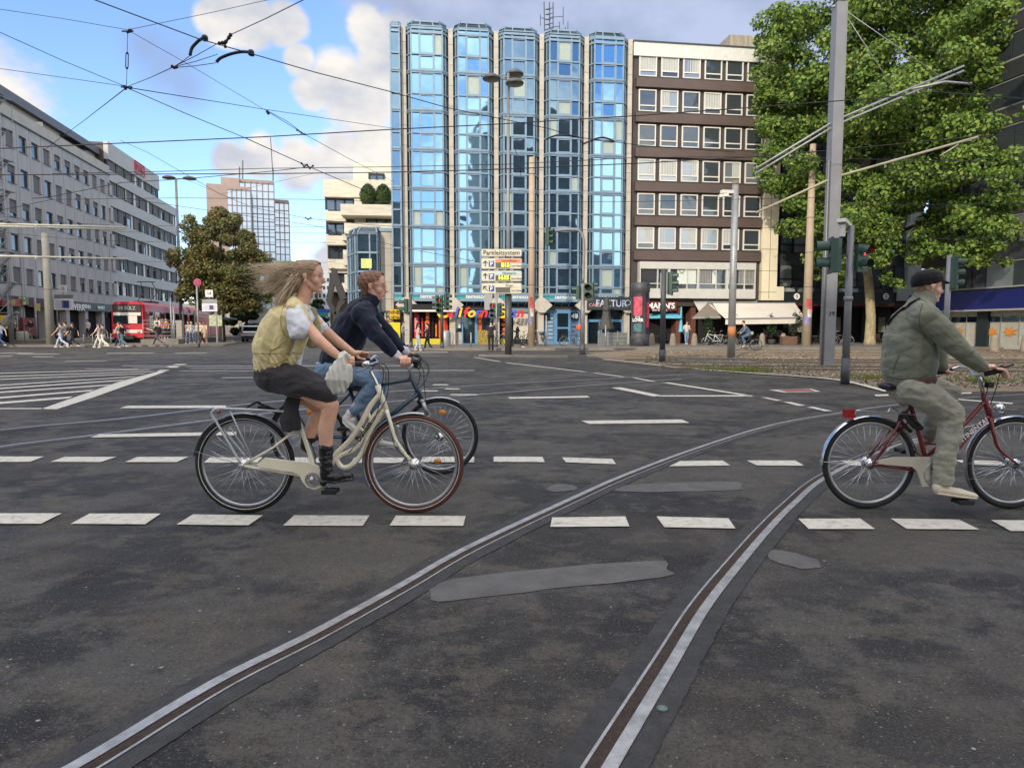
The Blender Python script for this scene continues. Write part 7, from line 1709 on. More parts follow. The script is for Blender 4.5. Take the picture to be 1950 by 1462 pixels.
def grip_hand(W, G, ax, out, s=1.0, rest=False):
    """hand on a grip: W wrist, G point on the grip axis, ax grip axis (forward), out = lateral outward"""
    ax = Vector(ax).normalized(); out = Vector(out).normalized(); up = Vector((0,0,1)); pr = []
    kn = G + up*.030*s + out*.004
    pr.append(([W, (W+kn)*.5+up*.006, kn-ax*.004], [.019*s,.017*s,.015*s], [.026*s,.036*s,.040*s], ax.cross(up) if rest else ax))
    for k in range(4):
        a_ = (-.033+.022*k)*s; ln = (.92, 1.0, .98, .82)[k]*s
        b0 = G + ax*a_ + up*.031*s + out*.012
        pts = [b0, G+ax*(a_+.004)+up*.026*s*ln+out*.030*ln, G+ax*(a_+.006)+out*.036*ln-up*.004, G+ax*(a_+.005)+out*.024*ln-up*.026*ln, G+ax*(a_+.002)+out*.004-up*.028*ln]
        if rest: lat = ax.cross(up); b0 = G+lat*((k-1.5)*.021*s)+up*.02+ax*.02; pts = [b0, b0+ax*.032*ln+up*.002, b0+ax*.056*ln-up*.012, b0+ax*.074*ln-up*.034, b0+ax*.078*ln-up*.05]
        pr.append((pts, [.0098*s,.0094*s,.0088*s,.0082*s,.0072*s], None, (0,1,0)))
    pr.append(([W+(G-W)*.45-out*.012-up*.004, G-ax*.026*s-out*.026*s-up*.004, G+ax*.004-out*.030*s-up*.012, G+ax*.026*s-out*.022*s-up*.016], [.014*s,.0115*s,.0105*s,.0088*s], None, (0,1,0)))
    return pr
LAT = (0,1,0)
from mathutils.bvhtree import BVHTree
def on_cloth(ob, pts, fn, r, mat, P, name='seam', k=8, lift=.003, w=None):
    """a seam, cord or strap that lies on the visible side of a cloth part"""
    me = ob.data; Mo = rootm(P); b = BVHTree.FromPolygons([Mo @ v.co for v in me.vertices], [tuple(p.vertices) for p in me.polygons]); out = []
    for q in smooth_line([Vector((x, y, 0)) for x, y in pts], k):
        d = ray(q.x, q.y).normalized(); h = b.ray_cast(CAM, d)
        if h[0] is not None: out.append(h[0] - d*lift)
    if len(out) < 2: return
    for _ in range(3): out = [out[0]] + [(out[i-1]+out[i]*2+out[i+1])/4 for i in range(1, len(out)-1)] + [out[-1]]
    m = MB()
    if w:
        for a_, c_ in zip(out[:-1], out[1:]): m.bar(a_, c_ + (c_-a_)*.1, .008, w, up=(0,1,0)) if False else m.bar(a_, c_+(c_-a_)*.12, w, .006, up=(0,1,0))
    else: m.tube(out, r, 5)
    return m.build(name, mat, P)
M_sk1 = skin_mat('skin_tan', (222,172,142)); M_sk2 = skin_mat('skin_rosy', (224,172,148)); M_sk3 = skin_mat('skin_light', (222,176,154))
def hairmat(name, c, c2):
    m, t, b = nt(name); N = t.nodes; L = t.links; tc = N.new('ShaderNodeTexCoord'); mp = N.new('ShaderNodeMapping'); mp.inputs['Scale'].default_value = (9,60,60); mp.inputs['Rotation'].default_value = (0,.5,0); L.new(tc.outputs['Object'], mp.inputs[0])
    n = N.new('ShaderNodeTexNoise'); n.inputs['Scale'].default_value = 2.2; n.inputs['Detail'].default_value = 4; L.new(mp.outputs[0], n.inputs['Vector']); r = N.new('ShaderNodeValToRGB'); r.color_ramp.elements[0].position = .35; r.color_ramp.elements[1].position = .65
    r.color_ramp.elements[0].color = (*lin(c),1); r.color_ramp.elements[1].color = (*lin(c2),1); L.new(n.outputs['Fac'], r.inputs[0]); L.new(r.outputs[0], b.inputs['Base Color']); b.inputs['Roughness'].default_value = .45
    bp = N.new('ShaderNodeBump'); bp.inputs['Strength'].default_value = .8; bp.inputs['Distance'].default_value = .01; L.new(n.outputs['Fac'], bp.inputs['Height']); L.new(bp.outputs[0], b.inputs['Normal']); return m
def fabric(name, c, rough=.85, bump=.35, bs=180, var=.12, crease=.5):
    m, t, b = nt(name); N = t.nodes; L = t.links; b.inputs['Base Color'].default_value = (*lin(c),1); b.inputs['Roughness'].default_value = rough; b.inputs['Specular IOR Level'].default_value = .25
    b.inputs['Sheen Weight'].default_value = .15
    tc = N.new('ShaderNodeTexCoord'); n = N.new('ShaderNodeTexNoise'); n.inputs['Scale'].default_value = 9; n.inputs['Detail'].default_value = 3; n.inputs['Distortion'].default_value = 1.2; L.new(tc.outputs['Object'], n.inputs['Vector'])
    n2 = N.new('ShaderNodeTexNoise'); n2.inputs['Scale'].default_value = bs; n2.inputs['Detail'].default_value = 2; L.new(tc.outputs['Object'], n2.inputs['Vector'])
    r = N.new('ShaderNodeValToRGB'); r.color_ramp.elements[0].position=.3; r.color_ramp.elements[1].position=.7; r.color_ramp.elements[0].color = (*[v*(1-var) for v in lin(c)],1); r.color_ramp.elements[1].color = (*[min(1,v*(1+var)) for v in lin(c)],1); L.new(n.outputs['Fac'], r.inputs[0]); L.new(r.outputs[0], b.inputs['Base Color'])
    b1 = N.new('ShaderNodeBump'); b1.inputs['Strength'].default_value = crease; b1.inputs['Distance'].default_value = .03; L.new(n.outputs['Fac'], b1.inputs['Height'])
    b2 = N.new('ShaderNodeBump'); b2.inputs['Strength'].default_value = bump; b2.inputs['Distance'].default_value = .002; L.new(n2.outputs['Fac'], b2.inputs['Height']); L.new(b1.outputs[0], b2.inputs['Normal']); L.new(b2.outputs[0], b.inputs['Normal'])
    return m
# ---------------- the woman
C1 = T(588,528); s1_ = .97; hp, Q = head_prims(C1, (1,0,-.03), None, s1_)
P1 = thing('person', Vector((T(560,976).x, YB, 0)), 'woman in yellow vest and dark skirt riding the cream bicycle, long hair flying', 'person')
nh, fh = T(664,689,-.30), T(690,680,.30); nw, fw = T(648,681,-.285), T(674,673,.285)
pr = hp + [([T(584,546), T(578,566), T(571,584)], [.052,.050,.058], [.05,.05,.07], LAT),
    ([T(562,592,0), T(548,635,0), T(530,690,0)], [.09,.10,.11], [.15,.14,.15], LAT),
    ([T(563,600,-.15), T(587,624,-.21), T(610,650,-.26), T(630,667,-.275), nw], [.040,.041,.038,.033,.024], None, LAT),
    ([T(580,598,.15), T(610,622,.21), T(636,645,.26), T(655,660,.275), fw], [.052,.043,.038,.033,.024], None, LAT)]
pr += grip_hand(nw, nh, (1,0,0), (0,-1,0), 1.0) + grip_hand(fw, fh, (1,0,0), (0,1,0), 1.0)
kn_, an_ = T(629,772,-.12), T(621,868,-.13)
pr += [([T(530,708,-.09), T(578,738,-.11), kn_], [.075,.076,.060], None, LAT), ([kn_, T(626,792,-.122), T(620,818,-.125), T(621,845,-.128), an_], [.060,.054,.056,.044,.038], None, LAT), ([an_, T(622,900,-.13)], [.036,.036], None, LAT),
       ([T(525,712,.09), T(575,745,.11), T(616,778,.12)], [.10,.08,.06], None, LAT), ([T(616,778,.12), T(601,800,.12), T(594,815,.12), T(587,838,.12)], [.055,.052,.048,.038], None, LAT)]
wb_ = body('body', pr, M_sk1, P1, .0052, 3)
face(P1, Q, s1_, pm('brow_brown',(104,80,62),.8,0,0))
M_vest = fabric('vest_yellow', (222,205,150), .8, .3, 150, .08, .7)
vp = [([T(517,696,0), T(525,664,0), T(533,632,0), T(545,604,0), T(562,582,0)], [.118,.150,.140,.118,.068], [.185,.20,.205,.20,.10], LAT), ([T(560,578,-.05), T(556,584,-.17)], [.05,.035], [.05,.04], (1,0,0)), ([T(562,578,.05), T(572,584,.17)], [.05,.035], [.05,.04], (1,0,0)),
      ([T(549,605,-.1), T(536,650,-.12), T(527,690,-.12)], [.07,.075,.07], [.1,.09,.08], LAT), ([T(561,574,-.10), T(573,588,-.125), T(583,606,-.125), T(582,632,-.13), T(570,662,-.14), T(556,690,-.14)], [.030,.032,.032,.036,.040,.035], [.035,.03,.03,.03,.035,.035], LAT)]
def vest_d(p, n):
    f = folds(.010, 8, (1,1,.6), 3)(p, n)
    q = p.z
    if q < T(509,672).z: f = f*.5 + .003*math.sin(p.x*160+p.z*90) - .006
    return f
vo = body('vest', vp, M_vest, P1, .006, 4, vest_d); M_vs = pm('seam_olive',(176,160,100),.8,0,0)
on_cloth(vo, [(484,672),(500,684),(517,692),(533,690),(548,682)], T, .003, M_vs, P1); on_cloth(vo, [(515,666),(524,664),(536,655),(546,648)], T, .0035, M_vs, P1, 'pocket_seam'); on_cloth(vo, [(515,666),(512,680),(512,688)], T, .0025, M_vs, P1); on_cloth(vo, [(557,556),(546,572),(538,590),(534,612),(540,634),(550,645)], T, .003, M_vs, P1)
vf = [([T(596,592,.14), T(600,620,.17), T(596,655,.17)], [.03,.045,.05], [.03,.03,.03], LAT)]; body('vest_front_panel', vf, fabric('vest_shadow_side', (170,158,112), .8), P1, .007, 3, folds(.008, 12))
M_tee = fabric('tshirt_white', (218,218,222), .85, .2, 200, .04, .5)
tp_ = [([T(552,692,0), T(555,662,0), T(568,625,0), T(575,602,0), T(577,590,0)], [.074,.080,.088,.080,.055], [.135,.14,.15,.15,.09], LAT),
       ([T(560,592,-.16), T(563,606,-.20), T(568,620,-.225), T(572,630,-.235)], [.060,.072,.080,.080], [.05,.055,.055,.055], LAT), ([T(578,590,.15), T(596,612,.20), T(611,627,.22)], [.062,.062,.058], [.05,.05,.05], LAT),
       ([T(555,610,-.215), T(560,630,-.235)], [.035,.03], [.04,.04], LAT)]
body('tshirt', tp_, M_tee, P1, .006, 4, folds(.010, 13, (1,1,1), 8))
M_skt = fabric('skirt_charcoal', (60,57,58), .7, .15, 220, .08, .5)
sp_ = [([T(535,697,0), T(524,710,0)], [.10,.145], [.15,.18], LAT), ([T(520,715,-.08), T(560,726,-.12), T(600,738,-.13), T(622,750,-.13)], [.115,.118,.100,.078], [.10,.10,.09,.075], LAT), ([T(515,715,.08), T(560,730,.12), T(598,750,.13)], [.10,.10,.085], [.1,.09,.08], LAT), ([T(530,722,0), T(575,742,0), T(603,752,0)], [.085,.07,.05], [.13,.13,.12], LAT), ([T(517,722,0), T(530,738,0)], [.06,.05], [.14,.12], LAT)]
body('skirt', sp_, M_skt, P1, .006, 4, folds(.014, 8, (.6,1,1.2), 1))
sp2 = [([T(560,752,-.02), T(552,778,-.05), T(551,800,-.06), T(555,818,-.05)], [.05,.065,.075,.07], [.022,.018,.016,.015], LAT), ([T(575,752,-.05), T(596,762,-.07), T(610,776,-.05)], [.03,.03,.02], [.04,.03,.02], LAT)]
body('skirt_drape', sp2, M_skt, P1, .006, 3, folds(.016, 12, (1,1,.35), 4))
M_boot = pm('boot_leather', (24,23,25), .35, 0, .15, 8, .15, 40, spec=.6)
bp_ = [([T(621,853,-.13), T(621,880,-.13), T(622,900,-.13)], [.050,.046,.045], [.046,.042,.042], LAT), ([T(619,905,-.13), T(640,908,-.135), T(668,905,-.14)], [.040,.034,.020], [.036,.040,.030], LAT), ([T(614,915,-.13), T(640,917,-.135), T(672,911,-.14)], [.013,.011,.010], [.034,.042,.030], LAT), ([T(615,915,-.13), T(616,920,-.13)], [.02,.022], [.03,.03], LAT)]
body('boot', bp_, M_boot, P1, .0055, 3, folds(.006, 18, (1,1,2)))
body('boot', [([T(587,832,.12), T(583,846,.12)], [.046,.042], [.042,.04], LAT), ([T(581,848,.12), T(590,858,.12), T(598,872,.12)], [.035,.03,.018], [.036,.038,.03], LAT)], M_boot, P1, .007, 3)
m = MB(); m.sph(Q(.0,-.081,-.028), .006, 8, 6); m.build('earring', pm('pearl',(230,220,200),.25,0,0), P1)
M_h1 = hairmat('hair_brown', (112,86,64), (182,150,114)); M_h2 = pm('hair_blond', (214,190,152), .45, 0, .2, 20); M_h3 = pm('hair_pale', (238,222,192), .45, 0, .15, 20); M_h4 = pm('hair_mid', (150,120,90), .45, 0, .2, 20)
iC = Matrix.Translation(C1).inverted()
def keep_h(p):
    q = (p - C1)/s1_
    return q.x < .045 + max(0, q.z)*.42 and not (q.z < .005 and q.x > -.01) and q.z > -.09
body('hair', [([Q(-.042,0,.036), Q(.03,0,.036)], .091*s1_, .083*s1_, LAT), ([Q(-.055,0,.03), Q(-.10,0,.0), Q(-.13,0,-.02)], [.078,.066,.046], [.078,.068,.052], LAT), ([Q(-.06,0,-.02), Q(-.10,0,-.075), Q(-.15,0,-.13)], [.05,.045,.028], [.066,.06,.04], LAT)], M_h1, P1, .006, 3, lambda p, n: .0012*math.sin(p.z*330+p.x*70)+.005*noise.noise(p*16), keep=keep_h)
random.seed(5)
ends = [(468,513),(474,528),(480,520),(486,534),(484,546),(492,540),(488,559),(500,551),(508,560),(512,575),(520,585),(532,592),(500,520),(510,530)]
hm = MB()
for e in ends + [(x+9, y-4) for x, y in ends] + [(x+20, y+3) for x, y in ends]:
    k = (e[1]-505)/90; dy = random.uniform(-.10,.08)
    st = Q(random.uniform(-.10,-.03), random.uniform(-.06,.06), random.uniform(.06,.09)-.15*k)
    en = T(e[0]+random.gauss(0,3), e[1]+random.gauss(0,3), dy); mid = st.lerp(en, .4) + Vector((0, random.gauss(0,.01), (.030 if k > .3 else .012))); m2 = st.lerp(en, .78) + UP*random.gauss(0,.008)
    for j in range(44):
        J = lambda q, a_: q + Vector((random.gauss(0,a_), random.gauss(0,a_), random.gauss(0,a_)))
        ln = random.uniform(.5,1.12); cv = Vector((0,0,.012+random.gauss(0,.008))); pts = smooth_line([J(st,.016), J(st.lerp(mid,ln),.012)+cv*.3, J(st.lerp(m2,ln),.014), J(st.lerp(en,ln),.020)], 4); n_ = len(pts); th = random.uniform(.0005,.0012)
        hm.tube(pts, [th*(1-.8*i/n_) for i in range(n_)], 4, random.choice((0,0,0,1,1,1,3,3)))
for i in range(150):
    st = Q(random.uniform(-.10,-.03), -random.uniform(.0,.085), random.uniform(-.04,.03)); en = T(528+random.uniform(-14,16), 590+random.uniform(-16,14), -.10+random.gauss(0,.03)); pts = smooth_line([st, st.lerp(en,.5)+Vector((-.015,0,.008)), en], 4)
    hm.tube(pts, [.0016*(1-.7*j/len(pts)) for j in range(len(pts))], 4, random.choice((0,1,3,3)))
tag(hm.build('hair_strands', [M_h2, M_h3, M_h1, M_h4], P1), kind='stuff')
# knotted cloth bag on the near grip
bg_ = thing('cloth_bag', T(645,752,-.33), 'off-white knotted cloth bag hanging from the near grip of the cream bicycle', 'bag')
bpz = [([T(656,676,-.32), T(650,684,-.34), T(653,694,-.345)], [.034,.026,.030], [.03,.03,.028], LAT), ([T(650,688,-.34), T(644,705,-.345), T(640,722,-.345), T(644,740,-.34)], [.035,.058,.080,.052], [.028,.04,.05,.035], LAT), ([T(662,700,-.335), T(660,725,-.335), T(650,742,-.335)], [.03,.036,.03], [.03,.035,.03], LAT), ([T(648,679,-.335), T(660,673,-.335), T(665,682,-.335)], [.016,.018,.014], None, LAT), ([T(650,684,-.345), T(644,690,-.345)], [.022,.02], None, LAT)]
M_bag = fabric('bag_white', (206,204,190), .85, .2, 200, .04, .5)
body('bag', bpz, M_bag, bg_, .0055, 2, lambda p, n: .003*math.sin((p.x-bg_.location.x)*190 + (p.z-bg_.location.z)*20 + 2*noise.noise(p*7)) + folds(.005, 9)(p, n))
# ---------------- man in navy
C2 = U(709.5,546); s2_ = 1.1; hp, Q = head_prims(C2, (1,0,-.08), None, s2_)
P2 = thing('person', Vector((U(650,903).x, YC, 0)), 'man in navy jacket and blue jeans with glasses riding the dark bicycle behind the woman', 'person')
nh, fh = U(772,690,-.28), U(778,680,.28); nw, fw = U(757,681,-.26), U(772,672,.26)
pr = hp + [([U(706,566), U(702,578), U(695,592)], [.066,.062,.07], [.062,.062,.08], LAT), ([U(690,600,0), U(665,645,0), U(640,695,0)], [.10,.11,.12], [.17,.16,.16], LAT),
    ([U(692,604,-.17), U(722,643,-.26), U(742,665,-.27), nw], [.04,.042,.04,.031], None, LAT), ([U(703,600,.17), U(742,638,.26), U(760,658,.27), fw], [.04,.042,.04,.031], None, LAT)] + grip_hand(nw, nh, (1,0,0), (0,-1,0), 1.12) + grip_hand(fw, fh, (1,0,0), (0,1,0), 1.12)
kn_ = U(712,724,-.12); an_ = U(664,796,-.12); kf = U(722,742,.12); af = U(712,832,.12)
pr += [([U(638,706,-.09), kn_], [.09,.06], None, LAT), ([kn_, an_], [.055,.038], None, LAT), ([U(638,706,.09), kf], [.09,.06], None, LAT), ([kf, af], [.055,.038], None, LAT)]
body('body', pr, M_sk2, P2, .0062, 3); face(P2, Q, s2_, pm('brow_red',(120,84,60),.8,0,0))
M_nvy = fabric('jacket_navy', (28,34,50), .9, .3, 260, .1, .45)
jp = [([U(640,690,0), U(655,655,0), U(676,615,0), U(692,590,0), U(700,577,0)], [.15,.165,.16,.125,.08], [.18,.2,.215,.2,.11], LAT), ([U(700,580,0), U(707,569,0)], [.085,.08], [.085,.08], LAT), ([U(694,592,-.1), U(686,598,-.2)], [.09,.085], None, (1,0,0)), ([U(702,590,.1), U(700,594,.2)], [.09,.08], None, (1,0,0)),
      ([U(690,600,-.17), U(706,622,-.23), U(722,644,-.265), U(738,661,-.265), U(748,671,-.26)], [.095,.082,.070,.060,.050], None, LAT), ([U(703,594,.2), U(725,618,.25), U(744,638,.27), U(758,655,.265), U(765,663,.262)], [.078,.068,.062,.054,.048], None, LAT)]
jo = body('jacket', jp, M_nvy, P2, .007, 4, folds(.012, 9, (1,1,1), 2)); M_ns = pm('seam_black',(10,12,18),.7,0,0)
on_cloth(jo, [(690,570),(680,585),(675,603),(684,622),(697,634)], U, .003, M_ns, P2); on_cloth(jo, [(700,562),(709,575),(713,592)], U, .003, M_ns, P2, 'collar_seam'); on_cloth(jo, [(700,610),(718,636),(740,662)], U, .0025, M_ns, P2)
M_cuff = fabric('cuff_white', (208,208,212), .8)
body('cuff', [([U(747,670,-.262), U(756,678,-.26)], [.047,.043], None, LAT)], M_cuff, P2, .006, 2); body('cuff', [([U(764,662,.262), U(772,669,.26)], [.045,.041], None, LAT)], M_cuff, P2, .006, 2)
M_jean = fabric('jeans_blue', (108,132,154), .9, .4, 300, .22, .6)
jn = [([U(640,694,0), U(633,706,0)], [.13,.145], [.17,.18], LAT), ([U(633,706,-.09), U(675,716,-.115), U(712,722,-.12)], [.115,.098,.075], None, LAT), ([U(712,722,-.12), U(702,745,-.12), U(686,768,-.12), U(672,784,-.12)], [.075,.066,.058,.054], None, LAT), ([U(635,706,.09), U(680,726,.115), U(722,740,.12)], [.115,.095,.075], None, LAT), ([U(722,740,.12), U(716,780,.12), U(708,815,.12)], [.075,.062,.055], None, LAT)]
body('jeans', jn, M_jean, P2, .007, 3, folds(.016, 9, (1,1,1.2), 6))
body('sock', [([U(668,786,-.12), U(662,799,-.12)], [.042,.038], None, LAT)], M_cuff, P2, .007, 2)
M_shoe = pm('sneaker_white', (206,202,192), .6, 0, .12, 14)
def shoe(P, fn, heel, ball, toe, dy, sole=M_white, mat=M_shoe, s=1.0, nm='shoe'):
    h, b_, t_ = fn(*heel, dy), fn(*ball, dy), fn(*toe, dy); d = (t_-h).normalized(); n = Vector((-d.z,0,d.x)); n = n if n.z > 0 else -n
    sh = body(nm, [([h+n*.035*s, h+n*.05*s+d*.04], [.036*s,.034*s], [.034*s,.034*s], LAT), ([h+n*.025*s, b_+n*.022*s, t_+n*.012*s], [.030*s,.028*s,.018*s], [.034*s,.042*s,.034*s], LAT)], mat, P, .006, 2)
    body('sole', [([h, b_, t_], [.012*s,.011*s,.011*s], [.036*s,.046*s,.036*s], LAT)], sole, sh, .006, 1); return sh
shoe(P2, U, (655,803), (664,812), (674,818), -.12, s=1.1); shoe(P2, U, (712,846), (730,850), (752,850), .12, s=1.1)
M_hr = hairmat('hair_auburn', (92,60,42), (150,104,72))
def keep_m(p):
    q = (p - C2)/s2_
    return q.x < .062 + max(0, q.z-.03)*.35 and not (q.z < .022 and q.x > -.018 and abs(q.y) > .03) and q.z > -.075 and not (q.x > .03 and q.z < .045)
body('hair', [([Q(-.042,0,.036), Q(.032,0,.040)], .090*s2_, .083*s2_, LAT), ([Q(-.05,0,-.0), Q(-.05,0,-.055)], [.052*s2_,.042*s2_], [.068*s2_,.06*s2_], LAT)], M_hr, P2, .006, 2, lambda p, n: .004*noise.noise(p*45)+.003*math.sin(p.x*140+p.z*90), keep=keep_m)
m = MB(); m.tube([Q(.0,-.083,.012), Q(.094,-.062,.010)], .0018, 6); m.tube([Q(.0,.083,.012), Q(.094,.062,.010)], .0018, 6)
for y in (-1,1): m.tube([Q(.100,y*(.034+.024*math.cos(a_)),.004+.018*math.sin(a_)) for a_ in [i*math.pi/6 for i in range(12)]], .0015, 5, closed=True)
m.tube([Q(.102,-.01,.010), Q(.102,.01,.010)], .0015, 5); m.build('glasses', pm('gold_wire',(190,160,96),.3,.8,0), P2)
# ---------------- man in green
C3 = W_(1766,547); s3_ = .95; hp, Q = head_prims(C3, (1,0,-.05), None, s3_)
P3 = thing('person', Vector((W_(1750,968).x, YD, 0)), 'man in quilted green jacket and black cap riding the maroon bicycle', 'person')
nh, fh = W_(1890,707,-.29), W_(1804,705,.29); nw, fw = W_(1874,701,-.28), W_(1797,700,.285)
pr = hp + [([W_(1763,566), W_(1758,578), W_(1754,592)], [.056,.056,.06], [.056,.058,.07], LAT), ([W_(1748,600,0), W_(1735,650,0), W_(1728,720,0)], [.10,.11,.12], [.17,.16,.16], LAT),
    ([W_(1766,612,-.17), W_(1826,666,-.27), W_(1852,686,-.28), nw], [.045,.042,.038,.028], None, LAT), ([W_(1770,606,.2), W_(1782,670,.27), fw], [.055,.045,.028], None, LAT)] + grip_hand(nw, nh, (1,0,-.15), (0,-1,0), 1.08, rest=True) + grip_hand(fw, fh, (1,0,0), (0,1,0), 1.05)
kn_ = W_(1818,790,-.12); an_ = W_(1798,922,-.12); kf = W_(1808,748,.12); af = W_(1752,850,.12)
pr += [([W_(1742,742,-.09), kn_], [.065,.06], None, LAT), ([kn_, an_], [.055,.036], None, LAT), ([W_(1742,738,.09), kf], [.065,.06], None, LAT), ([kf, af], [.055,.036], None, LAT)]
body('body', pr, M_sk3, P3, .0055, 3); face(P3, Q, s3_, pm('brow_dark',(70,54,44),.8,0,0))
def quilt(name, c):
    m = fabric(name, c, .75, .2, 200, .06, .35); t = m.node_tree; N = t.nodes; L = t.links; b = N['Principled BSDF']; old = b.inputs['Normal'].links[0].from_socket
    tc = N.new('ShaderNodeTexCoord'); last = None
    for ang in (38, -38):
        mp = N.new('ShaderNodeMapping'); mp.inputs['Rotation'].default_value = (0, R(ang), 0); L.new(tc.outputs['Object'], mp.inputs[0])
        w_ = N.new('ShaderNodeTexWave'); w_.bands_direction = 'Z'; w_.wave_profile = 'SIN'; w_.inputs['Scale'].default_value = 3.0; w_.inputs['Distortion'].default_value = 1.0; w_.inputs['Detail'].default_value = 1; w_.inputs['Detail Scale'].default_value = 1.5; L.new(mp.outputs[0], w_.inputs[0])
        pw = N.new('ShaderNodeMath'); pw.operation = 'POWER'; L.new(w_.outputs['Fac'], pw.inputs[0]); pw.inputs[1].default_value = .22
        if last is None: last = pw.outputs[0]
        else: mn = N.new('ShaderNodeMath'); mn.operation = 'MINIMUM'; L.new(last, mn.inputs[0]); L.new(pw.outputs[0], mn.inputs[1]); last = mn.outputs[0]
    bp = N.new('ShaderNodeBump'); bp.inputs['Strength'].default_value = .4; bp.inputs['Distance'].default_value = .012; L.new(last, bp.inputs['Height']); L.new(old, bp.inputs['Normal']); L.new(bp.outputs[0], b.inputs['Normal']); return m
M_grn = quilt('jacket_green', (114,116,98))
jp = [([W_(1731,710,0), W_(1731,685,0), W_(1734,645,0), W_(1743,608,0), W_(1752,584,0)], [.172,.178,.172,.142,.090], [.19,.205,.212,.205,.12], LAT), ([W_(1755,582,0), W_(1759,568,0)], [.082,.075], [.085,.08], LAT), ([W_(1752,596,-.08), W_(1762,604,-.2)], [.10,.095], None, (1,0,0)), ([W_(1756,596,.08), W_(1762,604,.2)], [.10,.09], None, (1,0,0)),
      ([W_(1764,606,-.2), W_(1795,632,-.25), W_(1824,661,-.275), W_(1848,682,-.28), W_(1868,697,-.28)], [.092,.079,.070,.060,.047], None, LAT), ([W_(1768,606,.2), W_(1780,650,.26), W_(1786,680,.28), W_(1794,696,.285)], [.09,.08,.065,.05], None, LAT)]
jo = body('jacket', jp, M_grn, P3, .0065, 4, folds(.008, 7, (1,1,1.6), 12))
body('jacket_hem', [([W_(1733,722,0), W_(1733,727,0)], [.165,.155], [.185,.175], LAT)], fabric('hem_brown',(108,70,58),.85), P3, .008, 2, folds(.004, 14))
M_trs = fabric('trousers_sage', (152,150,134), .9, .4, 240, .08, .5)
tj = [([W_(1730,730,0), W_(1728,737,0)], [.13,.13], [.17,.175], LAT), ([W_(1736,738,-.09), W_(1775,762,-.115), W_(1812,786,-.12)], [.105,.108,.088], None, LAT), ([W_(1814,788,-.12), W_(1808,820,-.12), W_(1801,860,-.12), W_(1798,895,-.12), W_(1797,914,-.12)], [.080,.080,.074,.069,.067], None, LAT), ([W_(1735,736,.09), W_(1775,742,.11), W_(1806,748,.12)], [.11,.1,.08], None, LAT), ([W_(1806,748,.12), W_(1785,790,.12), W_(1765,825,.12)], [.08,.072,.065], None, LAT)]
body('trousers', tj, M_trs, P3, .0065, 3, lambda p, n: folds(.015, 10, (.8,1,1.3), 21)(p, n))
M_tan = pm('shoe_tan', (212,200,178), .7, 0, .12, 14, .2, 80)
shoe(P3, W_, (1784,938), (1826,944), (1854,947), -.12, pm('sole_tan',(206,190,164),.7), M_tan, 1.1); shoe(P3, W_, (1738,855), (1755,868), (1766,880), .12, pm('sole_tan',(206,190,164),.7), M_tan, 1.05)
M_cap = fabric('cap_black', (20,20,23), .95, .5, 160, .1, .3)
def keep_c(p):
    q = (p - C3)/s3_; return q.z > .012 + .28*(q.x+.02)*(1 if q.x > -.02 else .6)
body('cap', [([Q(-.04,0,.040), Q(.028,0,.052)], .088*s3_, .084*s3_, LAT), ([Q(.06,0,.052), Q(.10,0,.046), Q(.150,0,.036)], [.012,.008,.005], [.07,.06,.035], LAT)], M_cap, P3, .005, 2, keep=lambda p: keep_c(p) or (p-C3).x > .07)
body('hair', [([Q(-.05,0,.0), Q(-.052,0,-.03)], [.045*s3_,.03*s3_], [.062*s3_,.055*s3_], LAT)], hairmat('hair_stubble',(120,92,74),(150,118,98)), P3, .006, 2)
on_cloth(jo, [(1752,570),(1735,579),(1715,593),(1700,607),(1691,619)], W_, 0, pm('strap_black',(22,22,26),.7,0,.1), P3, 'strap', 8, .006, .03)
M_gs = pm('seam_green',(88,94,74),.8,0,0)
on_cloth(jo, [(1757,578),(1751,600),(1752,624),(1764,646),(1784,668)], W_, .003, M_gs, P3); on_cloth(jo, [(1700,712),(1706,690),(1712,676)], W_, .0025, M_gs, P3, 'pocket_seam'); on_cloth(jo, [(1683,712),(1710,720),(1740,720),(1768,714)], W_, .004, M_gs, P3, 'hem_seam'); on_cloth(jo, [(1738,562),(1752,568),(1766,576)], W_, .003, M_gs, P3, 'collar_seam')
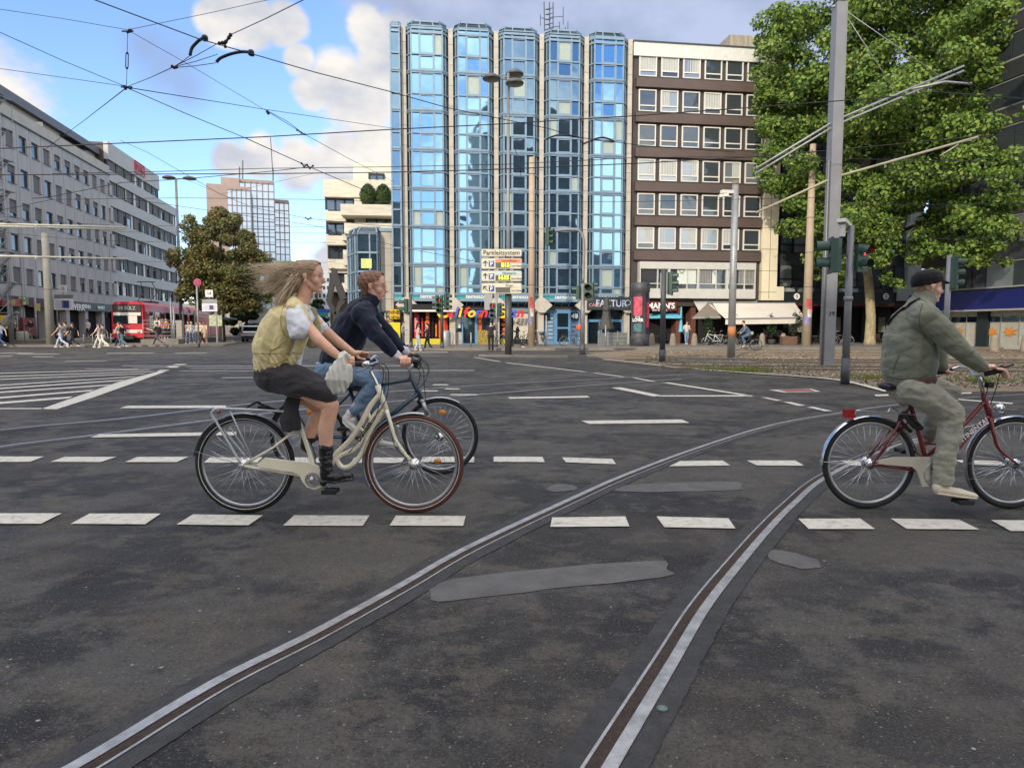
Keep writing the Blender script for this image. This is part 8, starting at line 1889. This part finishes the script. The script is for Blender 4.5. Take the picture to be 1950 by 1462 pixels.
# ================================================================ pedestrians
HC = {'br':(70,50,38),'bl':(170,140,96),'bk':(28,24,22),'gr':(150,146,140),'rd':(120,70,44)}
def walker(base, Hh, head_deg, stride, shirt, legs, hair, label, long_hair=False, sleeves='short', arm=0., lean=0., bag=None, coat=False, skirt=False, sit=None, shoes=(208,204,196), bend=0., group=None):
    """standing or walking figure; heading in degrees (0 = walks to the right of the photo)"""
    s = Hh/1.75; b = Vector(base); o = thing('person', b, label, 'person', group, R(head_deg)); M = Matrix.Translation(b) @ Matrix.Rotation(R(head_deg), 4, 'Z')
    G = lambda x, y, z: M @ Vector((x*s+lean*z*s*.12, y*s, z*s)); lat = M.to_3x3() @ Vector((0,1,0)); k = s
    st = stride; hp_ = [G(0,-.1,.92), G(0,.1,.92)]
    legs_p = []
    for i, sg in ((0,1),(1,-1)):
        fx = sg*st*.38; kx = fx*.5+.06*abs(st)+(.05 if sg < 0 else 0)
        fz = .09 + (.10*abs(st) if sg < 0 else 0); legs_p.append((hp_[i], G(kx, (-.1,.1)[i], .50), G(fx-(.1*st if sg < 0 else 0), (-.09,.09)[i], fz)))
    C = G(.03,0,1.62); f = M.to_3x3() @ Vector((1,0,0)); r3 = M.to_3x3()
    Qh = lambda x, y, z: C + r3 @ Vector((x*k, y*k, z*k))
    prs = [([Qh(-.03,0,.03), Qh(.03,0,.03)], .088*k, .078*k, lat), ([Qh(.04,0,.0), Qh(.045,0,-.07)], [.05*k,.036*k], [.058*k,.04*k], lat), ([Qh(.09,0,.0), Qh(.105,0,-.03)], .014*k, .016*k, lat), ([G(.0,0,1.52), G(-.01,0,1.42)], .055*k, .055*k, lat), ([G(0,0,1.38), G(0,0,1.0)], [.10*k,.10*k], [.15*k,.14*k], lat)]
    arms = []
    for i, sg in ((0,-1),(1,1)):
        a_ = sg*st*.30; y = (-.19,.19)[i]
        el = G(a_*.6-.03, y*1.25, 1.14); wr = G(a_*1.1+.08+arm*.18, y*(1.25-.5*arm), .90+arm*.3); sh = G(0, y, 1.40); hd = wr + (wr-el).normalized()*.09*k; arms.append((sh, el, wr)); prs.append(([sh, el, wr], [.045*k,.038*k,.028*k], None, lat)); prs.append(([wr, hd], [.03*k,.022*k], [.04*k,.03*k], lat))
    for h_, kn, an in legs_p: prs.append(([h_, kn, an], [.08*k,.055*k,.04*k], None, lat)); prs.append(([an, an + r3 @ Vector((.12*k,0,-.03*k))], [.035*k,.03*k], None, lat))
    body('body', prs, M_sk3 if hash(label) % 2 else M_sk1, o, .017, 2)
    tp = [([G(0,0,.98), G(-.01,0,1.15), G(0,0,1.36), G(0,0,1.44)], [.115*k,.11*k,.12*k,.07*k], [.165*k,.155*k,.185*k,.12*k], lat)]
    if coat: tp = [([G(0,0,.62), G(-.01,0,1.0), G(0,0,1.36), G(0,0,1.44)], [.15*k,.13*k,.12*k,.07*k], [.19*k,.17*k,.19*k,.12*k], lat)]
    for sh, el, wr in arms: tp.append(([sh, sh.lerp(el,.75) if sleeves == 'short' else el] + ([] if sleeves == 'short' else [wr]), [.068*k,.06*k] + ([] if sleeves == 'short' else [.045*k]), None, lat))
    body('coat' if coat else 'shirt', tp, pm('cloth'+str(shirt), shirt, .85, 0, .15, 8), o, .017, 2, folds(.012, 10))
    bt = [([G(0,0,.98), G(0,0,.88)], [.11*k,.12*k], [.16*k,.165*k], lat)]
    if skirt: bt = [([G(0,0,1.0), G(0,0,.8), G(0,0,.58)], [.11*k,.14*k,.16*k], [.15*k,.18*k,.2*k], lat)]
    else:
        for h_, kn, an in legs_p: bt.append(([h_, kn, an+Vector((0,0,.03))], [.095*k,.072*k,.062*k], None, lat))
    body('skirt' if skirt else 'trousers', bt, pm('cloth'+str(legs), legs, .85, 0, .15, 8), o, .017, 2, folds(.01, 10))
    for h_, kn, an in legs_p: d = r3 @ Vector((1,0,-.0)); body('shoe', [([an-d*.05*k-Vector((0,0,.055*k)), an+d*.13*k-Vector((0,0,.06*k))], [.04*k,.03*k], [.042*k,.042*k], lat)], pm('shoe'+str(shoes), shoes, .6, 0, .1), o, .014, 1)
    hr = [([Qh(-.04,0,.045), Qh(.02,0,.06)], .09*k, .084*k, lat)]
    if long_hair: hr.append(([Qh(-.07,0,.02), Qh(-.10,0,-.12), Qh(-.12,0,-.24)], [.06*k,.05*k,.03*k], [.08*k,.08*k,.06*k], lat))
    body('hair', hr, pm('hair'+hair, HC[hair], .6, 0, .2, 20), o, .015, 1)
    if bag: body('backpack' if bag[1] else 'shoulder_bag', [([G(-.17,0,1.32), G(-.19,0,1.02)], [.08*k,.09*k], [.13*k,.13*k], lat)] if bag[1] else [([G(.02,-.24,1.0), G(.02,-.24,.84)], [.1*k,.1*k], [.04*k,.05*k], lat)], pm('bag'+str(bag[0]), bag[0], .8, 0, .1), o, .017, 1)
    return o
W2 = walker; D = lambda px, py, z=0.: gp(px, py) + Vector((0,0,z))
W2(D(2,661), 1.75, 170, 1.0, (196,200,212), (70,90,130), 'br', 'walker in pale shirt and blue jeans cut by the left edge, striding left')
W2(D(117,662), 1.72, 180, 1.1, (150,148,146), (180,190,214), 'br', 'walker behind the grey-shirted man, pale stripe trousers, stepping left')
W2(D(126,661.5), 1.80, 180, .9, (150,142,134), (28,30,40), 'bk', 'man in grey t-shirt and dark trousers with a strap, walking left before the departure board', bag=((50,52,54),True))
W2(D(140,662), 1.70, 178, 1.0, (30,30,34), (26,28,38), 'br', 'long-haired woman in black carrying a jacket, last of the trio walking left', long_hair=True)
W2(D(190,662), 1.66, 180, 1.1, (206,196,186), (206,206,196), 'br', 'woman in white with a pale yellow tote striding left of the tram', long_hair=True, bag=((210,206,120),False))
W2(D(197,662.3), 1.62, 180, .9, (120,116,112), (214,212,196), 'br', 'walker in cream trousers half hidden behind the woman with the yellow tote')
W2(D(228,661.6), 1.74, 180, .9, (190,168,160), (88,108,116), 'rd', 'pink-shirted walker just before the tram front, half hidden')
W2(D(234,662), 1.68, 180, .8, (28,28,32), (96,116,126), 'bk', 'woman in black top and grey-blue jeans with a white strap before the tram', arm=.5, bag=((206,206,206),False))
W2(D(301,660.3), 1.78, 175, 1.1, (54,52,54), (84,78,74), 'bk', 'man in dark clothes with a black backpack walking left past the platform wall', bag=((22,22,24),True), shoes=(60,56,52), arm=1.2)
W2(D(301,656,.5), 1.74, -90, .2, (206,204,198), (60,60,66), 'br', 'person in white t-shirt waiting behind the platform railing'); W2(D(318,656,.5), 1.66, -90, .1, (150,88,60), (34,34,38), 'rd', 'woman with red hair and rust top behind the platform railing', long_hair=True)
W2(D(311,655,.5), 1.68, -60, .1, (190,110,96), (60,56,60), 'rd', 'person in salmon top between two others behind the railing')
W2(D(338,655.5,.12), 1.86, -90, .1, (34,38,48), (40,42,50), 'gr', 'grey-haired man in dark blue standing beside the railing end', sleeves='long'); W2(D(344,655,.12), 1.76, -80, .1, (44,44,44), (40,42,46), 'bk', 'man in dark jacket just right of the grey-haired man', sleeves='long')
W2(D(360,658,.12), 1.78, -90, .6, (178,172,160), (88,98,116), 'br', 'man in pale open jacket over white shirt walking toward the camera', sleeves='long', coat=False); W2(D(366,657,.12), 1.75, -90, .4, (110,130,150), (90,110,140), 'bl', 'walker in blue behind the man in the pale jacket')
W2(D(383,658,.12), 1.74, -90, .5, (196,182,150), (28,28,34), 'bk', 'bearded man in cream shirt and black trousers right of the round sign', sleeves='short'); W2(D(390,657.5,.12), 1.70, -90, .5, (196,172,150), (190,160,136), 'rd', 'woman with a dark shoulder bag and bare legs beside the man in cream', long_hair=True, skirt=True, bag=((30,30,30),False)); W2(D(376,656.5,.12), 1.72, -90, .3, (170,166,158), (90,90,96), 'br', 'person half hidden behind the round sign pole', sleeves='long')
W2(D(60,655,.42), 1.75, 170, .3, (30,30,38), (120,110,98), 'br', 'man in black jacket and beige trousers on the left platform looking down', sleeves='long', arm=.8); W2(D(31,655.5,.42), 1.6, -90, .1, (120,128,110), (60,60,64), 'bl', 'child-sized figure in pale green behind the litter bin'); W2(D(17,655,.42), 1.7, -90, .2, (150,76,66), (50,50,56), 'bl', 'blond person in red beside the kiosk at the far left')
W2(D(101,655.5,.42), 1.78, 0, .3, (90,98,88), (50,58,66), 'br', 'figure in grey-green beside the concrete column on the platform', sleeves='long'); W2(D(169,654.5,.42), 1.68, -100, .2, (206,204,206), (60,44,50), 'bk', 'person in white top leaning at the shop pillar behind the railing')
W2(D(796,668), 1.62, 30, .3, (206,150,150), (172,180,190), 'bk', 'young woman in red and white jacket with light jeans near the left shop', sleeves='long', arm=.9, long_hair=True)
W2(D(815,667), 1.62, 200, .5, (44,46,54), (34,44,66), 'bk', 'woman in dark dungarees with pale sleeves looking down at her hands', sleeves='long', arm=1.2, long_hair=True)
W2(D(768,662,.12), 1.68, 0, .2, (150,158,158), (70,72,80), 'bk', 'woman in grey leaning before the yellow shop panel', sleeves='long', arm=.8, long_hair=True)
W2(D(935,668.5), 1.80, 92, .35, (40,40,44), (30,30,33), 'bk', 'broad man in black t-shirt seen from behind walking to the shops', shoes=(40,38,38))
W2(D(985,664), 1.72, 185, .9, (34,34,38), (34,34,40), 'br', 'slim man in dark clothes checking a phone beside the parked bicycles', sleeves='long', arm=1.1)
W2(D(1307,659,.12), 1.74, -80, .25, (196,192,186), (110,142,176), 'br', 'man in white shirt and dark vest with blue jeans by the closed blue parasol', arm=.7, bag=((60,66,58),False))
W2(D(1268,656,.12), 1.7, -30, .1, (74,90,116), (40,44,54), 'br', 'guest in blue under the open parasol', sleeves='long')
# ================================================================ parked bicycles and the distant rider
def small_bike(M, col, label, group=None, Rw=.34, basket=False):
    o = thing('bicycle', M.translation, label, 'bicycle', group, M.to_euler().z); mt = pm('bike_paint'+str(col), col, .4, .1, .05)
    P = lambda x, z, y=0.: M @ Vector((x, y, z)); ax = M.to_3x3() @ Vector((0,1,0))
    for x in (-.54, .54):
        m = MB(); c = P(x, Rw)
        for k in range(14): a_ = 2*math.pi*k/14; m.tube([c, P(x+math.cos(a_)*(Rw-.03), Rw+math.sin(a_)*(Rw-.03))], .002, 4)
        m.tube([P(x,Rw,-.05), P(x,Rw,.05)], .025, 8); w_ = m.build('wheel', M_chr, o)
        m = MB(); m.tube([P(x+math.cos(a_)*(Rw-.018), Rw+math.sin(a_)*(Rw-.018)) for a_ in [2*math.pi*i/36 for i in range(36)]], .02, 6, closed=True); m.build('tyre', M_tyre, w_)
        m = MB(); m.tube([P(x+math.cos(a_)*(Rw-.045), Rw+math.sin(a_)*(Rw-.045)) for a_ in [2*math.pi*i/36 for i in range(36)]], .011, 6, closed=True); m.build('rim', M_alum, w_)
    m = MB()
    for a_, b_ in (((-.05,.3),(-.16,.82)),((-.05,.3),(.38,.72)),((-.13,.68),(.36,.8)),((.34,.88),(.42,.66)),((-.05,.3),(-.54,Rw)),((-.14,.72),(-.54,Rw)),((.42,.66),(.54,Rw))): m.tube([P(*a_), P(*b_)], .019, 8)
    m.build('frame', mt, o)
    m = MB(); m.tube([P(.34,.88), P(.32,1.02)], .014, 8); m.tube([P(.2,1.03,-.28), P(.33,1.03,-.15), P(.33,1.03,.15), P(.2,1.03,.28)], .014, 8); m.build('handlebar', M_chr, o)
    m = MB(); m.tube([P(-.16,.82), P(-.18,.92)], .014, 8); m.tube([P(-.32,.94), P(-.18,.95), P(-.04,.93)], [.06,.05,.02], 8, flat=((0,0,1),.4)); m.build('saddle', M_sadl, o)
    m = MB(); m.ring(P(-.05,.3), .09, .008, tuple(ax), 20, 6); m.bar(P(-.05,.3,-.06), P(.06,.2,-.06), .02,.02); m.bar(P(-.05,.3,.06), P(-.16,.4,.06), .02,.02); m.build('crank', M_alum, o)
    m = MB(); m.tube([P(-.16,.72), P(-.7,.74)], .012, 6); m.tube([P(-.7,.74), P(-.54,Rw)], .01, 6); m.build('luggage_rack', mt, o)
    if basket: m = MB(); m.lathe(P(.52,.72), [(.13,0),(.17,.24),(.16,.24),(.12,.02)], 10); m.build('basket', M_pold, o)
    return o
def BM(px, py, a_, z=.12): p = gp(px, py); p.z = z; return Matrix.Translation(p) @ Matrix.Rotation(R(a_), 4, 'Z')
small_bike(BM(1088,662,5), (70,90,90), 'parked bicycle with thin dark frame before the blue house door', basket=False)
small_bike(BM(1000,661.5,60), (40,44,50), 'dark parked bicycle beside the slim tan mast, seen half from the front'); small_bike(BM(1034,661.5,100), (60,60,66), 'dark bicycle with a basket parked right of the slim tan mast', basket=True); small_bike(BM(952,661.5,20), (120,124,120), 'pale bicycle leaning behind the white-banded signal pole')
small_bike(BM(1022,660.8,80), (110,40,40), 'reddish bicycle parked close behind the slim tan mast')
small_bike(BM(1357,660.5,170), (210,210,206), 'white folding-size bicycle leaning at the terrace beside the galvanised pole', Rw=.28)
small_bike(BM(1380,659.8,160), (60,64,66), 'dark bicycle leaning behind the white one on the terrace')
small_bike(BM(1601,660.5,150), (90,90,90), 'grey bicycle behind the slender signal pole with the camera')
m = MB(); q = gp(1105,662)+Vector((0,0,1.4)); m.sph(q, (.3,.2,.25), 12, 8); tag(m.build('orange_cover', pm('cover_orange',(220,90,50),.7,0,.2), origin=q), 'orange cloth cover hanging at the signal mast over a parked bicycle', 'cover')
pb = gp(1420,667); Mr = Matrix.Translation(pb) @ Matrix.Rotation(R(180), 4, 'Z')
small_bike(Matrix.Translation(pb) @ Matrix.Rotation(R(180),4,'Z') @ Matrix.Diagonal((1.12,1,1.05,1)), (50,54,56), 'dark bicycle of the distant rider passing the galvanised pole to the left')
P = lambda x, y, z: pb + Vector((-x, y, z))
o = thing('person', pb, 'distant rider in denim blue with a pale shoulder bag cycling left past the terrace', 'person')
body('body', [([P(.20,0,1.66), P(.23,0,1.62)], .10, .08, LAT), ([P(.14,0,1.52), P(.1,0,1.42)], .055, .055, LAT), ([P(.05,0,1.35), P(-.15,0,1.0)], [.1,.11], [.15,.15], LAT), ([P(.08,-.2,1.38), P(.25,-.25,1.15), P(.4,-.25,1.05)], [.045,.04,.035], None, LAT), ([P(.08,.2,1.38), P(.25,.25,1.15), P(.4,.25,1.05)], [.045,.04,.035], None, LAT), ([P(-.15,-.1,.98), P(.25,-.12,.78), P(.12,-.12,.3)], [.08,.06,.04], None, LAT), ([P(-.15,.1,.98), P(.2,.12,.9), P(.0,.12,.5)], [.08,.06,.04], None, LAT), ([P(.12,-.12,.28), P(.25,-.12,.2)], [.035,.03], None, LAT)], M_sk2, o, .016, 2)
body('jacket', [([P(-.18,0,.98), P(-.05,0,1.2), P(.07,0,1.42)], [.14,.15,.09], [.17,.19,.13], LAT), ([P(.06,-.2,1.38), P(.24,-.26,1.15), P(.36,-.25,1.06)], [.075,.065,.055], None, LAT), ([P(.06,.2,1.38), P(.24,.26,1.15), P(.36,.25,1.06)], [.075,.065,.055], None, LAT)], fabric('denim_jacket',(84,98,116),.9), o, .016, 2, folds(.012,10))
body('trousers', [([P(-.18,0,.98), P(-.16,0,.92)], .13, .16, LAT), ([P(-.15,-.1,.96), P(.25,-.12,.78), P(.13,-.12,.36)], [.1,.08,.06], None, LAT), ([P(-.15,.1,.96), P(.2,.12,.9), P(.0,.12,.55)], [.1,.08,.06], None, LAT)], fabric('denim_trousers',(78,96,122),.9), o, .016, 2, folds(.012,10))
body('hair', [([P(.16,0,1.70), P(.2,0,1.71)], .10, .086, LAT)], pm('hairbr', HC['br'], .6, 0, .2, 20), o, .015, 1)
body('shoulder_bag', [([P(-.28,-.2,1.08), P(-.30,-.2,.98)], [.1,.09], [.06,.06], LAT)], pm('bag_sage',(140,146,124),.8), o, .016, 1)
# buildings behind the camera: they shade the crossing and are what the glass facades mirror
rear(-95, -40, -24, 21, (170,160,146), 'cream street building behind the camera, farthest left'); rear(-39.5, -14, -22, 25, (150,140,130), 'brown street building behind the camera, second from the left'); rear(-13.5, 1, -22, 24, (186,176,160), 'pale street building behind the camera, closest to the crossing'); rear(17, 36, -26, 40, (120,118,112), 'tall grey street building behind the camera to the right'); rear(37, 60, -26, 16, (160,120,100), 'low red street building behind the camera, far right')
print('objects', len(bpy.data.objects), 'verts', sum(len(m.vertices) for m in bpy.data.meshes))
